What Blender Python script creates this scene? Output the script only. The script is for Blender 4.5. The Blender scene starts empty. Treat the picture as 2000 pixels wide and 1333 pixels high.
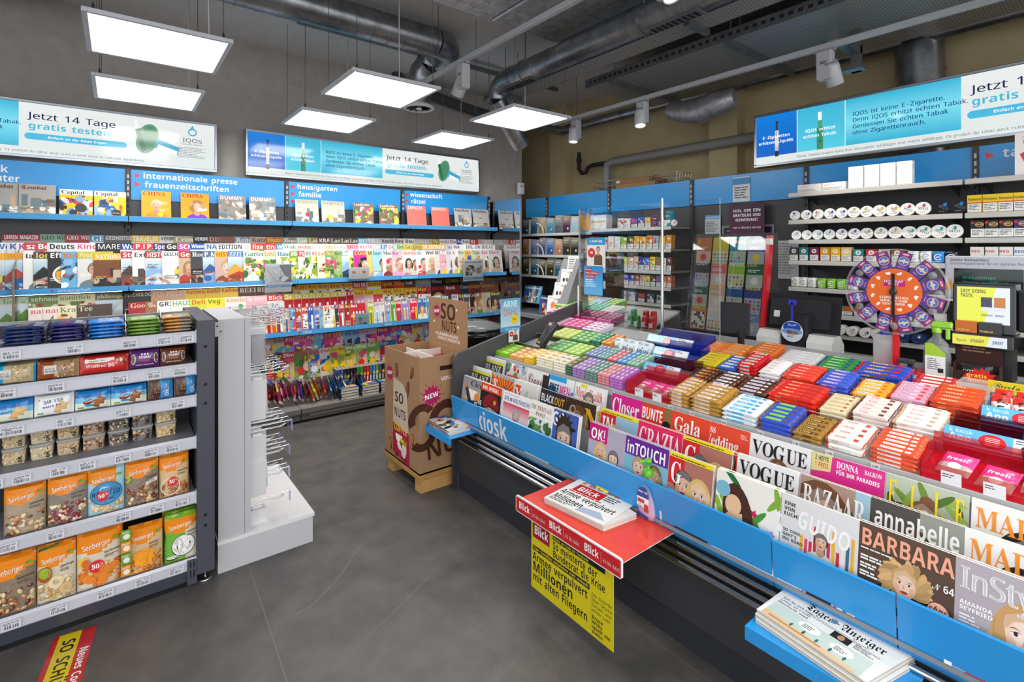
import bpy, bmesh, math, random, os
from mathutils import Vector, Matrix
C = bpy.context.scene.collection
S = bpy.context.scene
pi = math.pi
# ------------------------------------------------ camera, world, exposure
CAM_H = 1.6
F_PX, HOR, VPX = 982.9, 484.0, 2252.9
VPY = 1000 - F_PX*F_PX/(VPX-1000)
_nx = math.hypot(VPX-1000, F_PX); _ny = math.hypot(VPY-1000, F_PX)
XR, XW = (VPX-1000)/_nx, F_PX/_nx
YR, YW = (VPY-1000)/_ny, F_PX/_ny
cam = bpy.data.cameras.new('camera'); cam.lens = 36*F_PX/2000; cam.sensor_width = 36; cam.sensor_fit = 'HORIZONTAL'
cam.shift_y = -(666.5-HOR)/2000; cam.clip_start = .05
co = bpy.data.objects.new('camera', cam); C.objects.link(co)
co.location = (0, 0, CAM_H); co.rotation_euler = (pi/2, 0, -math.atan2(XW, YW)); S.camera = co
w = bpy.data.worlds.new('world'); S.world = w; w.use_nodes = True
w.node_tree.nodes['Background'].inputs[0].default_value = (.93, .96, 1, 1); w.node_tree.nodes['Background'].inputs[1].default_value = 2.3
S.view_settings.view_transform = 'Standard'; S.view_settings.look = 'None'; S.view_settings.exposure = 0.0; S.view_settings.gamma = 1
S.cycles.use_denoising = True; S.cycles.max_bounces = 8; S.cycles.diffuse_bounces = 5; S.cycles.glossy_bounces = 3
S.cycles.transparent_max_bounces = 16; S.cycles.transmission_bounces = 4; S.cycles.caustics_reflective = False; S.cycles.caustics_refractive = False
S.cycles.sample_clamp_indirect = 6
LED_L = 14.0       # radiance of the ceiling LED panels
SPOT_W = 26.0     # watts of each track spot
def ray(px, py):
 a = (px-1000)/F_PX
 return (a*XR+XW, a*YR+YW, (HOR-py)/F_PX)
def atx(px, py, x):
 d = ray(px, py); t = x/d[0]; return Vector((x, t*d[1], CAM_H+t*d[2]))
def aty(px, py, y):
 d = ray(px, py); t = y/d[1]; return Vector((t*d[0], y, CAM_H+t*d[2]))
def atz(px, py, z):
 d = ray(px, py); t = (z-CAM_H)/d[2]; return Vector((t*d[0], t*d[1], z))
DK0, DKX, DKS = .845, 2.08, .22          # the sloping sweets deck
def deck(x, off=0.): return DK0+DKS*(x-DKX)+off
def atd(px, py, off=0.):
 d = ray(px, py); t = (DK0+off-DKS*DKX-CAM_H)/(d[2]-DKS*d[0]); return Vector((t*d[0], t*d[1], CAM_H+t*d[2]))
# ------------------------------------------------ colour
_cc = {}
def lin(h):
 if isinstance(h, tuple): return h
 if h not in _cc:
  s = h.lstrip('#')
  if len(s) == 3: s = ''.join(c*2 for c in s)
  r = []
  for i in (0, 2, 4):
   v = int(s[i:i+2], 16)/255
   r.append(v/12.92 if v <= .04045 else ((v+.055)/1.055)**2.4)
  _cc[h] = tuple(r)
 return _cc[h]
def mixc(a, b, t):
 a, b = lin(a), lin(b); return tuple(a[i]*(1-t)+b[i]*t for i in range(3))
def jit(c, rng, k=.12):
 f = 1+rng.uniform(-k, k); return tuple(min(1, v*f) for v in lin(c))
# ------------------------------------------------ materials (all procedural, colour comes from the attribute Col)
def nm(name):
 m = bpy.data.materials.new(name); m.use_nodes = True
 return m, m.node_tree.nodes, m.node_tree.links, m.node_tree.nodes['Principled BSDF']
def colmat(name, rough=.5, metal=0., bump=0., bscale=60., spec=.5, coat=0., emit=0., var=0., vscale=8., alpha=1.):
 m, n, l, p = nm(name)
 a = n.new('ShaderNodeAttribute'); a.attribute_name = 'Col'
 src = a.outputs['Color']
 p.inputs['Roughness'].default_value = rough; p.inputs['Metallic'].default_value = metal
 p.inputs['Specular IOR Level'].default_value = spec; p.inputs['Coat Weight'].default_value = coat; p.inputs['Coat Roughness'].default_value = .06
 if var or bump:
  tc = n.new('ShaderNodeTexCoord')
 if var:
  nz = n.new('ShaderNodeTexNoise'); nz.inputs['Scale'].default_value = vscale; nz.inputs['Detail'].default_value = 6
  l.new(tc.outputs['Object'], nz.inputs['Vector'])
  mr = n.new('ShaderNodeMapRange'); mr.inputs[3].default_value = 1-var; mr.inputs[4].default_value = 1+var
  l.new(nz.outputs['Fac'], mr.inputs[0])
  mx = n.new('ShaderNodeMix'); mx.data_type = 'RGBA'; mx.blend_type = 'MULTIPLY'; mx.inputs[0].default_value = 1
  l.new(src, mx.inputs[6]); l.new(mr.outputs[0], mx.inputs[7]); src = mx.outputs[2]
 if bump:
  nb = n.new('ShaderNodeTexNoise'); nb.inputs['Scale'].default_value = bscale; nb.inputs['Detail'].default_value = 3
  l.new(tc.outputs['Object'], nb.inputs['Vector'])
  b = n.new('ShaderNodeBump'); b.inputs['Strength'].default_value = bump; b.inputs['Distance'].default_value = .004
  l.new(nb.outputs['Fac'], b.inputs['Height']); l.new(b.outputs['Normal'], p.inputs['Normal'])
 if emit:
  p.inputs['Base Color'].default_value = (.01, .01, .01, 1)
  l.new(src, p.inputs['Emission Color']); p.inputs['Emission Strength'].default_value = emit
 else:
  l.new(src, p.inputs['Base Color'])
 if alpha < 1: p.inputs['Alpha'].default_value = alpha
 return m
M = {}
M['print'] = colmat('coated_paper', .38, spec=.35)
M['paper'] = colmat('newsprint', .85, spec=.15, var=.05, vscale=40)
M['pages'] = colmat('page_edges', .8, spec=.2, var=.12, vscale=300)
M['film'] = colmat('plastic_film', .2, bump=.55, bscale=45, spec=.5)
M['gloss'] = colmat('glossy_plastic', .15, spec=.5)
M['satin'] = colmat('painted_steel', .42, spec=.4, var=.03, vscale=5)
M['blue'] = colmat('blue_lacquered_sheet', .22, spec=.5, var=.03, vscale=3)
M['matte'] = colmat('matte_plastic', .6, spec=.3)
M['card'] = colmat('cardboard', .75, spec=.2, var=.06, vscale=25)
M['wood'] = colmat('raw_pine', .7, spec=.2, var=.18, vscale=18)
M['metal'] = colmat('brushed_metal', .3, metal=1., var=.06, vscale=20)
M['chrome'] = colmat('chrome', .12, metal=1.)
M['emit'] = colmat('backlit_print', .12, emit=1.0)
M['nuts'] = colmat('nut_filling', .5, var=.2, vscale=60)
M['tint'] = colmat('tinted_acrylic', .08, alpha=.5)
M['gel'] = colmat('tinted_gel', .1, alpha=.8)
M['clearpk'] = colmat('clear_plastic_pack', .1, alpha=.28)
def thin_glass():
 m, n, l, p = nm('clear_acrylic'); n.remove(p)
 t = n.new('ShaderNodeBsdfTransparent'); t.inputs[0].default_value = (.97, .98, .98, 1)
 g = n.new('ShaderNodeBsdfGlossy'); g.inputs['Roughness'].default_value = .02; g.inputs[0].default_value = (1, 1, 1, 1)
 f = n.new('ShaderNodeFresnel'); f.inputs[0].default_value = 1.45
 a = n.new('ShaderNodeMath'); a.operation = 'MULTIPLY'; a.inputs[1].default_value = .9; l.new(f.outputs[0], a.inputs[0])
 x = n.new('ShaderNodeMixShader'); l.new(a.outputs[0], x.inputs[0]); l.new(t.outputs[0], x.inputs[1]); l.new(g.outputs[0], x.inputs[2])
 l.new(x.outputs[0], n['Material Output'].inputs[0]); return m
M['glass'] = thin_glass()
def led_mat():
 m, n, l, p = nm('led_diffuser'); e = n.new('ShaderNodeEmission'); e.inputs[0].default_value = (1, .985, .95, 1); e.inputs[1].default_value = LED_L
 l.new(e.outputs[0], n['Material Output'].inputs[0]); return m
M['led'] = led_mat()
def spot_mat():
 m, n, l, p = nm('spot_lens'); e = n.new('ShaderNodeEmission'); e.inputs[0].default_value = (1, .95, .85, 1); e.inputs[1].default_value = 9
 l.new(e.outputs[0], n['Material Output'].inputs[0]); return m
M['lens'] = spot_mat()
def surf(name, c0, c1, scale, rough, bump, bscale, spec=.3, det=8, metal=0., stretch=None):
 m, n, l, p = nm(name)
 tc = n.new('ShaderNodeTexCoord'); nz = n.new('ShaderNodeTexNoise'); nz.inputs['Scale'].default_value = scale; nz.inputs['Detail'].default_value = det; nz.inputs['Roughness'].default_value = .65
 v = tc.outputs['Object']
 if stretch:
  mp = n.new('ShaderNodeMapping'); mp.inputs['Scale'].default_value = stretch; l.new(v, mp.inputs[0]); v = mp.outputs[0]
 l.new(v, nz.inputs['Vector'])
 r = n.new('ShaderNodeValToRGB'); r.color_ramp.elements[0].position = .32; r.color_ramp.elements[1].position = .68
 r.color_ramp.elements[0].color = (*lin(c0), 1); r.color_ramp.elements[1].color = (*lin(c1), 1)
 l.new(nz.outputs['Fac'], r.inputs[0]); l.new(r.outputs[0], p.inputs['Base Color'])
 p.inputs['Roughness'].default_value = rough; p.inputs['Specular IOR Level'].default_value = spec; p.inputs['Metallic'].default_value = metal
 nb = n.new('ShaderNodeTexNoise'); nb.inputs['Scale'].default_value = bscale; nb.inputs['Detail'].default_value = 4; l.new(v, nb.inputs['Vector'])
 b = n.new('ShaderNodeBump'); b.inputs['Strength'].default_value = bump; b.inputs['Distance'].default_value = .006
 l.new(nb.outputs['Fac'], b.inputs['Height']); l.new(b.outputs['Normal'], p.inputs['Normal'])
 return m
M['floor'] = surf('floor_vinyl', '#4f4e4d', '#686461', 5.5, .42, .12, 90, .35)
M['wall'] = surf('wall_plaster', '#aaa49e', '#b8b2ac', 9, .9, .25, 60, .1)
M['wallb'] = surf('wall_concrete', '#bba980', '#c9b890', 4, .9, .2, 50, .1)
M['ceil'] = surf('ceiling_plaster', '#d2d0cd', '#dcdad7', 7, .9, .2, 45, .1)
M['foil'] = surf('foil_insulation', '#a9abb0', '#dddee0', 14, .45, .9, 26, .5, metal=.85)
M['duct'] = surf('galvanised_sheet', '#7d7f82', '#a9abae', 7, .34, .1, 40, .5, metal=.95)
M['tray'] = surf('galvanised_tray', '#77797b', '#8f9193', 9, .42, .06, 30, .5, metal=.8)
M['dark'] = surf('dark_backing', '#2b2b2d', '#333335', 8, .7, .05, 30, .2)
# ------------------------------------------------ mesh builder
class MB:
 def __init__(s): s.v = []; s.f = []; s.c = []; s.m = []; s.s = []; s.mats = []; s.X = None
 def mi(s, mat):
  mat = M[mat] if isinstance(mat, str) else mat
  if mat not in s.mats: s.mats.append(mat)
  return s.mats.index(mat)
 def face(s, pts, col, mat='satin', sm=False):
  k = len(s.v)
  X = s.X
  for p in pts: s.v.append(tuple(X @ Vector(p)) if X else tuple(p))
  s.f.append(tuple(range(k, k+len(pts))))
  if isinstance(col, list): s.c.append([lin(c) for c in col])
  else: s.c.append([lin(col)]*len(pts))
  s.m.append(s.mi(mat)); s.s.append(sm)
 def mesh(s, verts, faces, col, mat='satin', sm=False):
  k = len(s.v); X = s.X
  for p in verts: s.v.append(tuple(X @ Vector(p)) if X else tuple(p))
  c = lin(col); mi = s.mi(mat)
  for f in faces:
   s.f.append(tuple(i+k for i in f)); s.c.append([c]*len(f)); s.m.append(mi); s.s.append(sm)
 def box(s, x0, y0, z0, x1, y1, z1, col, mat='satin'):
  if x0 > x1: x0, x1 = x1, x0
  if y0 > y1: y0, y1 = y1, y0
  if z0 > z1: z0, z1 = z1, z0
  v = [(x0,y0,z0),(x1,y0,z0),(x1,y1,z0),(x0,y1,z0),(x0,y0,z1),(x1,y0,z1),(x1,y1,z1),(x0,y1,z1)]
  s.mesh(v, [(3,2,1,0),(4,5,6,7),(0,1,5,4),(1,2,6,5),(2,3,7,6),(3,0,4,7)], col, mat)
 def rbox(s, x0, y0, z0, x1, y1, z1, col, mat='satin', b=.004, seg=1):
  bm = bmesh.new(); bmesh.ops.create_cube(bm, size=1)
  for v in bm.verts: v.co = ((x0+x1)/2+v.co.x*(x1-x0), (y0+y1)/2+v.co.y*(y1-y0), (z0+z1)/2+v.co.z*(z1-z0))
  bmesh.ops.bevel(bm, geom=bm.edges[:], offset=b, segments=seg, affect='EDGES', profile=.5)
  bm.verts.index_update(); s.mesh([v.co.copy() for v in bm.verts], [[v.index for v in f.verts] for f in bm.faces], col, mat, seg > 1); bm.free()
 def prism(s, prof, axis, a0, a1, col, mat='satin', sm=False):
  # prof: 2-D outline; axis 'x': (y,z), 'y': (x,z), 'z': (x,y)
  def P(p, a): return (a, p[0], p[1]) if axis == 'x' else (p[0], a, p[1]) if axis == 'y' else (p[0], p[1], a)
  n = len(prof); area = sum(prof[i][0]*prof[(i+1)%n][1]-prof[(i+1)%n][0]*prof[i][1] for i in range(n))
  if (area < 0) != (axis == 'y'): prof = prof[::-1]
  v = [P(p, a0) for p in prof]+[P(p, a1) for p in prof]
  fl = [tuple(range(n))[::-1], tuple(range(n, 2*n))]+[(i, (i+1)%n, n+(i+1)%n, n+i) for i in range(n)]
  if a1 < a0: fl = [f[::-1] for f in fl]
  s.mesh(v, fl[:2], col, mat); k = len(s.v)-2*n; c = lin(col); mi = s.mi(mat)
  for f in fl[2:]: s.f.append(tuple(i+k for i in f)); s.c.append([c]*4); s.m.append(mi); s.s.append(sm)
 def tube(s, pts, r, n=10, col='#fff', mat='metal', caps=True, sm=True):
  pts = [Vector(p) for p in pts]; rs = r if isinstance(r, (list, tuple)) else [r]*len(pts)
  up = None; rings = []
  for i, p in enumerate(pts):
   d = (pts[min(i+1, len(pts)-1)]-pts[max(i-1, 0)]).normalized()
   if up is None: up = d.orthogonal().normalized()
   up = (up-d*up.dot(d)).normalized(); q = d.cross(up)
   rings.append([p+up*(rs[i]*math.cos(2*pi*k/n))+q*(rs[i]*math.sin(2*pi*k/n)) for k in range(n)])
  v = [a for b in rings for a in b]
  s.mesh(v, [(i*n+k, i*n+(k+1)%n, (i+1)*n+(k+1)%n, (i+1)*n+k) for i in range(len(pts)-1) for k in range(n)], col, mat, sm)
  if caps: s.face(rings[0][::-1], col, mat); s.face(rings[-1], col, mat)
 def lathe(s, prof, n=20, col='#fff', mat='gloss', o=(0,0,0), sm=True, caps=True):
  # prof [(r,z)] from the bottom up; sx,sy squash handled by X
  rings = [[(o[0]+r*math.cos(2*pi*k/n), o[1]+r*math.sin(2*pi*k/n), o[2]+z) for k in range(n)] for r, z in prof]
  v = [a for b in rings for a in b]
  s.mesh(v, [(i*n+k, i*n+(k+1)%n, (i+1)*n+(k+1)%n, (i+1)*n+k) for i in range(len(prof)-1) for k in range(n)], col, mat, sm)
  if caps: s.face(rings[0][::-1], col, mat); s.face(rings[-1], col, mat)
 def data(s, name):
  me = bpy.data.meshes.new(name); me.from_pydata(s.v, [], s.f)
  for m in s.mats: me.materials.append(m)
  me.polygons.foreach_set('material_index', s.m); me.polygons.foreach_set('use_smooth', s.s)
  a = me.color_attributes.new('Col', 'FLOAT_COLOR', 'CORNER')
  a.data.foreach_set('color', [x for f in s.c for c in f for x in (c[0], c[1], c[2], 1.)])
  me.update(); return me
 def build(s, name, parent=None, loc=None):
  if loc is not None:
   L = Vector(loc); s.v = [(v[0]-L.x, v[1]-L.y, v[2]-L.z) for v in s.v]
  o = bpy.data.objects.new(name, s.data(name)); C.objects.link(o)
  if loc is not None: o.location = loc
  if parent is not None: o.parent = parent
  return o
def tag(o, label, cat=None, group=None, kind=None):
 if label: o['label'] = label
 if cat: o['category'] = cat
 if group: o['group'] = group
 if kind: o['kind'] = kind
 return o
def thing(name, label, cat, loc=(0,0,0), rot=(0,0,0), group=None):
 o = bpy.data.objects.new(name, None); C.objects.link(o); o.location = loc; o.rotation_euler = rot; o.empty_display_size = .05
 return tag(o, label, cat, group)
def struct(mb, name):
 o = mb.build(name); o['kind'] = 'structure'; return o
_kids = {}
def dup(o, loc=None, rot=None, label=None, group=None):
 c = o.copy(); C.objects.link(c)
 if loc is not None: c.location = loc
 if rot is not None: c.rotation_euler = rot
 if label: c['label'] = label
 if group: c['group'] = group
 for k in o.children:
  d = k.copy(); C.objects.link(d); d.parent = c
  for g in k.children:
   e = g.copy(); C.objects.link(e); e.parent = d
 return c
_o = 'zeroth first second third fourth fifth sixth seventh eighth ninth tenth eleventh twelfth thirteenth fourteenth fifteenth sixteenth seventeenth eighteenth nineteenth'.split()
_t = {2:'twent',3:'thirt',4:'fort',5:'fift',6:'sixt',7:'sevent',8:'eight',9:'ninet'}
def nth(i):
 if i < 20: return _o[i]
 if i < 100: return _t[i//10]+('ieth' if i%10 == 0 else 'y-'+_o[i%10])
 return 'hundredth' if i == 100 else 'hundred-and-'+nth(i-100)
# ------------------------------------------------ lettering: glyph outlines of Blender's own fonts
_fp = bpy.utils.system_resource('DATAFILES', path='fonts')
def _font(f):
 try: return bpy.data.fonts.load(os.path.join(_fp, f))
 except Exception: return None
FM, FI = _font('NotoSansMath-Regular.woff2'), _font('Inter.woff2')
MAPS = {'sans': (0x1D5A0, 0x1D5BA, 0x1D7E2), 'bold': (0x1D5D4, 0x1D5EE, 0x1D7EC), 'serif': (0x1D400, 0x1D41A, 0x1D7CE), 'frak': (0x1D56C, 0x1D586, None), 'script': (0x1D4D0, 0x1D4EA, None)}
UML = {'ä':'a','ö':'o','ü':'u','Ä':'A','Ö':'O','Ü':'U','é':'e','è':'e','à':'a','ï':'i'}
def _mapc(ch, font):
 u, lo, d = MAPS[font]
 if FM is None: return ch, FI
 if 'A' <= ch <= 'Z': return chr(u+ord(ch)-65), FM
 if 'a' <= ch <= 'z': return chr(lo+ord(ch)-97), FM
 if '0' <= ch <= '9' and d: return chr(d+ord(ch)-48), FM
 return ch, FI
GL = {}
def load_glyphs():
 jobs = []
 letters = 'ABCDEFGHIJKLMNOPQRSTUVWXYZabcdefghijklmnopqrstuvwxyz'
 for font in MAPS:
  for ch in letters+("0123456789.,:;!?-+&/%'*" if font != 'script' and font != 'frak' else ''): jobs.append((font, ch))
 tmp = []
 def mk(txt, f):
  c = bpy.data.curves.new('glyph', 'FONT'); c.body = txt; c.resolution_u = 3
  if f: c.font = f
  o = bpy.data.objects.new('glyph', c); C.objects.link(o); tmp.append(o); return o
 refs = {}
 for f in (FM, FI): refs[f] = mk('|', f)
 obs = []
 for font, ch in jobs:
  g, f = _mapc(ch, font); obs.append((font, ch, f, mk(g, f), mk(g+'|', f)))
 bpy.context.view_layer.update(); dg = bpy.context.evaluated_depsgraph_get()
 def me(o): return bpy.data.meshes.new_from_object(o.evaluated_get(dg))
 rx = {f: max((v.co.x for v in me(o).vertices), default=.2) for f, o in refs.items()}
 for font, ch, f, a, b in obs:
  m = me(a); mb = me(b)
  adv = max((v.co.x for v in mb.vertices), default=.5)-rx[f]
  GL[(font, ch)] = ([(v.co.x, v.co.y) for v in m.vertices], [tuple(p.vertices) for p in m.polygons], adv)
  bpy.data.meshes.remove(m); bpy.data.meshes.remove(mb)
 for o in tmp:
  c = o.data; bpy.data.objects.remove(o); bpy.data.curves.remove(c)
load_glyphs()
CAP = {f: max(v[1] for v in GL[(f, 'H')][0]) for f in MAPS}
def layout(txt, font):
 out = []; x = 0
 for ch in txt:
  if ch == ' ': x += .27; continue
  um = ch in UML and UML[ch]; c = um or ch
  g = GL.get((font, c)) or GL.get(('bold' if font in ('frak', 'script') else font, c)) or GL.get(('sans', c))
  if g is None: x += .3; continue
  out.append((x, g));
  if um and ch not in 'éèà':
   top = max(v[1] for v in g[0])+.06; cx = g[2]/2
   for dx in (-.13, .04): out.append((x+cx+dx, ([(0,top),(.1,top),(.1,top+.1),(0,top+.1)], [(0,1,2,3)], 0)))
  x += g[2]
 return out, x
# ------------------------------------------------ printing flat art on a face
class Art:
 def __init__(s, mb, O, U, V, mat='print', step=3e-5, base=6e-5):
  s.mb = mb; s.O = Vector(O); s.U = Vector(U).normalized(); s.V = Vector(V).normalized(); s.N = s.U.cross(s.V); s.mat = mat; s.k = 0; s.step = step; s.base = base; s.clip = None
 def P(s, x, y, d): return s.O+s.U*x+s.V*y+s.N*d
 def off(s): s.k += 1; return s.base+s.step*s.k
 def poly(s, pts, col, same=False):
  if s.clip: pts = clip(pts, s.clip)
  if len(pts) < 3: return
  n = len(pts); a = sum(pts[i][0]*pts[(i+1)%n][1]-pts[(i+1)%n][0]*pts[i][1] for i in range(n))
  if a < 0:
   pts = pts[::-1]
  d = s.base+s.step*s.k if same else s.off()
  s.mb.face([s.P(x, y, d) for x, y in pts], col, s.mat)
 def rect(s, x, y, w, h, col, col2=None, same=False):
  if s.clip:
   a, b, c, d = s.clip; x1, y1 = min(x+w, c), min(y+h, d); x, y = max(x, a), max(y, b); w, h = x1-x, y1-y
   if w <= 0 or h <= 0: return
  d = s.base+s.step*s.k if same else s.off()
  s.mb.face([s.P(x, y, d), s.P(x+w, y, d), s.P(x+w, y+h, d), s.P(x, y+h, d)], [col, col, col2, col2] if col2 else col, s.mat)
 def ell(s, cx, cy, rx, ry, col, n=16, rot=0., same=False, a0=0., a1=2*pi):
  c, q = math.cos(rot), math.sin(rot); pts = []
  for i in range(n if a1-a0 > 6.28 else n+1):
   t = a0+(a1-a0)*i/n; x, y = rx*math.cos(t), ry*math.sin(t); pts.append((cx+x*c-y*q, cy+x*q+y*c))
  s.poly(pts, col, same)
 def ring(s, cx, cy, r0, r1, col, n=24, a0=0., a1=2*pi):
  d = s.off()
  for i in range(n):
   t, u = a0+(a1-a0)*i/n, a0+(a1-a0)*(i+1)/n
   s.mb.face([s.P(cx+r*math.cos(q), cy+r*math.sin(q), d) for r, q in ((r0, t), (r1, t), (r1, u), (r0, u))], col, s.mat)
 def line(s, pts, wd, col):
  d = s.off()
  for (x0, y0), (x1, y1) in zip(pts, pts[1:]):
   l = math.hypot(x1-x0, y1-y0) or 1; nx, ny = -(y1-y0)/l*wd/2, (x1-x0)/l*wd/2
   s.mb.face([s.P(x0-nx, y0-ny, d), s.P(x1-nx, y1-ny, d), s.P(x1+nx, y1+ny, d), s.P(x0+nx, y0+ny, d)], col, s.mat)
 def star(s, cx, cy, r0, r1, n, col):
  s_ = s; d = s.off()
  pts = [(cx+(r1 if i%2 else r0)*math.cos(pi*i/n), cy+(r1 if i%2 else r0)*math.sin(pi*i/n)) for i in range(2*n)]
  for i in range(2*n): s.mb.face([s.P(cx, cy, d), s.P(*pts[i], d), s.P(*pts[(i+1)%(2*n)], d)], col, s.mat)
 def text(s, x, y, h, txt, col, font='bold', w=None, al='l', rot=0., maxw=None, rep=0, sx=1.):
  gl, tw = layout(txt, font)
  if not gl: return 0
  sc = h/CAP[font]; kx = sc*sx
  if w: kx = w/max(tw, .01)
  if maxw and tw*kx > maxw: kx = maxw/tw
  W = tw*kx; x0 = {'l': 0, 'c': -W/2, 'r': -W}[al]
  c, q = math.cos(rot), math.sin(rot); d = s.off()
  mi = s.mb.mi(s.mat); cl = lin(col); mb = s.mb; cb = s.clip
  for dx in range(rep+1):
   for gx, (vs, fs, _) in gl:
    k = len(mb.v); o = []
    for vx, vy in vs:
     X, Y = x0+(gx+vx)*kx+dx*h*.035, vy*sc
     X, Y = x+X*c-Y*q, y+X*q+Y*c
     if cb: X = min(max(X, cb[0]), cb[2]); Y = min(max(Y, cb[1]), cb[3])
     p = s.P(X, Y, d); o.append(tuple(mb.X @ p) if mb.X else tuple(p))
    mb.v += o
    for f in fs: mb.f.append(tuple(i+k for i in f)); mb.c.append([cl]*len(f)); mb.m.append(mi); mb.s.append(False)
  return W
 def lines(s, x, y, w, n, lh, col, rng, t=.45, al='l'):
  d0 = s.off()
  for i in range(n):
   ww = w*rng.uniform(.6, 1); xx = x if al == 'l' else x+w-ww
   while ww > 0:
    q = min(ww, lh*rng.uniform(1.2, 3.2)); s.rect(xx, y-i*lh, q*.88, lh*t, col, same=True); xx += q; ww -= q
def clip(pts, b):
 for ax, lim, sg in ((0, b[0], 1), (1, b[1], 1), (0, b[2], -1), (1, b[3], -1)):
  out = []
  for i in range(len(pts)):
   p, q = pts[i-1], pts[i]; a, e = (p[ax]-lim)*sg >= 0, (q[ax]-lim)*sg >= 0
   if a != e:
    t = (lim-p[ax])/(q[ax]-p[ax]); out.append((p[0]+(q[0]-p[0])*t, p[1]+(q[1]-p[1])*t))
   if e: out.append(q)
  pts = out
  if not pts: return []
 return pts
SKIN = ['#e8b896', '#d9a07c', '#f0c9ae', '#c98c66', '#e3ac88']
HAIR = ['#3a2418', '#6b4426', '#c79a55', '#1d1613', '#a8753f', '#8a5a30', '#dcb878']
def blobs(A, x, y, w, h, pal, n, rng, s=.16):
 A0 = A.clip; A.clip = (x, y, x+w, y+h)
 for i in range(n):
  r = s*w*rng.uniform(.3, 1.2); A.ell(x+rng.random()*w, y+rng.random()*h, r, r*rng.uniform(.3, 1), jit(rng.choice(pal), rng, .25), 8, rng.random()*3)
 A.clip = A0
def face(A, cx, cy, s, rng=None, hair='#3a2418', skin='#e3ac88', cloth='#444', style='long', box=None, lip='#b8404a', beard=False, eyes=True):
 # cx,cy: middle of the face, s: face height
 A0 = A.clip; A.clip = box or A0
 sk2 = mixc(skin, '#8a4a30', .35); sk3 = mixc(skin, '#ffffff', .18); hr2 = mixc(hair, '#ffffff', .16)
 if style == 'long':
  A.ell(cx, cy-.12*s, .56*s, .82*s, hair, 18); A.ell(cx-.42*s, cy-.55*s, .2*s, .5*s, hr2, 12, .2); A.ell(cx+.42*s, cy-.55*s, .2*s, .5*s, hair, 12, -.2)
 elif style == 'short': A.ell(cx, cy+.12*s, .45*s, .53*s, hair, 16)
 elif style == 'bun': A.ell(cx, cy+.14*s, .44*s, .5*s, hair, 16); A.ell(cx+.1*s, cy+.66*s, .2*s, .18*s, hair, 12)
 elif style == 'curly':
  for i in range(14): A.ell(cx+.5*s*math.cos(i*.75), cy+.02*s+.55*s*math.sin(i*.75), .24*s, .22*s, hr2 if i%3 == 0 else hair, 9)
 A.ell(cx, cy-1.25*s, .95*s, .55*s, cloth, 18); A.rect(cx-.95*s, cy-2.6*s, 1.9*s, 1.35*s, cloth)
 A.poly([(cx-.2*s, cy-.3*s), (cx+.2*s, cy-.3*s), (cx+.26*s, cy-.82*s), (cx, cy-1.0*s), (cx-.26*s, cy-.82*s)], sk2)
 A.ell(cx, cy, .355*s, .5*s, skin, 20); A.ell(cx+.05*s, cy+.06*s, .27*s, .38*s, sk3, 16)
 A.ell(cx-.24*s, cy-.16*s, .1*s, .16*s, mixc(skin, '#c0503c', .18), 10); A.ell(cx+.24*s, cy-.16*s, .09*s, .16*s, mixc(skin, '#c0503c', .14), 10)
 if beard: A.ell(cx, cy-.3*s, .31*s, .22*s, mixc(hair, skin, .3), 14); A.ell(cx, cy-.12*s, .25*s, .12*s, sk3, 12)
 if eyes:
  for q in (-1, 1):
   A.ell(cx+q*.155*s, cy+.055*s, .085*s, .042*s, '#f3ece6', 10); A.ell(cx+q*.15*s, cy+.055*s, .036*s, .04*s, '#2c2320', 10)
   A.poly([(cx+q*.06*s, cy+.105*s), (cx+q*.15*s, cy+.115*s), (cx+q*.25*s, cy+.06*s), (cx+q*.16*s, cy+.085*s)], '#2a1a14')
   A.poly([(cx+q*.06*s, cy+.15*s), (cx+q*.18*s, cy+.19*s), (cx+q*.27*s, cy+.14*s), (cx+q*.17*s, cy+.16*s)], mixc(hair, '#2a1a14', .6))
  A.poly([(cx-.02*s, cy+.03*s), (cx+.035*s, cy-.13*s), (cx-.06*s, cy-.14*s)], sk2)
  A.ell(cx, cy-.255*s, .125*s, .05*s, lip, 12); A.rect(cx-.11*s, cy-.259*s, .22*s, .012*s, mixc(lip, '#300', .6))
 if style in ('long', 'bun', 'curly'):
  A.poly([(cx-.37*s, cy+.02*s), (cx-.33*s, cy+.36*s), (cx, cy+.58*s), (cx+.33*s, cy+.36*s), (cx+.37*s, cy+.02*s), (cx+.3*s, cy+.22*s), (cx+.08*s, cy+.4*s), (cx-.18*s, cy+.3*s)], hr2)
  if style != 'bun':
   A.ell(cx-.39*s, cy-.2*s, .1*s, .5*s, hair, 12, .06); A.ell(cx+.4*s, cy-.25*s, .11*s, .55*s, hr2, 12, -.06)
 elif style == 'short':
  A.poly([(cx-.4*s, cy+.08*s), (cx-.36*s, cy+.42*s), (cx-.1*s, cy+.64*s), (cx+.25*s, cy+.58*s), (cx+.39*s, cy+.3*s), (cx+.38*s, cy+.06*s), (cx+.3*s, cy+.28*s), (cx, cy+.36*s), (cx-.3*s, cy+.26*s)], hr2)
 A.clip = A0
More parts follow.
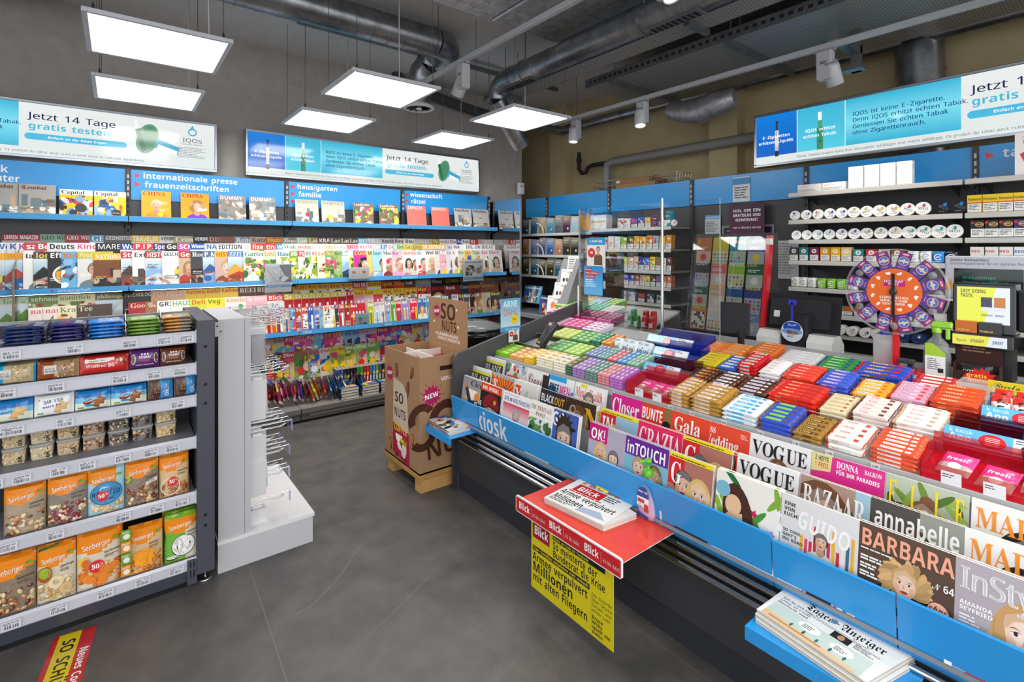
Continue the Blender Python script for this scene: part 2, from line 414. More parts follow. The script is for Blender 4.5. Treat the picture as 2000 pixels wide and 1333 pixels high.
# ================================================= the room
YA, XB, ZC = 5.42, 5.0, 3.58
def room():
 b = MB(); b.face([(-5,-5,0),(5,-5,0),(5,6.4,0),(-5,6.4,0)], '#555', 'floor'); struct(b, 'floor')
 b = MB(); b.face([(-3.2,-3.6,ZC),(-3.2,6.4,ZC),(5,6.4,ZC),(5,-3.6,ZC)], '#777', 'ceil'); struct(b, 'ceiling')
 b = MB(); b.box(-3.2, YA, 0, 4.40, YA+.12, ZC, '#777', 'wall'); b.box(4.34, YA-.03, 0, 4.40, YA, ZC, '#777', 'wall'); struct(b, 'wall_back')
 b = MB(); b.box(4.40, 6.2, 0, 5.0, 6.4, ZC, '#777', 'wall'); b.box(4.40, YA, 0, 4.41, 6.2, ZC, '#777', 'wall'); struct(b, 'wall_recess')
 b = MB(); b.box(XB, -3.6, 0, XB+.1, 6.4, ZC, '#777', 'wallb')
 for y in (2.55, 5.0): b.box(XB-.16, y, 0, XB, y+.3, ZC, '#777', 'wallb')
 struct(b, 'wall_right')
 b = MB(); b.box(-3.3, 2.2, 0, -3.2, 6.4, ZC, '#777', 'wall'); struct(b, 'wall_left')
 # floor seams and scuffs
 b = MB(); A = Art(b, (0,0,0), (1,0,0), (0,1,0), 'matte', base=3e-4)
 A.line([(.52,2.8),(.50,2.2),(.47,1.4),(.44,.6)], .004, '#77746f'); A.line([(1.25,2.2),(1.05,2.1),(.78,1.98)], .002, '#8a8680'); A.line([(1.02,2.62),(.86,2.45),(.70,2.33),(.60,2.3)], .0025, '#8b8781')
 A.line([(1.72,2.85),(1.72,-.5)], .006, '#6d6b69')
 struct(b, 'trim_1')
room()
# perforated ceiling panel and cable trays
def perf():
 m, n, l, p = nm('perforated_steel'); tc = n.new('ShaderNodeTexCoord'); mp = n.new('ShaderNodeMapping'); mp.inputs['Rotation'].default_value = (0, 0, pi/2)
 l.new(tc.outputs['Object'], mp.inputs[0]); br = n.new('ShaderNodeTexBrick'); l.new(mp.outputs[0], br.inputs[0])
 br.inputs['Color1'].default_value = br.inputs['Color2'].default_value = (.035, .033, .03, 1); br.inputs['Mortar'].default_value = (.5, .48, .44, 1)
 br.inputs['Scale'].default_value = 14; br.inputs['Mortar Size'].default_value = .055; br.inputs['Brick Width'].default_value = .5; br.inputs['Row Height'].default_value = .22; br.inputs['Mortar Smooth'].default_value = .1
 l.new(br.outputs[0], p.inputs['Base Color']); p.inputs['Metallic'].default_value = .35; p.inputs['Roughness'].default_value = .5; return m
M['perf'] = perf()
def trays():
 for i, (x0, x1, z, h, y1, lab) in enumerate(((3.0, 3.22, 3.12, .07, 4.3, 'narrow galvanised perforated cable tray under the foil ceiling'), (3.52, 4.55, 3.12, .08, 3.35, 'wide perforated steel tray above the tobacco wall'))):
  t = thing('cable_tray', lab, 'cable tray', (x0, 1.5, z), group=None)
  b = MB(); b.box(x0, -1.5, z, x1, y1, z+.003, '#999', 'perf'); b.build('tray_bottom', t, (x0, 1.5, z)).location = (0, 0, 0)
  for x in (x0, x1):
   b = MB()
   # upright flange with a row of slots cut as dark recesses
   b.box(x-.002, -1.5, z, x+.002, y1, z+h, '#8b8d8f', 'tray')
   for k in range(int((y1+1.5)/.06)):
    b.box(x-.0035, -1.47+k*.06, z+h*.35, x+.0035, -1.44+k*.06, z+h*.65, '#26262a', 'matte')
   b.build('tray_flange', t, (x0, 1.5, z)).location = (0, 0, 0)
  for y in (0., 1.9, y1-.35):
   b = MB(); b.box(x0-.02, y, z-.04, x1+.02, y+.04, z-.002, '#a3a5a6', 'tray'); b.tube([(x0+.03, y+.02, z), (x0+.03, y+.02, ZC)], .004, 6, '#888'); b.tube([(x1-.03, y+.02, z), (x1-.03, y+.02, ZC)], .004, 6, '#888')
   b.build('hanger', t, (x0, 1.5, z)).location = (0, 0, 0)
trays()
def foil():
 b = MB()
 for k in range(5): b.rbox(.9+k*.72, -2.5, 3.40, 1.605+k*.72, 3.25, 3.46, '#bbb', 'foil', .012)
 tag(b.build('foil_insulation', None, (2.5, 0, 3.4)), 'silver quilted foil insulation sheets fixed under the ceiling', 'insulation', kind='thing')
 b = MB()
 for k in range(4): b.rbox(-3.1+k*.7, .5, 3.38, -2.42+k*.7, 4.86, 3.55, '#bbb', 'foil', .012)
 tag(b.build('foil_duct', None, (-1.7, 2.7, 3.38)), 'rectangular foil wrapped duct under the ceiling above the magazine wall', 'duct', kind='thing')
 b = MB(); rng = random.Random(4); c = atx(1375, 215, 4.3)
 pts = [c+Vector((0, -.3, .04)), c+Vector((-.03, -.15, .02)), c+Vector((0, 0, 0)), c+Vector((.05, .2, .03)), c+Vector((.1, .4, .1))]
 b.tube(pts, [.09, .11, .12, .11, .1], 12, '#bbb', 'foil'); tag(b.build('flexible_duct', None, tuple(c)), 'crumpled silver flexible duct hanging behind the spotlight rail', 'duct')
foil()
def duct_tube(b, pts, r, seams=.14):
 b.tube(pts, r, 24, '#999', 'duct')
 pts = [Vector(p) for p in pts]; L = 0
 for p, q in zip(pts, pts[1:]):
  d = (q-p); l = d.length; d.normalize(); k = seams*.5
  while k < l:
   c = p+d*k; b.tube([c-d*.004, c+d*.004], r+.004, 24, '#777', 'duct', caps=True); k += seams
def arc(c, u, v, r, a0, a1, n=8):
 c, u, v = Vector(c), Vector(u), Vector(v)
 return [c+u*(r*math.cos(a0+(a1-a0)*i/n))+v*(r*math.sin(a0+(a1-a0)*i/n)) for i in range(n+1)]
def ducts():
 # duct along the back wall with a bend down to a round swirl outlet
 e = aty(850, 84, 3.95); r = .125; z = e.z
 t = thing('spiral_duct', 'thick spiral duct with bend and round outlet over the magazine wall', 'duct', (e.x, e.y, z))
 def add(b, n):
  o = b.build(n, t, (e.x, e.y, z)); o.location = (0, 0, 0); return o
 b = MB(); duct_tube(b, [(-2.5, e.y, z), (e.x, e.y, z)], r); add(b, 'duct_run')
 b = MB(); a1 = arc((e.x, e.y+.2, z), (0,-1,0), (1,0,0), .2, 0, pi*.75, 10)
 q = aty(818, 213, 4.42)
 b.tube(a1, r, 24, '#999', 'duct'); add(b, 'elbow')
 b = MB(); p0 = a1[-1]; p1 = Vector((q.x+.05, q.y-.1, z-.06)); duct_tube(b, [p0, p1], r-.004); b.tube([p1, p1+Vector((-.03, .07, -.05)), (q.x, q.y, z-.22), (q.x, q.y, q.z+.03)], r-.006, 24, '#999', 'duct'); add(b, 'drop')
 b = MB(); R = .15; b.lathe([(R*.7, .05), (R, .02), (R, 0), (R*.82, -.004), (R*.8, .02)], 28, '#e6e6e6', 'gloss', tuple(q), caps=False)
 for k in range(10):
  a = 2*pi*k/10; b.face([(q.x+R*.2*math.cos(a), q.y+R*.2*math.sin(a), q.z), (q.x+R*.8*math.cos(a), q.y+R*.8*math.sin(a), q.z), (q.x+R*.8*math.cos(a+.45), q.y+R*.8*math.sin(a+.45), q.z+.03), (q.x+R*.2*math.cos(a+.45), q.y+R*.2*math.sin(a+.45), q.z+.02)], '#3b3b3d', 'matte')
 b.lathe([(.03, 0), (.03, .02)], 14, '#ddd', 'gloss', tuple(q)); b.lathe([(R*.8, .04), (.01, .041)], 20, '#151515', 'matte', tuple(q), caps=False); add(b, 'swirl_outlet')
 # duct along the counter
 x = 2.9; p0 = atx(1900, -185, x); p1 = atx(985, 158, x); z = p1.z; r = .098
 t2 = thing('spiral_duct', 'long spiral duct with slot vents running above the counter', 'duct', (x, 2., z))
 def add2(b, n):
  o = b.build(n, t2, (x, 2., z)); o.location = (0, 0, 0); return o
 b = MB(); duct_tube(b, [(x, -2.2, z), (x, p1.y, z)], r, .17); add2(b, 'duct_run')
 for yy in (p1.y-.25, 1.95):
  b = MB(); b.rbox(x-r*.55, yy-.2, z-r*.95-.01, x+r*.5, yy+.2, z-r*.6, '#5d5f61', 'satin', .004)
  for k in range(9): b.box(x-r*.4, yy-.17+k*.04, z-r*.95-.013, x+r*.35, yy-.15+k*.04, z-r*.9, '#1d1d1e', 'matte')
  add2(b, 'slot_vent')
 b = MB(); a = arc((x+.02, p1.y, z-.15), (0,0,1), (0,1,0), .15, 0, pi/2, 8); b.tube(a, r-.002, 24, '#999', 'duct'); e = a[-1]; f = Vector((x+.25, e.y+.02, z-.42)); duct_tube(b, [e, f, f+Vector((.12, .02, -.12))], r-.008, .12); add2(b, 'elbow')
 for yy in (.8, 2.2, 3.5):
  b = MB(); b.tube([(x, yy, z+r), (x, yy, ZC)], .005, 6, '#888'); b.tube([(x, yy-.012, z), (x, yy+.012, z)], r+.008, 24, '#6a6b6d', 'duct'); add2(b, 'hanger')
 # pipes over the tobacco wall
 a0, a1, a2 = aty(1055, 248, 4.95), aty(1235, 282, 4.95), None
 a1 = Vector((4.72, 4.95, a0.z)); y2 = -1
 b = MB(); duct_tube(b, [a0, a1], .06, .16); b.tube([a1, (a1.x+.02, a1.y-.05, a1.z)], .065, 16, '#999', 'duct'); duct_tube(b, [(a1.x, a1.y, a1.z), (a1.x, -1.5, a1.z)], .06, .3)
 tag(b.build('ventilation_pipe', None, tuple(a1)), 'slim galvanised pipe turning the corner above the shelf tops', 'pipe')
 g = atx(1185, 318, 4.75)
 b = MB(); b.tube([(4.75, -1.5, g.z), (4.75, g.y-.08, g.z), (4.75, g.y-.02, g.z-.02), (4.75, g.y, g.z-.08), (4.75, g.y, 1.9)], .05, 14, '#8f8d8a', 'satin')
 tag(b.build('water_pipe', None, tuple(g)), 'grey painted pipe bending down behind the cartons', 'pipe')
 d = atx(1131, 310, 4.8); b = MB(); b.tube([d+Vector((0,0,.08)), d+Vector((0,0,-.14)), d+Vector((0,-.05,-.2)), d+Vector((0,-.12,-.2)), d+Vector((0,-.16,-.14)), d+Vector((0,-.22,-.12)), d+Vector((0,-.5,-.12))], .028, 12, '#2c2c2f', 'gloss'); b.tube([d+Vector((0,0,.0)), d+Vector((0,0,-.05))], .036, 12, '#2c2c2f', 'gloss')
 tag(b.build('drain_trap', None, tuple(d)), 'black plastic drain trap on the wall over the shelf tops', 'pipe')
 # vertical duct behind the big light box, dark pipes by the swirl outlet
 v = atx(1805, 130, 4.8); b = MB(); duct_tube(b, [(4.8, v.y, 2.3), (4.8, v.y+.05, ZC)], .15, .25); tag(b.build('vertical_duct', None, (4.8, v.y, 2.3)), 'wide vertical spiral duct behind the large light box', 'duct')
 h = aty(775, 145, 5.3); b = MB(); b.tube([h+Vector((0,0,.12)), h+Vector((0,0,-.04)), h+Vector((.06,0,-.1)), h+Vector((.9,0,-.22)), h+Vector((1.5,0,-.28))], .06, 14, '#4a4a4c', 'matte'); tag(b.build('waste_pipe', None, tuple(h)), 'dark waste pipe along the wall beside the round outlet', 'pipe')
 j = aty(978, 92, 4.6); b = MB(); b.rbox(j.x-.07, j.y-.05, j.z-.05, j.x+.07, j.y+.05, j.z+.05, '#a9a9a7', 'matte', .008); b.tube([(j.x+.07, j.y, j.z), (j.x+.3, j.y, j.z-.06), (j.x+.6, j.y, j.z-.02), (j.x+.62, j.y, ZC)], .008, 6, '#999', 'matte')
 b.tube([(j.x-.07, j.y, j.z), (j.x-.2, j.y, j.z-.1), (j.x-.22, j.y-.1, j.z-.5)], .008, 6, '#aaa', 'matte'); tag(b.build('junction_box', None, tuple(j)), 'small grey junction box with cables under the ceiling', 'box')
 b = MB(); s0 = uy_ = None
 b.box(1.2, 4.45, 3.5, 4.2, 4.49, 3.54, '#77797b', 'tray'); tag(b.build('ceiling_channel', None, (2.7, 4.47, 3.5)), 'thin steel mounting channel across the plain ceiling', 'rail')
ducts()
# ------------------------------------------------ LED panels, 60 x 60 cm
def led_panels():
 nx = {0: 'under the foil duct', 1: 'under the spiral duct bend', 2: 'beside the long spiral duct'}
 t0 = None; xs = (.18, 1.455, 2.72); ys = (4.465, 3.36, -.4, -1.5, -2.6)
 for j, y in enumerate(ys):
  for i, x in enumerate(xs):
   lab = ('square LED panel in the row along the magazine wall, ' if j == 0 else 'square LED panel in the second row from the magazine wall, ' if j == 1 else 'square white LED panel hung over the aisle near the entrance, ')+nx[i]
   g = 'LED panels over the aisle' if j > 1 else 'LED panels'
   if t0 is None:
    t0 = thing('led_panel', lab, 'ceiling light', (x, y, 2.7), group=g)
    b = MB(); h = .3
    for a in (-1, 1):
     b.rbox(a*h-.012, -h-.012, -.004, a*h+.012, h+.012, .018, '#c9ccd0', 'satin', .002); b.rbox(-h+.012, a*h-.012, -.004, h-.012, a*h+.012, .018, '#c9ccd0', 'satin', .002)
    b.box(-h, -h, .012, h, h, .02, '#c9ccd0'); b.build('frame', t0)
    b = MB(); b.face([(-h+.011, -h+.011, 0), (-h+.011, h-.011, 0), (h-.011, h-.011, 0), (h-.011, -h+.011, 0)], '#fff', 'led'); b.build('diffuser', t0)
    for sx in (-1, 1):
     for sy in (-1, 1):
      b = MB(); b.tube([(sx*.27, sy*.27, .02), (sx*.27, sy*.27, ZC-2.7)], .0022, 5, '#77797c'); b.lathe([(.006, .02), (.006, .045), (.002, .06)], 8, '#555', 'metal', (sx*.27, sy*.27, 0)); b.build('suspension_wire', t0)
    b = MB(); b.tube([(.2, .27, .02), (.24, .27, .06), (.27, .25, .1), (.265, .25, .4), (.265, .25, ZC-2.7)], .004, 6, '#c9c9c6', 'matte'); b.build('power_cable', t0)
    b = MB(); b.rbox(.16, .2, .02, .28, .26, .05, '#5c5e60', 'satin', .003); b.build('driver_box', t0)
   else: dup(t0, (x, y, 2.7), None, lab, g)
 # all panels over the entrance aisle share one description
 for o in C.objects:
  if o.get('group') == 'LED panels over the aisle': o['label'] = 'square white LED panel hung over the aisle near the entrance'
led_panels()
# ------------------------------------------------ track spots
def tracks():
 for x, z, y0, y1, lab in ((2.06, 3.0, -2.4, 3.9, 'light rail for spotlights over the aisle'), (3.65, 2.9, -2.4, 3.95, 'light rail for spotlights in front of the perforated tray')):
  t = thing('spotlight_rail', 'silver '+lab, 'light rail', (x, 1, z)); b = MB(); b.rbox(x-.02, y0, z, x+.02, y1, z+.035, '#b5b7ba', 'satin', .004); b.build('rail', t, (x, 1, z)).location = (0,0,0)
  for y in (-1.5, .2, 1.9, 3.6):
   b = MB(); b.tube([(x, y, z+.035), (x, y, ZC)], .003, 5, '#888'); b.build('suspension_wire', t, (x, 1, z)).location = (0,0,0)
 def head(x, y, z, tgt, lab, on=True, g=None):
  t = thing('track_spotlight', lab, 'spotlight', (x, y, z), group=g)
  b = MB(); b.rbox(-.035, -.045, -.2, .035, .045, -.015, '#b9babc', 'satin', .006); b.box(-.015, -.06, -.018, .015, .06, 0, '#999b9e')
  for k in range(2): b.box(-.0365, -.02, -.09-k*.012, .0365, .02, -.085-k*.012, '#3a3a3a', 'matte')
  b.build('driver_housing', t)
  d = (Vector(tgt)-Vector((x, y, z-.16))).normalized(); side = Vector((d.y, -d.x, 0)); side = side.normalized() if side.length > .01 else Vector((1, 0, 0))
  c = Vector((0, 0, -.16))+Vector((d.x, d.y, 0))*.1+side*.02
  R = d.to_track_quat('Z', 'Y').to_matrix().to_4x4(); b = MB(); b.X = Matrix.Translation(c) @ R
  b.lathe([(.03, -.085), (.046, -.08), (.05, -.05), (.05, .075), (.045, .078), (.043, .06)], 22, '#c4c5c7', 'satin', caps=False)
  for k in range(5): b.lathe([(.047, -.078+k*.006), (.0505, -.076+k*.006), (.047, -.074+k*.006)], 22, '#55565a', 'satin', caps=False)
  b.lathe([(.001, -.086), (.03, -.085)], 22, '#4a4b4d', 'satin', caps=False); b.build('lamp_head', t)
  b = MB(); b.X = Matrix.Translation(c) @ R; b.lathe([(.044, .06), (.001, .061)], 20, '#fff', 'lens', caps=False); b.build('lens', t)
  L = bpy.data.lights.new('spot', 'SPOT'); L.energy = SPOT_W; L.spot_size = math.radians(62); L.spot_blend = .6; L.shadow_soft_size = .03; L.color = (1, .93, .82)
  lo = bpy.data.objects.new('spot_light', L); C.objects.link(lo); lo.parent = t; lo.location = c+d*.09; lo.rotation_euler = (-d).to_track_quat('Z', 'Y').to_euler()
 p = atx(905, 120, 2.06); head(2.06, p.y, 3.0, (1.9, 4.9, .6), 'silver spotlight with lit lens on the rail over the aisle, beside the spiral duct bend')
 head(2.06, 1.45, 3.0, (2.0, .5, .7), 'silver spotlight with lit lens on the aisle rail, cut by the top of the picture')
 head(2.06, -.2, 3.0, (0, 2.6, .5), 'silver spotlight hung over the aisle near the entrance', g='aisle spots')
 for px, py, l, tg in ((1125, 240, 'far end of the rail', (3.4, 3.5, .9)), (1255, 205, 'middle of the rail', (3.3, 2.5, .9)), (1612, 95, 'rail, beneath the steel bracket', (4.2, 1.2, 1.5))):
  q = atx(px, py, 3.65); head(3.65, q.y, 2.9, tg, 'silver spotlight in front of the perforated tray, '+l)
 head(3.65, .3, 2.9, (2.4, .3, .8), 'silver spotlight on the tray rail near the entrance')
 b = MB(); c = atx(1660, 105, 3.95); b.prism([(c.y-.03, c.z+.3), (c.y+.03, c.z+.3), (c.y+.03, c.z-.1), (c.y-.03, c.z-.1)], 'x', c.x+.1, c.x+.14, '#9a9b9c', 'tray'); b.box(c.x-.3, c.y-.03, c.z+.02, c.x+.14, c.y+.03, c.z+.08, '#b5b6b6', 'tray'); b.box(c.x+.03, c.y-.06, c.z-.1, c.x+.14, c.y+.06, c.z-.08, '#9a9b9c', 'tray')
 tag(b.build('steel_bracket', None, tuple(c)), 'galvanised steel bracket under the perforated tray', 'bracket')
tracks()
# ================================================= the magazine wall
BLUE = '#2f97dd'; DK = '#4a494b'; TRI = '#d8323a'
XE = (-1.175, .071, 1.317, 2.559, 3.763)
MZ, LZ, BZ, TZ = 1.283, .812, .132, 1.822       # shelf boards: magazine, low, base, top ledge
def triangle(A, x, y, h): A.poly([(x, y), (x+h*.95, y+h*.5), (x, y+h)], TRI)
HEAD = [[('    musik', 0), ('computer', 0)], [('internationale presse', 1), ('frauenzeitschriften', 1)], [('haus/garten', 1), ('familie', 1)], [('wissenschaft', 1), ('rätsel', 1)]]
BAYN = ['hidden behind the snack gondola', 'headed with international press', 'headed with house and garden', 'headed with science and puzzles, ending at the mirror panel']
def post(b, x, y, z0, z1, w=.016):
 b.box(x-w, y, z0, x+w, y+.02, z1, '#3d3c3e', 'satin')
 k = z0+.03
 while k < z1-.05: b.box(x-.006, y-.0015, k, x+.006, y, k+.03, '#c3c3c1' if z1 > 2 and k > 2. else '#1b1b1c', 'matte'); k += .05
def rack(i):
 x0, x1 = XE[i], XE[i+1]; o = (x0, 5.3, 0)
 t = thing('magazine_rack', 'blue headed magazine shelving bay '+BAYN[i], 'shelf', o)
 def add(b, n, lab=None):
  q = b.build(n, t, o); q.location = (0, 0, 0)
  if lab: q['label'] = lab
  return q
 b = MB(); b.box(x0+.017, 5.305, .1, x1-.017, 5.33, 2.0, DK, 'satin'); add(b, 'back_panel')
 b = MB(); b.box(x0+.02, 5.295, 2.003, x1-.02, 5.32, 2.257, BLUE, 'blue'); A = Art(b, (x0, 5.2948, 0), (1,0,0), (0,0,1), 'blue')
 if i == 0:
  A.text(.31, 2.163, .052, 'musik', '#eef4fa'); A.text(.29, 2.095, .052, 'computer', '#eef4fa', w=.305)
 else:
  for k, (s, tr) in enumerate(HEAD[i]):
   triangle(A, .045, 2.187-k*.073, .045); A.text(.1 if k == 0 else .112, 2.19-k*.075, .047, s, '#eef4fa')
  if i > 1: triangle(A, .045, 2.04, .045)
 add(b, 'header_panel', 'blue header board with white lettering')
 b = MB(); post(b, x1, 5.272, .05, 2.257)
 if i == 0: post(b, x0, 5.272, .05, 2.257)
 add(b, 'upright')
 # top ledge: shallow tray with a blue lip
 b = MB(); b.box(x0+.005, 5.1, TZ, x1-.005, 5.3, TZ+.01, '#d6d7d8', 'satin'); b.prism([(5.1, TZ-.012), (5.088, TZ-.012), (5.078, TZ+.03), (5.083, TZ+.032), (5.1, TZ)], 'x', x0+.004, x1-.004, '#5fb2ea', 'blue');
 for k in (.02, 1.22): b.prism([(5.1, TZ), (5.3, TZ), (5.3, TZ-.06)], 'x', x0+k, x0+k+.004, DK)
 add(b, 'top_ledge')
 # magazine shelf: three steps behind a blue lip
 for nme, z, lip, yf in (('magazine_shelf', MZ, 1, 4.905), ('lower_shelf', LZ, 1, 4.855)):
  b = MB(); b.box(x0+.003, yf, z-.012, x1-.003, 5.3, z, '#a9a49c', 'satin')
  for k, yy in enumerate((5.03, 5.155)): b.box(x0+.003, yy, z, x1-.003, 5.3, z+.055*(k+1), '#8f8e8c', 'satin')
  b.prism([(yf-.004, z-.018), (yf+.006, z-.018), (yf, z+.022), (yf-.004, z+.024)], 'x', x0+.003, x1-.003, '#4ea4e2', 'blue'); A = Art(b, (x0, yf-.0042, z-.017), (1,0,0), (0,0,1), 'blue')
  for kx, s in {('magazine_shelf', 0): [(.80, 'wissenschaft')], ('magazine_shelf', 2): [(1.02, 'haus/garten')], ('lower_shelf', 1): [(-.02, 'frisuren'), (.21, 'eltern'), (.42, 'wellness')], ('lower_shelf', 2): [(.0, 'rätsel'), (.8, 'sport')], ('lower_shelf', 3): [(.95, 'auto')]}.get((nme, i), []):
   triangle(A, kx, .008, .022); A.text(kx+.035, .01, .022, s, '#dcecf8', 'sans')
  for k in (.02, 1.2): b.prism([(yf+.02, z-.012), (5.3, z-.012), (5.3, z-.09), (yf+.05, z-.03)], 'x', x0+k, x0+k+.004, DK)
  add(b, nme)
 if i < 2:
  b = MB(); b.box(x0+.04, 4.94, MZ-.022, x1-.04, 4.965, MZ-.013, '#fff', 'led'); q = add(b, 'shelf_lamp');
 # base with plinth
 b = MB(); b.box(x0+.003, 4.79, BZ-.02, x1-.003, 5.3, BZ, '#8b8683', 'satin'); b.prism([(4.79, BZ-.045), (4.79, BZ-.004), (4.782, BZ+.006), (4.775, BZ-.002), (4.775, BZ-.045)], 'x', x0+.004, x1-.004, '#6d6966')
 for k, (yy, zz) in enumerate(((4.96, .07), (5.08, .19), (5.19, .31))): b.box(x0+.003, yy, BZ, x1-.003, 5.3, BZ+zz, '#77736f', 'satin')
 add(b, 'base_shelf')
 b = MB(); b.box(x0+.004, 4.792, .025, x1-.004, 4.81, BZ-.045, '#5d5a59', 'satin'); b.prism([(4.792, .045), (4.786, .05), (4.786, .065), (4.792, .075)], 'x', x0+.08, x1-.08, '#6f6c69'); b.box(x0, 4.82, 0, x1, 5.3, .03, '#1d1d1e', 'matte')
 add(b, 'plinth')
for i in range(4): rack(i)
# mirror end panel
def mirror():
 b = MB(); b.box(3.80, 4.69, .02, 3.815, 5.33, 2.19, '#cfd1d3', 'mirror'); b.box(3.797, 4.682, .02, 3.818, 4.692, 2.19, '#d9dadb', 'metal')
 tag(b.build('mirror_panel', None, (3.8, 5., 0)), 'tall mirrored end panel closing the magazine wall', 'mirror')
M['mirror'] = colmat('mirror_sheet', .05, metal=1., spec=.5)
mirror()
b = MB(); c = aty(1017, 368, 5.3); b.rbox(c.x-.045, c.y-.03, c.z-.085, c.x+.045, c.y+.03, c.z+.075, '#ececec', 'gloss', .01, 2); A = Art(b, (c.x-.045, c.y-.0302, c.z-.085), (1,0,0), (0,0,1))
for k in range(5): A.ell(.045+(k-2)*.012, .11, .003, .022-abs(k-2)*.005, '#222', 8, (k-2)*.45)
tag(b.build('wall_sensor', None, tuple(c)), 'small white device with a black plant mark on the shelf corner', 'device')
# light boxes
def lightbox(name, lab, O, U, L, H, D, art):
 # O: lower front corner, U along the box, front faces U x Z
 t = thing(name, lab, 'light box', tuple(O)); U = Vector(U); N = U.cross(Vector((0,0,1)))
 X = Matrix((( U.x, 0, N.x, 0), (U.y, 0, N.y, 0), (0, 1, 0, 0), (0,0,0,1)))
 b = MB(); b.X = X; f = .022
 for (x0, y0, x1, y1) in ((0, 0, L, f), (0, H-f, L, H), (0, f, f, H-f), (L-f, f, L, H-f)): b.rbox(x0, y0, -D, x1, y1, .006, '#b9bfc6', 'metal', .004)
 b.box(f, f, -D, L-f, H-f, -D+.01, '#888'); b.build('frame', t)
 b = MB(); A = Art(b, X @ Vector((f, f, 0)), U, (0,0,1), 'emit'); art(A, L-2*f, H-2*f); b.build('printed_face', t)
 return t
WHT, CY0, CY1, DBL = '#e3e8e6', '#35b4d8', '#7fe0f4', '#0a72d2'
def sign_art(A, w, h):
 fr = lambda x: x*w
 A.rect(0, 0, w, h, '#dfe6e5', '#e9edeb'); s0 = h*.155
 dA, dB, dC = .125, .256, .512
 A.rect(0, s0, fr(dA), h-s0, '#0a62c4', '#0a7fdc'); A.rect(fr(dA)+.006, s0, fr(dB)-fr(dA)-.006, h-s0, '#55cfe8', '#3fb6d8'); A.rect(fr(dB)+.006, s0, fr(dC)-fr(dB)-.006, (h-s0)/2, CY0, CY1); A.rect(fr(dB)+.006, s0+(h-s0)/2, fr(dC)-fr(dB)-.006, (h-s0)/2, CY1, CY0)
 def vape(cx, base, hh):
  A.rect(cx-.05*hh*.95, base, .10*hh*.95, hh*.16, '#2b2e33'); A.rect(cx-.052*hh, base+hh*.16, .104*hh, hh*.12, '#b9c2c8'); A.rect(cx-.05*hh, base+hh*.28, .1*hh, hh*.3, '#efd9c8'); A.rect(cx-.05*hh, base+hh*.58, .1*hh, hh*.16, '#d9e2e6'); A.rect(cx-.028*hh, base+hh*.58, .02*hh, hh*.16, '#6a737a')
  A.poly([(cx-.05*hh, base+.74*hh), (cx+.05*hh, base+.74*hh), (cx+.025*hh, base+.8*hh), (cx-.025*hh, base+.8*hh)], '#3a3d42'); A.rect(cx-.025*hh, base+.8*hh, .05*hh, .12*hh, '#33363b'); A.poly([(cx-.025*hh, base+.92*hh), (cx+.025*hh, base+.92*hh), (cx+.04*hh, base+hh), (cx-.04*hh, base+hh)], '#2a2d31')
 vape(fr(dA*.52), s0*.85, h*.72); A.text(fr(dA*.5), s0+h*.36, h*.06, 'E-Zigaretten', '#fff', al='c'); A.text(fr(dA*.5), s0+h*.25, h*.06, 'erhitzen Liquids.', '#fff', al='c')
 cx = fr((dA+dB)/2); A.rect(cx-.055*h, s0, .11*h, h*.42, '#3f8f68'); A.rect(cx-.04*h, s0+h*.42, .08*h, h*.17, '#4fa27a'); A.rect(cx-.032*h, s0+h*.56, .064*h, h*.16, '#f4f7f6'); A.ell(cx, s0+.15*h, .03*h, .03*h, '#2f7a56', 12)
 A.text(cx, s0+h*.36, h*.06, 'IQOS erhitzt', '#fff', al='c'); A.text(cx, s0+h*.25, h*.06, 'echten Tabak.', '#fff', al='c')
 for k, s in enumerate(('IQOS ist keine E-Zigarette.', 'Denn IQOS erhitzt echten Tabak.', 'Geniessen Sie echten Tabak', 'ohne Zigarettenrauch.')): A.text(fr(dB)+.05, h*(.68-k*.115), h*.072, s, '#0d3f78', 'sans', rep=1)
 A.text(fr(dC)+.05, h*.70, h*.125, 'Jetzt 14 Tage', '#1b2452', 'sans', w=fr(.20), rep=1); A.text(fr(dC)+.05, h*.51, h*.12, 'gratis testen.', '#3fb8dc', w=fr(.195))
 x0, x1, y0 = fr(dC)+.03, fr(dC)+.03+fr(.235), h*.3; r = h*.062
 A.ell(x0+r, y0+r, r, r, '#43b9e0', 16); A.ell(x1-r, y0+r, r, r, '#43b9e0', 16); A.rect(x0+r, y0, x1-x0-2*r, 2*r, '#43b9e0'); A.text((x0+x1)/2, y0+r*.68, r*.72, 'Einfach an der Kasse fragen', '#fff', al='c', maxw=(x1-x0)*.8)
 cx = fr(.80); A.ell(cx+.03, h*.55, h*.19, h*.33, '#5c9a78', 22, -.25); A.ell(cx+.035, h*.57, h*.14, h*.26, '#4b8a68', 20, -.25); A.poly([(cx-.14*h, h*.72), (cx-.05*h, h*.76), (cx+.06*h, h*.3), (cx-.02*h, h*.24)], '#2f6f50'); A.poly([(cx-.14*h, h*.74), (cx-.08*h, h*.76), (cx-.1*h, h*.93), (cx-.15*h, h*.93)], '#f6f8f8')
 c2 = fr(.86); A.poly([(c2-.2*h, h*.38), (c2+.22*h, h*.25), (c2+.26*h, h*.42), (c2-.14*h, h*.58)], '#3aa7cc'); A.poly([(c2-.16*h, h*.36), (c2+.2*h, h*.25), (c2+.22*h, h*.34), (c2-.13*h, h*.46)], '#f3f6f7')
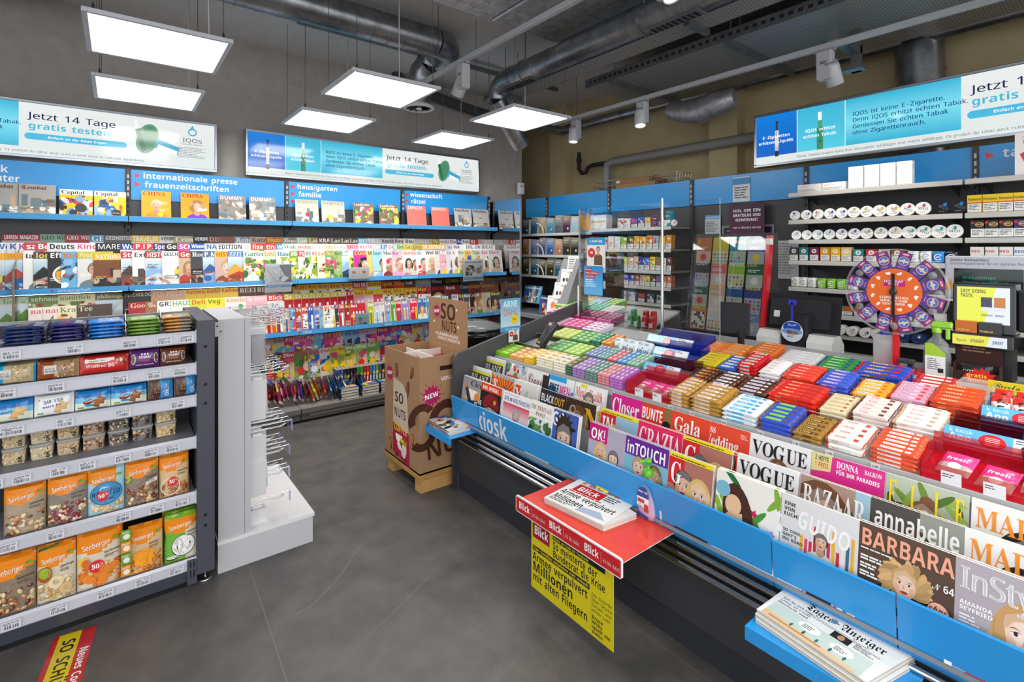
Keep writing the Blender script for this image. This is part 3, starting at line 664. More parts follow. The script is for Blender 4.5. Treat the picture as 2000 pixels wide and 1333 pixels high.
 cq = fr(.935); A.ring(cq, h*.8, h*.06, h*.085, '#2fa5cf', 18); A.poly([(cq-.05*h, h*.85), (cq, h*.95), (cq+.05*h, h*.85), (cq+.02*h, h*.84), (cq, h*.9), (cq-.02*h, h*.84)], '#2fa5cf'); A.text(cq, h*.57, h*.085, 'IQOS', '#1b2452', 'sans', al='c', sx=1.3); A.text(cq, h*.51, h*.027, 'TOGETHER. FORWARD.', '#1b2452', 'sans', al='c')
 A.lines(cq-fr(.04), h*.44, fr(.08), 7, h*.035, '#8a9290', random.Random(2), .35)
 A.text(fr(dA), s0*.32, h*.043, 'Dieses Tabakerzeugnis kann Ihre Gesundheit schädigen und macht abhängig. Ce produit du tabac peut nuire à votre santé et crée une dépendance.', '#3c4550', 'sans', w=fr(.68))
lightbox('light_box_sign', 'long backlit sign on the magazine wall beside the corner, blue end showing', (.952, 5.285, 2.287), (1,0,0), 2.668, .44, .1, sign_art)
lightbox('light_box_sign', 'backlit sign cut by the picture edge over the foil duct end of the magazine wall', (-1.952, 5.285, 2.287), (1,0,0), 2.672, .44, .1, sign_art)
# ------------------------------------------------ magazines
WORDS = 'neu jetzt wohnen leben garten stil mode reise genuss sport tipps extra heute glück welt zeit kunst natur land haus'.split()
def cover(A, w, h, bg, title='', tc='#fff', font='bold', pic='face', pal=None, rng=None, th=.13, band=None, tw=None):
 rng = rng or random.Random(hash(title) & 999)
 pal = pal or ['#6b8f4e', '#c9a27a', '#e8e2d4', '#3d5a7a', '#b5533c']
 A.rect(0, 0, w, h, bg, jit(bg, rng, .18)); A.clip = (0, 0, w, h)
 y1 = h*(1-th-.07)
 if pic == 'face': face(A, w*rng.uniform(.42, .58), h*.5, h*.33, rng, rng.choice(HAIR), rng.choice(SKIN), rng.choice(pal), rng.choice(('long', 'long', 'short', 'bun', 'curly')))
 elif pic == 'two':
  face(A, w*.33, h*.52, h*.27, rng, rng.choice(HAIR), rng.choice(SKIN), rng.choice(pal), 'long'); face(A, w*.7, h*.48, h*.27, rng, rng.choice(HAIR), rng.choice(SKIN), rng.choice(pal), 'short')
 elif pic == 'blobs': blobs(A, 0, 0, w, y1, pal, 34, rng)
 elif pic == 'build':
  A.rect(0, 0, w, h*.3, rng.choice(pal), jit(rng.choice(pal), rng));
  for k in range(5): A.rect(w*rng.uniform(0, .8), h*rng.uniform(.15, .35), w*rng.uniform(.12, .3), h*rng.uniform(.1, .4), jit(rng.choice(pal), rng, .3))
  blobs(A, 0, 0, w, h*.3, pal, 10, rng)
 elif pic == 'land':
  A.rect(0, h*.42, w, h*.4, mixc('#9cc3e0', bg, .2), '#dbe7ee'); A.poly([(0, h*.4), (w*.25, h*.62), (w*.45, h*.48), (w*.7, h*.7), (w, h*.42), (w, 0), (0, 0)], rng.choice(pal)); A.poly([(0, h*.25), (w*.4, h*.38), (w, h*.2), (w, 0), (0, 0)], jit(rng.choice(pal), rng, .3)); blobs(A, 0, 0, w, h*.28, pal, 14, rng, .12)
 elif pic == 'food':
  A.ell(w*.52, h*.4, w*.4, w*.36, '#f3efe8', 24); A.ell(w*.52, h*.4, w*.34, w*.3, jit(rng.choice(pal), rng), 24); blobs(A, w*.22, h*.22, w*.6, h*.34, pal, 26, rng, .2)
 elif pic == 'grid':
  n = 9; s = w*.8/n
  A.rect(w*.08, h*.1, w*.84, h*.62, '#f4f4f0')
  for i in range(n):
   for j in range(11):
    if rng.random() < .35: A.rect(w*.1+i*s, h*.12+j*s, s*.92, s*.92, '#2c2c30', same=True)
 elif pic == 'comic':
  blobs(A, 0, 0, w, h*.8, pal, 16, rng, .3); A.star(w*.3, h*.3, w*.25, w*.14, 9, rng.choice(('#ffd428', '#fff', '#e8323c'))); A.ell(w*.62, h*.45, w*.22, w*.25, '#f2c9a0', 16); A.ell(w*.56, h*.48, w*.05, w*.07, '#fff', 10); A.ell(w*.7, h*.48, w*.05, w*.07, '#fff', 10); A.ell(w*.57, h*.47, w*.02, w*.03, '#222', 8); A.ell(w*.69, h*.47, w*.02, w*.03, '#222', 8)
 elif pic == 'pens':
  for k in range(4):
   x = w*(.18+k*.2); c = rng.choice(pal); A.rect(x, h*.08, w*.1, h*.55, c); A.rect(x, h*.55, w*.1, h*.1, '#f2f2f2'); A.poly([(x, h*.08), (x+w*.1, h*.08), (x+w*.05, h*.02)], '#333')
 A.clip = (0, 0, w, h)
 if band: A.rect(0, h*(1-th-.06), w, h*(th+.06), band)
 if title: A.text(w*.05, h*(1-th-.03), h*th, title, tc, font, w=w*tw if tw else None, maxw=w*.9)
 if pic != 'plain':
  c = '#fff' if sum(lin(bg)) < .9 or pic == 'face' else '#222'
  for k in range(rng.randint(1, 3)):
   y = h*rng.uniform(.08, .62); x = w*.06 if rng.random() < .6 else w*.58
   A.text(x, y, h*.035, rng.choice(WORDS).upper()+' '+rng.choice(WORDS), rng.choice((c, c, '#f6d13a', '#e0364a')), 'bold', maxw=w*.36); A.lines(x, y-h*.035, w*.34, rng.randint(1, 3), h*.025, c, rng)
  if rng.random() < .35: A.ell(w*rng.uniform(.15, .85), h*rng.uniform(.2, .7), w*.1, w*.1, rng.choice(('#f5d21f', '#e8384f', '#3aa35c', '#fff')), 16)
 if rng.random() < .6: A.rect(w*.76, h*.02, w*.2, h*.07, '#f5f5f2');
 A.clip = None
def magazine(w, h, d, draw, spine=None, n=1, mat='print'):
 # lies in local x (width) z (height), cover faces -y, thickness towards +y; base at z = 0
 b = MB(); b.box(0, 0, 0, w, d, h, '#e9e7e2', 'pages'); A = Art(b, (0, 0, 0), (1,0,0), (0,0,1), mat); draw(A, w, h)
 if spine: b.box(-.0012, -.00005, 0, .0, d, h, spine, mat)
 b.face([(0, d+.0002, 0), (0, d+.0002, h), (w, d+.0002, h), (w, d+.0002, 0)], '#ddd', mat)
 return b
CN = lambda h: colour_name(lin(h))
def colour_name(c):
 r, g, b = [min(1, v)**(1/2.2) for v in c]; mx, mn = max(r, g, b), min(r, g, b)
 if mx < .24: return 'black'
 if mx-mn < .09: return 'white' if mn > .86 else 'pale grey' if mn > .68 else 'grey' if mn > .4 else 'dark grey'
 hq = ((g-b)/(mx-mn) % 6 if mx == r else (b-r)/(mx-mn)+2 if mx == g else (r-g)/(mx-mn)+4)*60; s = (mx-mn)/mx
 n = 'red' if hq < 12 or hq > 348 else 'orange' if hq < 38 else 'yellow' if hq < 66 else 'green' if hq < 160 else 'teal' if hq < 195 else 'blue' if hq < 250 else 'purple' if hq < 290 else 'pink'
 if n in ('red', 'orange') and mx < .62: n = 'brown' if n == 'orange' else 'dark red'
 if n == 'orange' and s < .4: n = 'beige'
 if n == 'yellow' and s < .4: n = 'cream'
 if n == 'red' and s < .45: n = 'pink'
 if mx < .5 and n in ('blue', 'green', 'purple', 'teal'): n = 'dark '+n
 elif s < .4 and n in ('blue', 'green', 'purple', 'teal', 'pink'): n = 'pale '+n
 return n
def lean(o, x, y, z, ang, yaw=0.):
 # stands at (x,y,z) facing -y, leaning back by ang
 o.location = (x, y, z); o.rotation_euler = (-ang, 0, yaw)
PALS = {'g': ['#5f8a3c', '#9ab84e', '#e6e2cf', '#d8567a', '#3b6b3a', '#f3d24a'], 'h': ['#d8cfc2', '#8f7f6c', '#f1ece4', '#6d7f86', '#c7a98c'], 'f': ['#b5402c', '#e8a33a', '#6f8f3a', '#f0e2c4', '#8a4a24'], 'b': ['#2f5f9a', '#8fb7dc', '#e4ecf2', '#c94f3a', '#3a3f4a'], 'd': ['#2a2a2c', '#5a4a42', '#8a3a2c', '#b9a58c', '#1c1c1f'], 'p': ['#e0468a', '#f4a6c4', '#fff', '#8a4ac0', '#5ac0e0', '#f6d43a'], 'c': ['#e8323c', '#ffd428', '#2f6fd0', '#3aa84a', '#f28a1c', '#7a3ac0'], 'r': ['#c8202c', '#f5d21f', '#fff', '#2f6fc0', '#e0468a']}
SHELFW = {'U': 'on the magazine shelf', 'L': 'on the lower shelf', 'T': 'on the top ledge', 'B': 'on the base shelf'}
_mn = {}
def put_row(shelf, tier, y, z, ang, hh, items, grp, dy=0., dep=.006, name='magazine', cat='magazine'):
 # items: (pixel x of the two sides, cover colour, title, title colour, font, picture, palette[, height])
 for k, it in enumerate(items):
  px0, px1, bg, title, tc, font, pic, pal = it[:8]; h = hh*(it[8] if len(it) > 8 else 1)
  top = y+math.sin(ang)*h*.6
  xa, xb = (top*((px-1000)/F_PX*XR+XW)/((px-1000)/F_PX*YR+YW) for px in (px0, px1))
  wv = max(xb-xa, .03); wd = wv if wv > .19 else max(wv, h*.74)
  rng = random.Random(int(px0)*7+int(z*100)); tk = rng.choice((.004, .005, .007))
  b = magazine(wd, h, tk, lambda A, w, h_: cover(A, w, h_, bg, title, tc, font, pic, PALS[pal], rng, th=.13 if len(title) < 9 else .1, band=(it[9] if len(it) > 9 else None)))
  o = b.build(name); lean(o, xa, y, z, ang, min(.22, (tk+.002)/wv) if wd > wv*1.02 else 0)
  c = CN(bg); key = (shelf, tier); n = _mn[key] = _mn.get(key, 0)+1
  tag(o, f'{c} {name} {SHELFW[shelf]}, {nth(n)} from the entrance side in the {tier} row', cat, grp)
def rows(txt):
 out = []
 for ln in txt.strip().split('\n'):
  f = ln.strip().split('|'); it = [float(f[0]), float(f[1])]+f[2:8]
  if len(f) > 8: it += [float(f[8] or 1)]
  if len(f) > 9: it += [f[9]]
  out.append(it)
 return out
# x0|x1|cover|title|title colour|font|picture|palette|height|band
TOP = rows('''
-30|20|#a9a6a1|Combat|#4a1d1d|frak|build|h
37|109|#a9a6a1|Combat|#6a1f1f|frak|build|h
116|181|#ecc21e|Capital|#141414|serif|blobs|b|.9|#f3f3f0
184|246|#ecc21e|Capital|#141414|serif|blobs|b|.9|#f3f3f0
276|334|#f0a51e|CHINA|#b02a20|serif|face|c
353|408|#f0a51e|CHINA|#b02a20|serif|face|c
427|480|#8f8e8c|DUMMY|#f4f4f4|bold|blobs|h
487|538|#8f8e8c|DUMMY|#f4f4f4|bold|blobs|h
577|622|#d9d4c4|WOHNEN|#8f9a6c|serif|build|h
628|673|#d9d4c4|WOHNEN|#8f9a6c|serif|build|h
690|729|#7d6a58|LandLiebe|#f6f2ea|serif|blobs|g
741|778|#7d6a58|LandLiebe|#f6f2ea|serif|blobs|g
795|832|#f2776c|ESPACES|#fbe4e0|bold|plain|p
843|877|#f2776c|ESPACES|#fbe4e0|bold|plain|p
888|921|#c9c7c4|hausbau|#26262a|bold|build|h
924|955|#c9c7c4|hausbau|#26262a|bold|build|h
''')
put_row('T', 'single', 5.2, TZ+.012, .16, .25, TOP, None)
UB = rows('''
3|78|#b9b5b3|UHREN MAGAZIN|#f4eaea|bold|build|h|1|#9c2433
78|128|#7da08a|GEO WISSEN|#27352c|serif|face|h
127|177|#9c3b45|GEO WISSEN|#f2e8e4|serif|face|h
176|203|#4f8fb5|GEO|#e8f0f4|serif|land|b
203|257|#5c5c5c|GEOHISTOIRE|#e8e8e8|bold|build|d
257|312|#7fb5d8|TRAVELER|#f4f4f4|bold|land|b|1|#e0b52a
312|340|#dcdcdc|VERBRECHEN|#2a2a2a|bold|build|h
340|378|#a9a27a|Crime|#f6f3ea|serif|plain|h
378|407|#222222|VERBRECHEN|#ffffff|bold|face|d
407|428|#5a3a33|DIE ER|#d8b0a0|bold|two|d
428|458|#6b5a45|DIE ERMITTLER|#c9423a|bold|two|d
459|490|#8b8a95|Reiter|#f0f0f4|serif|land|b
490|520|#b0a090|Katzen|#8a2f3a|serif|blobs|h
520|550|#b4622a|Hunde|#f0c040|bold|blobs|f
550|580|#8a8a7a|Land|#f4f4f0|script|blobs|g
580|602|#a9b8a0|Garten|#f6f6f0|serif|blobs|g
602|622|#9a8a4a|Land|#f4f0e0|serif|blobs|g
622|645|#5a3b3b|KRAUT|#f4f4f4|bold|blobs|g
645|665|#5a5040|Land|#f2eee4|serif|blobs|f
665|682|#5a5040|Land|#f2eee4|serif|blobs|f
682|700|#5a5040|Land|#f2eee4|serif|blobs|f
700|718|#4a9fb8|BERG|#ffffff|bold|land|b
718|745|#b9b9bd|VILLA|#f4f4f4|serif|build|h
745|769|#c9c9c9|hausbau|#26262a|bold|build|h
770|791|#dedad6|Bau|#3a3a3a|bold|build|h
791|812|#d6d2ce|Bau|#3a3a3a|bold|build|h
812|845|#b8aca4|places|#f0ece8|sans|build|h
845|860|#b89a3a|TV|#f4e8c0|bold|build|h
860|878|#e9e4e2|wohnen|#888888|serif|build|h
878|893|#e5e1e6|Home|#8a5a6a|serif|build|h
893|903|#2a4a9a|Foto|#ffffff|bold|blobs|b
903|919|#f2efef|Foto|#3a2a7a|bold|blobs|b
919|936|#d8433c|BJ|#ffffff|serif|face|h
936|957|#dcd6d4|BJ|#b8504a|serif|face|h
''')
put_row('U', 'rear', 5.19, MZ+.112, .13, .31, UB, None)
UM = rows('''
-14|15|#f2f2f2|Wo|#2a66b8|bold|land|b
15|33|#e8e6e4|K|#2a5aa8|bold|face|h
33|48|#f3f0f2|K|#b03a8a|bold|face|h
48|70|#f4f2f0|sal|#ffffff|bold|face|h|1|#c8434f
70|92|#6d86c8|Bec|#ffffff|bold|blobs|c|1|#d8323a
92|147|#e8e8ec|Deutsch|#26262a|bold|two|h
147|187|#f0e4da|Kinder|#e0468a|bold|face|f
187|236|#26282c|MARE|#f4f4f4|sans|build|d
236|262|#23407a|Wunder|#ffffff|bold|land|b
262|284|#f0ece8|P.M.|#ffffff|bold|blobs|c|1|#d8323a
284|300|#f0ece8|P.M.|#ffffff|bold|blobs|c|1|#d8323a
300|323|#4b2f6b|Spektrum|#f4f4f4|bold|blobs|b
323|348|#2c2a28|Gehirn|#f4f4f4|bold|face|d
348|372|#d5488a|SCHULE|#ffffff|bold|blobs|p
372|401|#2f56a8|Wissenschaft|#ffffff|bold|land|b
401|424|#cfd8dd|NATUR|#4a6a8a|bold|land|b
424|476|#f4f3f1|EDITION|#222222|bold|build|h
476|491|#dcd6d6|Bild|#c8a8a8|sans|build|h
491|518|#e9e04a|lisa|#ffffff|bold|blobs|g|1|#d8323a
518|540|#f4f2ee|tina|#ffffff|bold|face|g|1|#e03a3a
540|553|#4a87b7|Welt|#ffffff|bold|land|b
553|580|#f4f4f0|Wohnen|#2f8a5a|serif|build|h
580|608|#f4ddd3|wohnen|#d8604a|serif|build|h
608|634|#e9e9e4|wohnen|#b8b8b4|serif|build|h
634|651|#efe6c8|Idee|#d8a83a|serif|build|h
651|677|#e6e6e2|Romantik|#a8b09a|serif|build|h
677|701|#f1c8d4|HOM|#c8325a|serif|build|p
701|728|#f3eaf0|ROMA|#c85a8a|serif|build|p
728|743|#f0b9b9|Love|#ffffff|serif|face|p
743|758|#bcd4ea|LIV|#3a6a9a|serif|build|h
758|769|#f0f0ee|Deko|#e03a4a|bold|build|c
769|775|#8bc7c0|S|#ffffff|bold|build|g
775|790|#c2d4a4|Grün|#3a7a3a|bold|blobs|g
790|806|#c9d24a|Gart|#e0468a|bold|blobs|g
806|825|#b8cc4a|Garten|#e0468a|bold|blobs|g
825|872|#8fbfe6|SCHÖNER|#e8f2fa|serif|build|b|1|#f0b03a
872|885|#d0c8d8|Atelier|#7a6a8a|serif|build|p
885|910|#f5f2ee|WA|#26262a|bold|build|h
910|927|#f6f6f4|IDEAT|#1f1f22|serif|face|h
927|940|#f6f6f4|IDEAT|#1f1f22|serif|face|h
940|968|#f6f6f4|IDEAT|#1f1f22|serif|face|h
''')
put_row('U', 'middle', 5.065, MZ+.056, .13, .3, UM, None)
UF = rows('''
2|6|#e8a93a|SWISS|#d87a1a|bold|land|g|.97
6|10|#e8a93a|SWISS|#d87a1a|bold|land|g|.97
10|46|#8bc5bb|SWISSBOAT|#d87a1a|bold|land|b|.97|#e8a93a
46|66|#f2f1ef|tach|#222222|serif|face|h
66|93|#454546|lon-60|#f0d020|bold|land|d
94|120|#2a2a2a|Effilee|#eeeeee|bold|food|f
120|152|#6db3dc|Kinder|#e0782a|bold|blobs|b
152|184|#d9d9d6|Programm|#e4e0b0|bold|face|h|1|#c9c040
183|237|#7a4a2a|NATIONAL|#f4f4f4|serif|build|d|.95|#e8b820
237|259|#e9e2d8|Stern|#ffffff|bold|land|d|1|#c8323a
259|284|#f2f0ee|Extra|#26262a|bold|build|d|1|#f4f4f4
284|317|#c8d0dc|HISTOIRE|#ffffff|bold|land|b|1|#c8323a
317|350|#efece6|GESCHICHTE|#222222|bold|build|h
350|373|#d2b896|Geo|#ffffff|bold|two|f|1|#c8402f
373|397|#3f4448|Rom|#f4f4f4|serif|build|d
397|420|#4a6486|P.M. H|#ffffff|bold|land|b
420|446|#c8a8a0|HISTORY|#c8323a|bold|face|f|1|#e8b830
446|476|#6a94c4|ZEIT Ges|#d8e4f0|serif|land|f
476|515|#e0e6dc|Garten|#3a8a5a|serif|blobs|g
515|540|#c4d4b0|LANDLUST|#d88a4a|serif|blobs|g
540|567|#dfe5d4|Haus|#3a7a9a|serif|blobs|g
567|583|#7fae3f|IG|#ffffff|bold|blobs|g
583|597|#e9e4de|FLO|#ffffff|bold|blobs|g|1|#e03a4a
597|609|#e4e6e0|Flora|#3a8a6a|bold|blobs|g
609|620|#d2dcc0|Flo|#e0468a|bold|blobs|g
620|636|#f0d9c0|Leben|#d8703a|serif|food|f
636|652|#8fae8f|Natur|#f0d030|bold|blobs|g
652|668|#9ab87a|Grün|#3a7a3a|bold|blobs|g
668|682|#a9b0b8|Berg|#ffffff|bold|land|b
682|691|#cfd7c6|Land|#ffffff|bold|blobs|g
691|718|#e0328f|COUP|#f0d030|bold|face|p
718|728|#e8cf80|Mode|#7a4a2a|bold|face|h
728|747|#a6d6de|burda|#2a6a8a|bold|face|b
747|766|#e8e8e4|Moda|#26262a|serif|face|d
766|787|#f5c8d2|bu|#8a3a9a|bold|face|p
787|813|#f2f0ec|burda|#d8502a|bold|two|h
813|831|#f5f5f5|bu|#2a6ab8|bold|face|c
831|850|#f0ece8|Welt|#26262a|bold|face|d
850|859|#e8e4e2|Mia|#26262a|bold|face|d
859|872|#f8c0cc|Baby|#ffffff|bold|face|p
872|883|#f0ecec|Look|#888888|bold|face|h
883|895|#f4eef0|A|#e0468a|bold|face|p
895|908|#dfe2d2|Kind|#5a8a3a|bold|face|g
908|922|#e6d25a|Spiel|#e0468a|bold|blobs|c
922|940|#e4dcc4|Tipps|#3a8a4a|bold|face|g
940|955|#e6e4e0|Baby|#e0468a|bold|face|h
955|974|#ddd8d2|Eltern|#c8589a|bold|face|h
''')
put_row('U', 'front', 4.94, MZ+.004, .13, .285, UF, None)
LB = rows('''
-8|28|#dfe8d0|NaNo|#6aa84e|script|land|g
56|113|#7aa04e|sehnsucht|#f0f0e0|bold|blobs|f
113|186|#e6e6b8|natürlich|#5a8a3a|serif|blobs|f
186|240|#5a6b80|philosophie|#f0d83a|serif|land|b
240|294|#2b2422|PSYCHOLOGIE|#d8d0c8|bold|build|d
296|321|#c9a07c|POLETTO|#f4c0b8|bold|food|f
322|362|#c9a07c|POLETTO|#f4c0b8|bold|food|f
362|402|#f0c93a|EatSmarter|#d8323a|bold|food|f
402|431|#f0c93a|EatSmarter|#d8323a|bold|food|f
431|466|#f0c93a|EatSmarter|#d8323a|bold|food|f
466|500|#5a3f2a|BEEF|#f3ead8|serif|food|d
500|545|#5a3f2a|BEEF|#f3ead8|serif|food|d
573|601|#e8b0a8|Natur|#d8323a|bold|comic|r|1|#f0d030
601|620|#f4f4f4|Kreuz|#d8323a|bold|grid|r|1|#f0d030
620|644|#f4f0ea|Kreuz|#d8323a|bold|grid|r|1|#f0d030
644|667|#f4f0ea|Kreuz|#d8323a|bold|grid|r|1|#f0d030
667|690|#f4f0ea|Kreuz|#d8323a|bold|grid|r|1|#f0d030
690|704|#f2a03a|Blick|#ffffff|bold|comic|r|1|#d8323a
704|718|#f2a03a|Blick|#ffffff|bold|comic|r|1|#d8323a
718|745|#f4f4f2|Katze|#d8323a|bold|face|h|1|#f0d030
745|771|#c8303a|Quiz|#f0d030|bold|grid|r
771|790|#e84a3a|Rätsel|#f0d030|bold|face|r
790|813|#6a4a3a|100|#ffffff|bold|two|r
813|840|#8aa0b4|Freizeit|#f0d030|bold|face|b
842|870|#222224|Metal|#d8d8d8|frak|build|d
870|898|#26241e|GITARRE|#c8a83a|bold|build|d
898|926|#2c2a30|QUEEN|#a8a8a8|serif|face|d
926|948|#26262a|Musik|#c8a03a|bold|face|d
948|975|#3a2a22|Musik|#d8a03a|bold|face|d
''')
put_row('L', 'rear', 5.19, LZ+.112, .13, .31, LB, None)
LM = rows('''
56|85|#f0e4dc|natura|#d8707a|serif|food|h
85|113|#ecdcd4|natur|#d8707a|serif|food|h
113|150|#ded8b8|Kraut|#7a8a4a|serif|blobs|f
150|185|#5a4a44|Tee|#d8c8a8|serif|food|f
252|286|#b02a35|Good|#f4e0b0|serif|food|f
285|308|#b07850|Grillen|#f4e8dc|script|food|f
308|334|#f4f2ee|GRILL|#4a3a34|bold|food|f
334|365|#e9ecdc|HAUS|#4a9a7a|sans|food|g
372|404|#d8d83a|Deli|#e05a2a|bold|food|f
404|438|#e8d83a|Veg|#5a8a3a|bold|food|f
440|481|#f4f0ea|Köstlich|#e8962a|bold|food|f
481|522|#f4b0b6|le menu|#ffffff|bold|food|f
523|550|#e8e4da|Blick|#ffffff|bold|grid|r|1|#d8323a
556|575|#c8202c|2x|#ffffff|bold|pens|r|1|#e8d02a
575|590|#c8202c|2x|#ffffff|bold|pens|r|1|#e8d02a
590|604|#c8202c|2x|#ffffff|bold|pens|r|1|#e8d02a
604|616|#b8202c|2x|#ffffff|bold|pens|r|1|#e8d02a
616|631|#c8303a|2x|#ffffff|bold|pens|b|1|#e8d02a
631|646|#c8202c|2x|#ffffff|bold|pens|r|1|#e8d02a
646|660|#c8202c|2x|#ffffff|bold|pens|b|1|#e8d02a
660|678|#b82030|Rätsel|#ffffff|bold|pens|r|1|#e8d02a
678|692|#c8202c|XXL|#ffffff|bold|pens|r
692|712|#e8a0b8|Sudoku|#d8323a|bold|pens|p|1|#e8d02a
712|730|#f4c8d0|Sudoku|#d8323a|bold|pens|p|1|#e8d02a
730|748|#e04a6a|Sudoku|#f4d83a|bold|pens|p|1|#e8d02a
748|768|#e8e0d0|Mix|#d8323a|bold|grid|r|1|#e8d02a
768|790|#d8b83a|Mix|#d8323a|bold|grid|r|1|#e8d02a
790|815|#d8902a|Super|#f4e04a|bold|grid|r
815|838|#d8323a|Max|#f4e04a|bold|grid|r
842|870|#3a2424|ROCKIT|#d8323a|bold|face|d
870|898|#8a2a2c|Rock|#f4f4f4|bold|face|d
898|918|#3a3a3e|Classic|#c8c8c8|bold|face|d
918|940|#8a2f2a|Gitarre|#e8a83a|bold|face|d
940|975|#8a4a2a|Gitarre|#e8a83a|bold|face|d
''')
put_row('L', 'middle', 5.065, LZ+.056, .13, .29, LM, None)
LF = rows('''
-10|24|#8fa0a8|Yoga|#f4f4f4|bold|face|h
56|90|#f5d9d2|Barb|#e8b0a0|bold|food|f
90|112|#8a7ac0|MODE|#f0c84a|bold|face|p
112|133|#3d3f8a|emotion|#f4f4f4|bold|face|b
133|153|#d9407a|Ay|#ffffff|serif|face|p
153|190|#f4f0ee|Werk|#3d3f8a|bold|build|b
190|220|#eccaca|Einfach|#f8f0f0|script|food|p
220|252|#4a2a5a|ich|#f4f4f4|bold|face|p
252|290|#c8202c|Glück|#f4f0e0|bold|food|f
290|330|#e8e2d0|Essen|#8a3a2a|serif|food|f
330|362|#d8c8a0|Küche|#5a3a2a|serif|food|f
500|522|#e8c8a0|Ostern|#d8323a|bold|food|f|.9
522|532|#b01f3a|Pik|#ffffff|bold|pens|r|.9
532|541|#d8502a|Mix|#ffffff|bold|pens|r|.9
541|552|#8a2a5a|Rätsel|#ffffff|bold|pens|r|.9
552|567|#d8c0a0|Quiz|#3a3a8a|bold|pens|b|.9
566|577|#2f8fb8|Nr|#ffffff|bold|pens|r|.9
577|589|#b8442a|Top|#ffffff|bold|pens|r|.9
589|602|#c85a4a|Plus|#ffffff|bold|grid|b|.9
602|613|#3a5aa8|Frau|#ffffff|bold|pens|b|.9
613|625|#5a7ab8|Such|#f0d030|bold|pens|b|.9
625|632|#8ab0d0|Sudo|#d8323a|bold|pens|b|.9
632|645|#f0e0c0|Mix|#d8323a|bold|grid|r|.9
645|655|#f4f0ea|Swe|#d8323a|bold|pens|r|.9
655|662|#3a3a3c|Fit|#ffffff|bold|pens|d|.9
662|673|#b8303a|Dia|#ffffff|bold|pens|r|.9
673|684|#8a3a34|Bon|#f0d030|bold|pens|r|.9
684|697|#c8303a|Rot|#ffffff|bold|pens|r|.9
718|730|#c8c83a|Zart|#ffffff|bold|pens|g|.9
730|742|#d8d4d8|Lady|#8a6a9a|bold|pens|p|.9
742|752|#e0d8d8|Uhr|#8a6a9a|bold|pens|h|.9
752|764|#a8a0b0|Lack|#ffffff|bold|pens|p|.9
764|774|#5aa83a|Go|#ffffff|bold|pens|g|.9
774|784|#d8323a|Hit|#ffffff|bold|pens|r|.9
784|801|#9a8ab8|Gel|#ffffff|bold|pens|p|.9
801|816|#d8323a|Box|#ffffff|bold|pens|r|.9
816|834|#2f7ab8|Dr. Lena|#ffffff|bold|two|b|.9
834|842|#5a9ac8|Dr|#ffffff|bold|face|b|.9
845|862|#e0e0e4|Blues|#2a5ab8|bold|face|d
862|884|#3a3a3a|Hits|#ffffff|bold|face|d
884|896|#d8d4d8|ecl|#3a2a5a|bold|face|d
896|906|#3a3a4a|Stage|#f0d030|bold|face|d
906|918|#4a5a6a|Rock|#ffffff|bold|face|d
918|930|#3a2c26|Cash|#d8c0a0|bold|face|d
930|943|#b87a50|M|#ffffff|bold|face|f
943|958|#c8c4b0|Uncut|#e8d83a|bold|face|d
958|985|#3a3a3a|Metal|#e8d83a|bold|two|d
''')
put_row('L', 'front', 4.9, LZ+.004, .14, .25, LF, None)
BB = rows('''
495|532|#e8b8c4|Bibi|#d8323a|bold|comic|p
532|556|#d8d4c4|Bibi|#d8323a|bold|comic|p
556|574|#d8327a|PONY|#ffffff|bold|comic|p
574|598|#f0a0b8|SUIS|#d8327a|bold|comic|p
598|614|#d86aa0|Pig|#ffffff|bold|comic|p
614|634|#8ab8e0|Pia|#ffffff|bold|comic|p
634|650|#d8468a|Elf|#f0d83a|bold|comic|p
650|665|#e04a9a|Elf|#f0d83a|bold|comic|p
665|674|#d8d4e0|Eis|#4a8ad0|bold|comic|b
674|688|#9ac0e8|Eis|#3a6ad0|bold|comic|b
688|704|#a8c8ec|Eis|#3a6ad0|bold|comic|b
704|737|#e8d0d8|Fee|#d86a9a|bold|comic|p
737|765|#d83a5a|Herz|#ffffff|bold|comic|p
765|775|#e0468a|Lili|#ffffff|bold|comic|p
775|786|#d8327a|Lili|#ffffff|bold|comic|p
786|806|#8a4a7a|Stern|#f0d0d8|bold|comic|p
806|826|#e8d4c8|Mode|#d8323a|bold|comic|p
826|850|#e88ab0|Girl|#ffffff|bold|comic|p
910|935|#c85a7a|Lucky|#ffffff|bold|comic|p
935|965|#8a4a4a|Lucky|#ffffff|bold|comic|p
''')
put_row('B', 'rear', 5.2, BZ+.312, .13, .28, BB, None)
BM = rows('''
515|535|#3a5a7a|Zug|#f0a83a|bold|comic|c
535|552|#2a2a34|Bat|#f0c83a|bold|comic|d
552|575|#c8323a|Dino|#f4f4f4|bold|comic|g
575|602|#7a8a4a|Dino|#c8323a|bold|comic|g
602|625|#8a8a8c|Auto|#d8323a|bold|comic|c
625|645|#e8e4e0|Klotz|#d8323a|bold|comic|c
645|660|#f0d83a|Turbo|#3a8a3a|bold|comic|g
660|674|#d8c83a|Hex|#d8323a|bold|comic|g
674|695|#7ab84a|Mega|#ffffff|bold|comic|g
695|717|#a8c86a|Mega|#ffffff|bold|comic|g
717|742|#8ac05a|Fun|#ffffff|bold|comic|g
742|765|#3a6ab8|Fun|#f0d83a|bold|comic|c
''')
put_row('B', 'middle', 5.09, BZ+.192, .14, .27, BM, None)
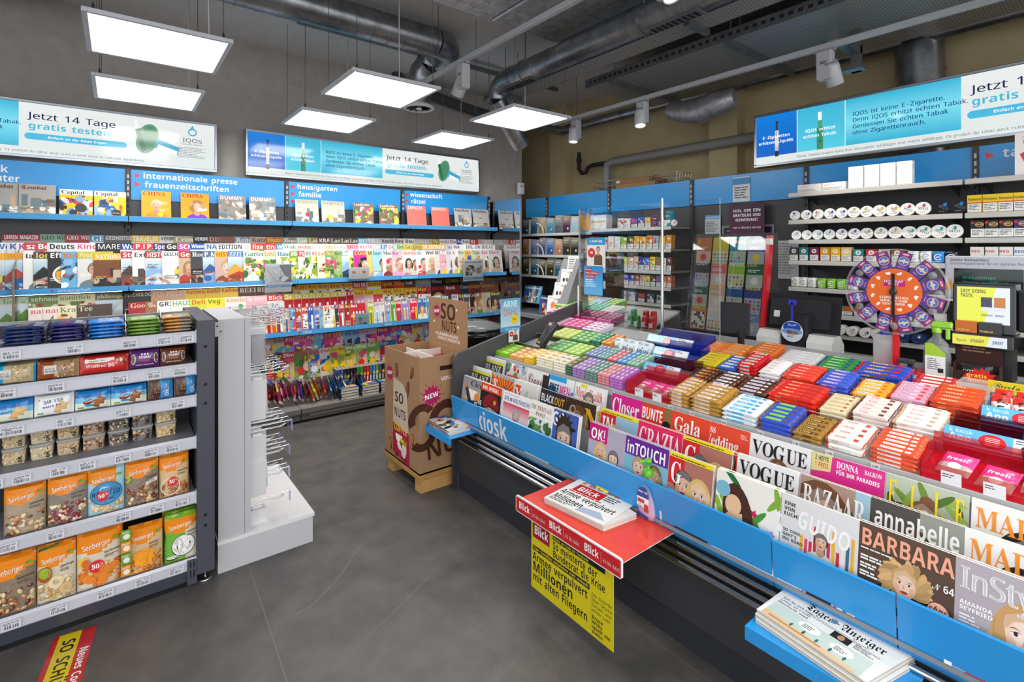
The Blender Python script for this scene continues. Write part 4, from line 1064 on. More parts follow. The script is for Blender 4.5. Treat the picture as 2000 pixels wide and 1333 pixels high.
def bags():
 # comic bags slumped against each other along the front of the base shelf
 cols = ['#b03058','#8a2040','#a01a50','#9a2a50','#a8305a','#c04a70','#8f1f55','#8a2a80','#3a5aa0','#9a3a2a','#b04a2a','#e8c83a','#a83a2a','#d8432a','#2f5ab8','#2a4a8a','#4a78c0','#1f5aa0','#7a5ab0','#2a6a9a','#3a4a8a','#2a3a6a','#4a6a8a','#2a4a6a']
 rng = random.Random(5)
 x = aty(512, 800, 4.9).x
 for k, c in enumerate(cols):
  b = MB(); n = 5; hh = .22; ww = .15; th = .018
  # a soft sealed bag: bulging sheet with pinched top and bottom seams
  def S_(sd):
   return [[(ww*(i/n-.5)*(1-.06*abs(j-4)/4), sd*th*math.sin(pi*i/n)*math.sin(pi*min(max((j-.5)/7, 0), 1))+.003*rng.uniform(-1, 1), hh*j/8) for i in range(n+1)] for j in range(9)]
  for sd in (-1, 1):
   g = S_(sd)
   for j in range(8):
    for i in range(n):
     q = [g[j][i], g[j][i+1], g[j+1][i+1], g[j+1][i]]
     cc = mixc(c, '#f2e8e0', .75) if j == 7 or j == 0 else jit(c, rng, .2) if rng.random() < .8 else rng.choice(('#f0d83a', '#ffffff', '#2f6fd0', '#e8e0e0', '#3aa84a'))
     b.face(q if sd < 0 else q[::-1], cc, 'film', True)
  A = Art(b, (-ww*.4, -th-.003, hh*.3), (1,0,0), (0,0,1), 'film'); A.star(ww*.4, hh*.22, ww*.3, ww*.18, 8, rng.choice(('#fff', '#ffd428', '#e8e0f0'))); A.text(ww*.12, hh*.18, hh*.1, rng.choice(('LOL', 'TOP', 'FUN')), c, maxw=ww*.6)
  o = b.build('comic_bag'); t = k/23
  o.location = (x+.04+k*.042, 4.93+.03*math.sin(k*1.7), BZ+.012+(.025 if k < 8 else 0)); o.rotation_euler = (-.35+.1*math.sin(k), (.55 if k < 8 else .28 if k < 14 else .08)*(1 if k % 3 else .7), (1.0 if k < 8 else 1.25 if k > 13 else 1.1))
  tag(o, f'{CN(c)} toy comic bag, {nth(k+1)} from the hook display in the slumped row', 'toy bag', 'comic bags on the base shelf')
bags()
def paperbacks():
 rng = random.Random(8); p0 = aty(660, 700, 4.96)
 cols = ['#3a5a9a','#4a6ab0','#2a2a2c','#2a2a2c','#26262a','#2c2c2e','#3a9a3a','#4aa84a','#c8323a','#d83a3a','#3a8ac0','#4a9ad0','#8aa83a','#3a6aa0','#26262a','#2a2a2c','#222226','#3a3a3e']
 x = p0.x
 for k, c in enumerate(cols):
  b = MB(); w = .031; b.box(.002, .002, 0, w-.002, .12, .18, '#ece6d8', 'pages'); b.box(0, 0, 0, w, .004, .181, c, 'print'); b.box(0, 0, 0, .002, .121, .181, c, 'print'); b.box(w-.002, 0, 0, w, .121, .181, c, 'print')
  A = Art(b, (0, 0, 0), (1,0,0), (0,0,1)); A.rect(.006, .03, .012, .05, '#f4f4f4'); A.rect(.006, .09, w-.012, .03, rng.choice(('#f0d83a', '#e8e8e8', '#d83a3a')))
  o = b.build('comic_paperback'); o.location = (x+k*.0335, 4.985, BZ+.072); tag(o, f'{CN(c)} spined comic paperback, {nth(k+1)} of the upright row above the flat book piles', 'book', 'upright comic paperbacks')
 for s, (px, cols) in enumerate(((680, ['#2a2a30']*4), (720, ['#3a5a3a','#5a3a2a','#3a4a6a','#2a2a2c']), (756, ['#2a2a2c','#6a3a2a','#2a2a2c','#3a3a5a']))):
  c0 = aty(px, 760, 4.86)
  for k, c in enumerate(cols):
   b = MB(); b.box(-.085, -.06, .002, .085, .06, .024, '#e6dfd0', 'pages'); b.box(-.087, -.062, 0, .087, .062, .002, c, 'print'); b.box(-.087, -.062, .024, .087, .062, .026, c, 'print'); b.box(-.087, -.062, 0, -.085, .062, .026, c, 'print')
   A = Art(b, (-.087, -.062, .026), (1,0,0), (0,1,0)); A.rect(0, 0, .174, .124, '#3a78b8'); blobs(A, 0, 0, .174, .124, PALS['c']+['#fff'], 14, random.Random(s*5+1), .2)
   A = Art(b, (-.085, -.0621, 0), (1,0,0), (0,0,1)); A.rect(.01, .008, .04, .01, '#d8d0c0')
   o = b.build('comic_paperback'); o.location = (c0.x, 4.868, BZ+.001+k*.027); o.rotation_euler = (0, 0, .05*math.sin(s*3+k*2))
   tag(o, f'thick comic paperback lying flat, {nth(len(cols)-k)} from the top in the {nth(s+1)} pile from the bags', 'book', 'flat comic piles')
paperbacks()
def acrylics():
 # acrylic pockets and the divider on the wall shelves
 def pocket(px0, px1, py0, py1, y, lab, draw, foot):
  a = aty(px0, py0, y); c = aty(px1, py1, y); w, h = c.x-a.x, a.z-c.z
  t = thing('acrylic_pocket', lab, 'display pocket', (a.x, y, c.z))
  b = MB(); b.box(0, 0, 0, w, .002, h, '#fff', 'glass'); b.box(0, .016, 0, w, .018, h, '#fff', 'glass'); b.box(0, .002, 0, w, .016, .002, '#fff', 'glass'); b.build('sleeve', t)
  b = MB(); b.box(.006, .006, .02, w-.006, .010, h-.006, '#e9e9e6', 'print'); A = Art(b, (.006, .006, .02), (1,0,0), (0,0,1)); draw(A, w-.012, h-.026); b.build('insert', t)
 def eng(A, w, h):
  A.rect(0, 0, w, h, '#e8e8e8'); A.clip = (0, 0, w, h); A.rect(w*.55, h*.35, w*.45, h*.62, '#5c5c60'); A.poly([(w*.1, h*.95), (w*.5, h*.98), (w*.72, h*.6), (w*.9, h*.5), (w*.6, h*.28), (w*.3, h*.24), (0, h*.6)], '#f2f2f2')
  r = random.Random(3)
  for k in range(26): A.line([(r.uniform(0, w*.7), r.uniform(h*.3, h*.95)) for _ in range(1)]+[(r.uniform(w*.1, w*.8), r.uniform(h*.28, h*.9))], .0022, '#55555a')
  A.ell(w*.58, h*.5, w*.06, h*.02, '#333', 10, -.3); A.rect(0, h*.17, w, h*.1, '#7ab8ea'); triangle(A, w*.04, h*.19, h*.05); A.text(w*.13, h*.195, h*.045, 'jetzt aktuell', '#eef6fc'); A.clip = None
 def gesch(A, w, h):
  A.rect(0, 0, w, h, '#f0efec'); A.text(w*.08, h*.84, h*.08, 'GESCHICHTE', '#1c1c1e', w=w*.84); A.clip = (0, 0, w, h); blobs(A, w*.1, h*.25, w*.8, h*.5, ['#2a2a2c', '#55504a', '#8a857c', '#c8a898'], 26, random.Random(6), .12); A.rect(0, h*.05, w, h*.13, '#7ab8ea'); triangle(A, w*.04, h*.08, h*.05); A.text(w*.13, h*.085, h*.045, 'schon gelesen', '#eef6fc'); A.clip = None
 pocket(517, 571, 515, 574, 4.86, 'acrylic pocket with a grey engraved face print at the shelf edge', eng, 0); pocket(905, 945, 507, 551, 4.86, 'acrylic pocket with a black and white hunting print near the mirror', gesch, 0)
 def leaf(A, w, h):
  A.rect(0, 0, w*.49, h, '#f6f5f3'); A.rect(w*.51, 0, w*.49, h, '#f6f5f3')
  for q in (.25, .76): A.poly([(w*(q-.12), h*.65), (w*(q+.02), h*.72), (w*(q+.1), h*.55), (w*q, h*.42), (w*(q-.08), h*.5)], '#f08a3a'); A.lines(w*(q-.15), h*.2, w*.28, 2, h*.06, '#9aa0c0', random.Random(1))
 pocket(681, 722, 522, 548, 4.87, 'acrylic leaflet box with two cards showing orange shapes', leaf, 0)
 def fam(A, w, h): A.rect(0, 0, w, h, '#c4e0ea'); A.clip = (0, 0, w, h); face(A, w*.35, h*.5, h*.3, None, '#3a2418', '#e3ac88', '#e8a0b0', 'short'); A.ell(w*.7, h*.2, w*.2, h*.15, '#4a86b8'); A.clip = None
 pocket(694, 722, 612, 642, 4.86, 'acrylic box with a pale blue family leaflet on the lower shelf edge', fam, 0)
 b = MB(); a = aty(28, 523, 4.9); x = a.x; b.prism([(4.84, .85), (4.84, 1.43), (4.87, 1.46), (5.15, 1.62), (5.15, .85)], 'x', x, x+.004, '#fff', 'glass'); b.box(x-.004, 4.835, .85, x+.008, 4.845, 1.44, '#8a7a6c', 'satin'); A = Art(b, (x-.0005, 5.15, .85), (0,-1,0), (0,0,1), 'gloss'); A.poly([(.12, .2), (.15, .38), (.12, .56), (.09, .38)], '#c8603a')
 tag(b.build('acrylic_divider', None, (x, 4.9, .85)), 'upright acrylic divider panel with an orange lens mark', 'divider')
acrylics()
# ================================================= snack gondola
GX0, GX1, GY = -1.5, .292, 2.80
GS = [(1.199, 'top'), (1.049, 'fifth'), (.898, 'fourth'), (.70, 'third'), (.440, 'second'), (.130, 'lowest')]
def gondola():
 t = thing('snack_gondola', 'dark grey snack gondola with silver price strips near the entrance', 'shelf', (-.6, 3.1, 0)); o = (-.6, 3.1, 0)
 def add(b, n, p=None, lab=None):
  q = b.build(n, p or t, o); q.location = (0, 0, 0)
  if lab: q['label'] = lab
  return q
 G = '#4a4b55'
 b = MB(); b.rbox(.296, 2.78, .055, .369, 3.45, 1.255, G, 'satin', .003)
 for z in (.95, .86, .33, .28, 1.13): b.X = Matrix.Translation((.33, 2.7795, z)) @ Matrix.Rotation(pi/2, 4, 'X'); b.lathe([(.0075, 0), (.0005, .0003)], 12, '#141416', 'matte', caps=False)
 b.X = None; b.box(.2955, 2.785, .06, .297, 2.80, 1.25, '#8d8f94', 'metal')
 k = .1
 while k < 1.2: b.box(.2945, 2.79, k, .2956, 2.797, k+.02, '#151517', 'matte'); k += .035
 add(b, 'side_post')
 b = MB(); b.box(GX0, 3.115, .1, .296, 3.13, 1.26, '#333338'); add(b, 'back_panel')
 b = MB(); b.box(GX0, 3.112, 1.255, .296, 3.133, 1.27, '#9c9da3'); add(b, 'top_cap')
 b = MB(); b.lathe([(.028, 0), (.03, .004), (.026, .009), (.008, .012)], 22, '#c9c9cc', 'metal', (.335, 2.83, 0)); b.tube([(.335, 2.83, .01), (.335, 2.83, .06)], .005, 10, '#d0d0d2', 'chrome'); add(b, 'adjustable_foot')
 rng = random.Random(3)
 for i, (z, nm_) in enumerate(GS):
  b = MB(); b.box(GX0, GY, z-.014, GX1, 3.115, z, '#8f9097', 'satin'); b.box(GX0, 3.13, z-.014, GX1, 3.43, z, '#8f9097', 'satin')
  b.prism([(GY, z-.047), (GY-.003, z-.05), (GY-.008, z-.044), (GY-.004, z-.006), (GY+.002, z+.006), (GY+.006, z+.004), (GY+.004, z-.046)], 'x', GX0, GX1, '#c3c3cd', 'gloss')
  b.box(GX1, GY-.01, z-.05, GX1+.003, GY+.012, z+.012, '#dadade', 'satin')
  if i < 5: b.prism([(GY+.03, z-.014), (3.115, z-.014), (3.115, z-.075), (3.08, z-.075)], 'x', GX1-.004, GX1, '#2e2e33')
  sh = add(b, 'shelf_board')
  xs = {0: (-.33, -.14, .045, .17, .255), 1: (-.345, -.20, .01, .13, .23), 2: (-.37, -.32, -.17, .02, .22), 3: (-.38, -.30, -.19, -.1, .02, .12, .2), 4: (-.34, -.20, .02, .14, .235), 5: (-.33, -.19, -.04, .09, .215)}[i]
  for x in xs:
   b = MB(); A = Art(b, (x-.028, GY-.0085, z-.044), (1,0,0), (0,-.08,1)); A.base = .0006; A.rect(0, 0, .056, .036, '#dfdfe6'); A.lines(.004, .028, .03, 2, .006, '#55555c', rng, .5); A.text(.05, .025, .007, rng.choice(('3.20', '4.95', '2.40')), '#333', al='r')
   for q in range(16): A.rect(.005+q*.0028, .006, rng.choice((.0008, .0014, .002)), .013, '#2c2c33', same=True)
   add(b, 'price_label', sh, 'white price label with barcode')
 b = MB(); b.box(GX0, 2.80, .03, GX1, 2.815, .092, '#3d3f49', 'gloss'); b.box(GX0, 2.815, 0, GX1-.01, 3.4, .03, '#151517', 'matte'); b.box(GX1-.034, 2.785, .02, GX1+.004, 2.80, .13, '#4a4b55')
 for k in range(2): b.box(GX1-.024+k*.014, 2.7845, .05, GX1-.019+k*.014, 2.7855, .085, '#111', 'matte'); b.box(GX1-.024+k*.014, 2.7845, .1, GX1-.019+k*.014, 2.7855, .125, '#111', 'matte')
 add(b, 'plinth')
gondola()
class BulgeArt(Art):
 bul = None
 def P(s, x, y, d): return s.O+s.U*x+s.V*y+s.N*(d+(s.bul(x, y) if s.bul else 0))
 def poly(s, pts, col, same=False):
  if s.clip: pts = clip(pts, s.clip)
  if len(pts) < 3: return
  n = len(pts); a = sum(pts[i][0]*pts[(i+1)%n][1]-pts[(i+1)%n][0]*pts[i][1] for i in range(n))
  if a < 0: pts = pts[::-1]
  d = s.off(); cx, cy = sum(p[0] for p in pts)/n, sum(p[1] for p in pts)/n
  m = [((pts[i][0]+cx)/2, (pts[i][1]+cy)/2) for i in range(n)]
  for i in range(n):
   j = (i+1) % n
   s.mb.face([s.P(cx, cy, d), s.P(*m[i], d), s.P(*m[j], d)], col, s.mat, True); s.mb.face([s.P(*m[i], d), s.P(*pts[i], d), s.P(*pts[j], d), s.P(*m[j], d)], col, s.mat, True)
 def rect(s, x, y, w, h, col, col2=None, same=False): s.poly([(x, y), (x+w/2, y), (x+w, y), (x+w, y+h/2), (x+w, y+h), (x+w/2, y+h), (x, y+h), (x, y+h/2)], col, same)
def pouch(w, h, t, colf, art, back='#c9862a', top=.93, waist=.0, pil=False, pe=.35):
 # soft bag standing on z=0, front towards -y; pil: pillow pack sealed on two ends
 b = MB(); nx, ny = 18, 22; rng = random.Random(int(w*1e4+h*1e3))
 ph = rng.random()*6
 def prof(u, v):
  if pil: return t*(max(0, math.sin(pi*min(max((u-.05)/.9, 0), 1))))**pe*(max(0, math.sin(pi*v)))**(pe+.05)
  e = max(0, math.sin(pi*u))**.5
  return t*e*(1-v/top*.55)*min(1, v*9+.55)*(1 if v < top else 0)*(.94+.06*math.sin(u*9+ph+v*5)) if v < top else .0015*math.sin(u*14+ph)
 def wid(v): return 1-waist*math.exp(-((v-.55)/.16)**2)
 def pos(u, v, sd):
  return ((u-.5)*w*wid(v)+w/2, -sd*prof(u, v), v*h)
 for sd in (1, -1):
  for j in range(ny):
   for i in range(nx):
    q = [pos((i+a)/nx, (j+c)/ny, sd*(1 if sd > 0 else .5)) for a, c in ((0,0),(1,0),(1,1),(0,1))]
    u, v = (i+.5)/nx, (j+.5)/ny
    b.face(q if sd > 0 else q[::-1], colf(u, v) if sd > 0 else back, 'film', True)
 A = BulgeArt(b, (0, -.0004, 0), (1,0,0), (0,0,1), 'film', step=4e-5, base=5e-4); A.bul = lambda x, y: prof(min(max(x/w, 0), 1), min(max(y/h, 0), 1)); A.clip = (w*.02, h*.01, w*.98, h*.99); art(A, w, h); return b
NUT = {'cashew': ['#e6cfa0', '#d9bb84', '#efdfba'], 'mix': ['#c98f52', '#e0c08a', '#8a4a2c', '#a8642f', '#efd9ac', '#6b3320'], 'berry': ['#e6cfa0', '#efdfba', '#7a1f33', '#9c2f45', '#d9bb84'], 'almond': ['#b8743a', '#9c5a28', '#c98a4a'], 'dark': ['#4a2620', '#6b3a28', '#e0c08a', '#33191a', '#c9a06a', '#d8c8a0'], 'apri': ['#e8912f', '#d9741f', '#f0a94a', '#c9601a'], 'mango': ['#e8921f', '#d87a12', '#f0a838', '#b85a10'], 'apple': ['#e6c888', '#d9b36a', '#efdcae', '#c99a50'], 'coco': ['#f0efec', '#dcdad4', '#fafafa'], 'pea': ['#e6cc96', '#d9b878', '#c9a05e'], 'macad': ['#e8c898', '#d0a060', '#efdcb4', '#b98048']}
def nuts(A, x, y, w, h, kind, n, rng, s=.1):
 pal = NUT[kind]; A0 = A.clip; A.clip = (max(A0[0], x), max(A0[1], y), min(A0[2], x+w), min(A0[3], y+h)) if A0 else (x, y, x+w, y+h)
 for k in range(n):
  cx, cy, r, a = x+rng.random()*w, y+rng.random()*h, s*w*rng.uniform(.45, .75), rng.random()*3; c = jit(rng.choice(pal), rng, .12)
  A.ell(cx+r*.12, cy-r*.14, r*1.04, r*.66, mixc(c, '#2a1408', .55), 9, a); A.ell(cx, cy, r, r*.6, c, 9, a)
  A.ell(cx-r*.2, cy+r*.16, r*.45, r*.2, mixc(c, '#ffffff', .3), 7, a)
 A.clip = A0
def sticker50(A, x, y, r):
 A.ell(x, y, r, r, '#d8232f', 20); A.text(x-r*.72, y-r*.32, r*.72, '50', '#fff', maxw=r*1.05); A.text(x+r*.36, y+r*.1, r*.36, '%', '#fff')
def see(kind, sub, extra, seed, body='#cfc4b4', og='#ee8a12', leaf=True, greentop=False):
 def colf(u, v):
  lim = .57+.1*abs(u-.42)*2 if u < .42 else .57+.36*(u-.42)
  if greentop and v > .9: return '#86b82a' if greentop == 1 else '#ee8a12'
  if v > lim: return og if v < .93 or greentop else mixc(og, '#b8640a', .35)
  return body(u, v) if callable(body) else jit(body, random.Random(int(u*40)), .05)
 def art(A, w, h):
  rng = random.Random(seed)
  if kind != 'coco': nuts(A, w*.03, h*.02, w*.94, h*(.40 if kind not in ('almond', 'macad') else .3), kind, 46, rng, .13)
  extra(A, w, h, rng)
  A.text(w*.12, h*.68, h*.085, 'Seeberger', '#fbf3e4', 'sans', w=w*.62, rot=.1, rep=1)
  A.ell(w*.83, h*.80, w*.05, h*.022, '#5aa02c', 9, .9); A.ell(w*.89, h*.79, w*.05, h*.022, '#6fb43a', 9, .3)
  A.text(w*.6, h*.56, h*.035, sub, '#3a2c22', 'bold', maxw=w*.36, rot=.1); A.lines(w*.6, h*.52, w*.32, 2, h*.025, '#6a5a4c', rng)
 return colf, art
def place_pouches(z, specs, shelf):
 for k, (x0, x1, zt, colf, art, t, back, lab, nb, waist) in enumerate(specs):
  w, h = x1-x0, zt-z; src = pouch(w, h, t, colf, art, back, waist=waist).build('snack_pouch')
  src.location = (x0, 2.832, z+.001); src.rotation_euler = (-.05, 0, .02*(-1)**k); tag(src, lab+' at the front, '+shelf+' gondola shelf', 'snack bag', None)
  for q in range(nb): dup(src, (x0+.004*(-1)**q, 2.872+q*.05, z+.001), (-.04, 0, .01*q), lab+f', {nth(q+2)} in line, {shelf} shelf')
def pouches():
 none = lambda A, w, h, r: None
 s50 = lambda fx, fy, fr: (lambda A, w, h, r: sticker50(A, w*fx, h*fy, w*fr))
 def ex_cran(A, w, h, r):
  for k in range(14): A.ell(w*r.uniform(.05, .95), h*r.uniform(.05, .5), w*.05, w*.045, jit('#8a1f35', r, .2), 9)
 def ex_roast(A, w, h, r):
  A.ell(w*.5, h*.44, w*.44, h*.24, '#2a6f9c', 24); A.ell(w*.5, h*.44, w*.41, h*.215, '#3a8fc4', 24); A.text(w*.5, h*.55, h*.07, 'just', '#f4f4f0', 'script', al='c'); A.text(w*.5, h*.39, h*.1, 'ROASTED', '#163a5a', al='c', w=w*.78); A.text(w*.5, h*.3, h*.04, 'Cashews', '#163a5a', al='c'); sticker50(A, w*.4, h*.4, w*.17)
 def ex_grape(A, w, h, r):
  for k in range(4): A.ell(w*(.08+.05*(k % 2)), h*(.56+.045*k), w*.06, w*.05, '#a8b83a', 10)
  A.poly([(w*.62, h*.42), (w*.96, h*.47), (w*.96, h*.55), (w*.62, h*.5)], '#f0ede6'); A.lines(w*.65, h*.49, w*.28, 2, h*.025, '#6a5a4c', r)
 def ex_bowl(A, w, h, r): A.ring(w*.36, h*.26, w*.3, w*.33, '#f0ebe2'); sticker50(A, w*.44, h*.36, w*.18)
 blu = lambda u, v: '#9fd0e0' if v < .93 else '#e8890f'
 c5, a5 = see('cashew', '', ex_roast, 5, lambda u, v: '#a6d2e0')
 def c5b(u, v): return '#e8890f' if .62+.1*abs(u-.5) < v and u < .8 else '#a6d2e0'
 bd = '#8a7a6a'
 specs = []
 def P(px0, px1, yt, z, *a):
  x0, x1 = aty(px0, 950, 2.84).x, aty(px1, 950, 2.84).x; return (x0, x1, yt)+a
 s1 = see('mix', 'Studentenfutter', none, 11, '#a89880'); s2 = see('berry', 'Cashew-Cranberry', ex_cran, 12, '#8c8072'); s4 = see('mix', 'Studentenfutter', ex_grape, 14, '#8a7a66'); s5 = see('almond', 'Mandeln', ex_bowl, 15, '#d8b888')
 place_pouches(.441, [P(8, 90, .64, .43, *s1, .028, '#b0681a', 'orange pouch of dried fruit and nuts', 2, 0), P(93, 170, .645, .43, *s2, .028, '#b0681a', 'orange pouch of cashews and dark red cranberries', 2, 0), P(171, 243, .64, .43, c5b, a5, .028, '#8ab8c8', 'pale blue pouch of roasted cashews with red discount sticker', 1, 0), P(244, 309, .64, .43, *s4, .026, '#b0681a', 'orange pouch of trail mix with green grapes', 2, 0), P(311, 368, .635, .43, *s5, .026, '#b0681a', 'orange pouch of almonds with red discount sticker', 3, 0)], 'second')
 t1 = see('mix', 'Nusskernmischung', lambda A, w, h, r: A.ell(w*.12, h*.4, w*.12, w*.12, '#e8e6e0', 18), 21, '#8a7a66');
 def ex_apple(A, w, h, r):
  A.ell(w*.2, h*.5, w*.2, h*.13, '#a8562a', 18); A.ell(w*.2, h*.52, w*.16, h*.09, '#9ab83a', 18); A.ring(w*.5, h*.34, w*.08, w*.2, '#ecd8a8', 20); A.ring(w*.75, h*.2, w*.06, w*.17, '#e0c080', 18); A.poly([(w*.0, h*.9), (w*.55, h*.95), (w*.55, h*.98), (w*.02, h*.94)], '#1f6a3a')
 t2 = see('apple', 'Apfelringe', ex_apple, 22, '#d8cdb8')
 def ex_apr(A, w, h, r):
  A.ell(w*.14, h*.48, w*.14, w*.14, '#e8c04a', 16); A.ell(w*.2, h*.46, w*.1, w*.12, '#d8703a', 14)
  for k in range(10): A.ell(w*r.uniform(.1, .85), h*r.uniform(.08, .4), w*.12, w*.1, jit('#e8862a', r, .12), 14)
  sticker50(A, w*.44, h*.38, w*.17)
 t3 = see('apri', 'Aprikosen', ex_apr, 23, '#dccfbc'); t4 = see('mango', 'Mango', lambda A, w, h, r: [A.poly([(w*r.uniform(.1, .8), h*r.uniform(.1, .5)) for _ in range(4)], jit('#ee9a1f', r, .15)) for k in range(14)], 24, '#d8b890')
 def ex_coco(A, w, h, r):
  A.ell(w*.5, h*.32, w*.33, h*.22, '#3a3430', 22); A.ell(w*.5, h*.325, w*.31, h*.205, '#f2f1ee', 22)
  for k in range(9): A.ell(w*r.uniform(.3, .7), h*r.uniform(.2, .45), w*.13, w*.035, '#d0ccc4', 10, r.random()*3); A.ell(w*r.uniform(.3, .7), h*r.uniform(.2, .45), w*.12, w*.03, '#fafafa', 10, r.random()*3)
  A.ell(w*.2, h*.1, w*.17, h*.04, '#5a3a26', 14, .1); A.ell(w*.2, h*.12, w*.16, h*.03, '#f6f6f4', 14, .1); A.text(w*.2, h*.93, h*.045, 'NEU', '#f2f6e0', rot=.08)
 t5 = see('coco', 'Kokoschips', ex_coco, 25, lambda u, v: '#6fb03a' if u < .55 else '#d6cdbd', greentop=1)
 place_pouches(.131, [P(-22, 71, .365, .14, *t1, .03, '#b0681a', 'orange pouch of mixed nut kernels', 2, 0), P(73, 148, .365, .14, *t2, .026, '#b0681a', 'orange pouch of dried apple rings', 2, 0), P(150, 238, .375, .14, *t3, .03, '#b0681a', 'orange pouch of dried apricots with red discount sticker', 2, 0), P(250, 317, .345, .14, *t4, .026, '#b0681a', 'orange pouch of dried mango strips', 0, 0), P(321, 392, .345, .14, *t5, .03, '#6f9a2a', 'green and orange pouch of coconut chips', 2, .06)], 'lowest')
 b = MB(); x = aty(246, 1000, 2.82).x
 for k in range(4):
  z = .30-k*.052; b.rbox(x-.018, 2.805, z, x+.018, 2.815, z+.048, ('#6fa83a', '#e8952a')[k % 2], 'film', .002); A = Art(b, (x-.018, 2.805, z), (1,0,0), (0,0,1), 'film'); A.ell(.02, .02, .012, .012, '#f2f0ea', 12); A.text(.004, .036, .006, 'Snack', '#fff')
 tag(b.build('sachet_strip', None, (x, 2.81, .14)), 'hanging strip of small coconut sachets between apricots and mango', 'snack strip')
pouches()
def tubs():
 kinds = ['pea', 'cashew', 'macad', 'mix', 'dark', 'dark', 'apple']; nmk = ['peanuts', 'cashews', 'mixed nuts', 'almonds and cashews', 'dark trail mix', 'chocolate nut mix', 'banana chips']
 px = [(0, 52), (55, 106), (108, 157), (159, 207), (209, 254), (256, 300), (302, 346)]
 for k, (kd, nk, (a, c)) in enumerate(zip(kinds, nmk, px)):
  xa, xb = aty(a, 830, 2.9).x, aty(c, 830, 2.9).x; w = xb-xa; src = None; rng = random.Random(k+40)
  t = thing('nut_tub', 'x', 'nut tub', ((xa+xb)/2, 2.93, .701)); hh = .062; r = w/2
  def ring(f, z, n=24):
   o = []
   for i in range(n):
    a_ = 2*pi*i/n; cx, sx = math.cos(a_), math.sin(a_); e = .45
    o.append((math.copysign(abs(cx)**e, cx)*r*f, math.copysign(abs(sx)**e, sx)*r*.78*f, z))
   return o
  def loft(b, prof, col, mat, caps=True):
   R = [ring(f, z) for f, z in prof]; n = 24; v = [p for q in R for p in q]
   b.mesh(v, [(i*n+j, i*n+(j+1) % n, (i+1)*n+(j+1) % n, (i+1)*n+j) for i in range(len(R)-1) for j in range(n)], col, mat, True)
   if caps: b.face(R[0][::-1], col, mat); b.face(R[-1], col, mat)
  b = MB(); loft(b, [(.80, .0), (.86, .004), (.93, hh)], '#e6ebe8', 'clearpk', False); b.build('tub', t)
  b = MB(); loft(b, [(.78, .003), (.84, .006), (.90, hh*.86)], NUT[kd][0], 'nuts')
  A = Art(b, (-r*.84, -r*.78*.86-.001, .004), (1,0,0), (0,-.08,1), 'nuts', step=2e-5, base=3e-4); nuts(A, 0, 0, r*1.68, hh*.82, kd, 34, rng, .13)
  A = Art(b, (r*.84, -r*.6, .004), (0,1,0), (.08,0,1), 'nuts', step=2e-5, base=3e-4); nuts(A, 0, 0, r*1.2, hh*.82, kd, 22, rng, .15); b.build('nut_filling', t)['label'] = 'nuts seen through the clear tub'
  b = MB(); loft(b, [(.95, hh-.004), (1.0, hh-.003), (1.0, hh+.006), (.96, hh+.009), (.9, hh+.005)], '#c9cdcc', 'clearpk', False); loft(b, [(.955, hh-.003), (.985, hh+.004), (.9, hh+.0045)], '#d4d8d6', 'tint', False); b.face(ring(.9, hh+.004), '#b8b8b4', 'clearpk'); b.build('lid', t)
  b = MB(); A = Art(b, (r*.1, -r*.78*.9-.0035, .006), (1,0,0), (0,-.08,1), 'matte'); A.text(r*.55, .002, .016, 'ok.-', '#1c1a18', 'bold', rot=pi/2); b.build('print', t)['label'] = 'black upright lettering'
  t['label'] = f'clear tub of {nk}, lower of two, {nth(k+1)} column from the entrance side'
  dup(t, ((xa+xb)/2, 2.932, .701+hh+.0065), None, f'clear tub of {nk}, upper of two, {nth(k+1)} column from the entrance side')
  for q in range(2): dup(t, ((xa+xb)/2, 2.932+w*.84, .701+q*(hh+.0065)), None, f'clear tub of {nk} in the rear pair, {"lower" if q == 0 else "upper"}, {nth(k+1)} column')
tubs()
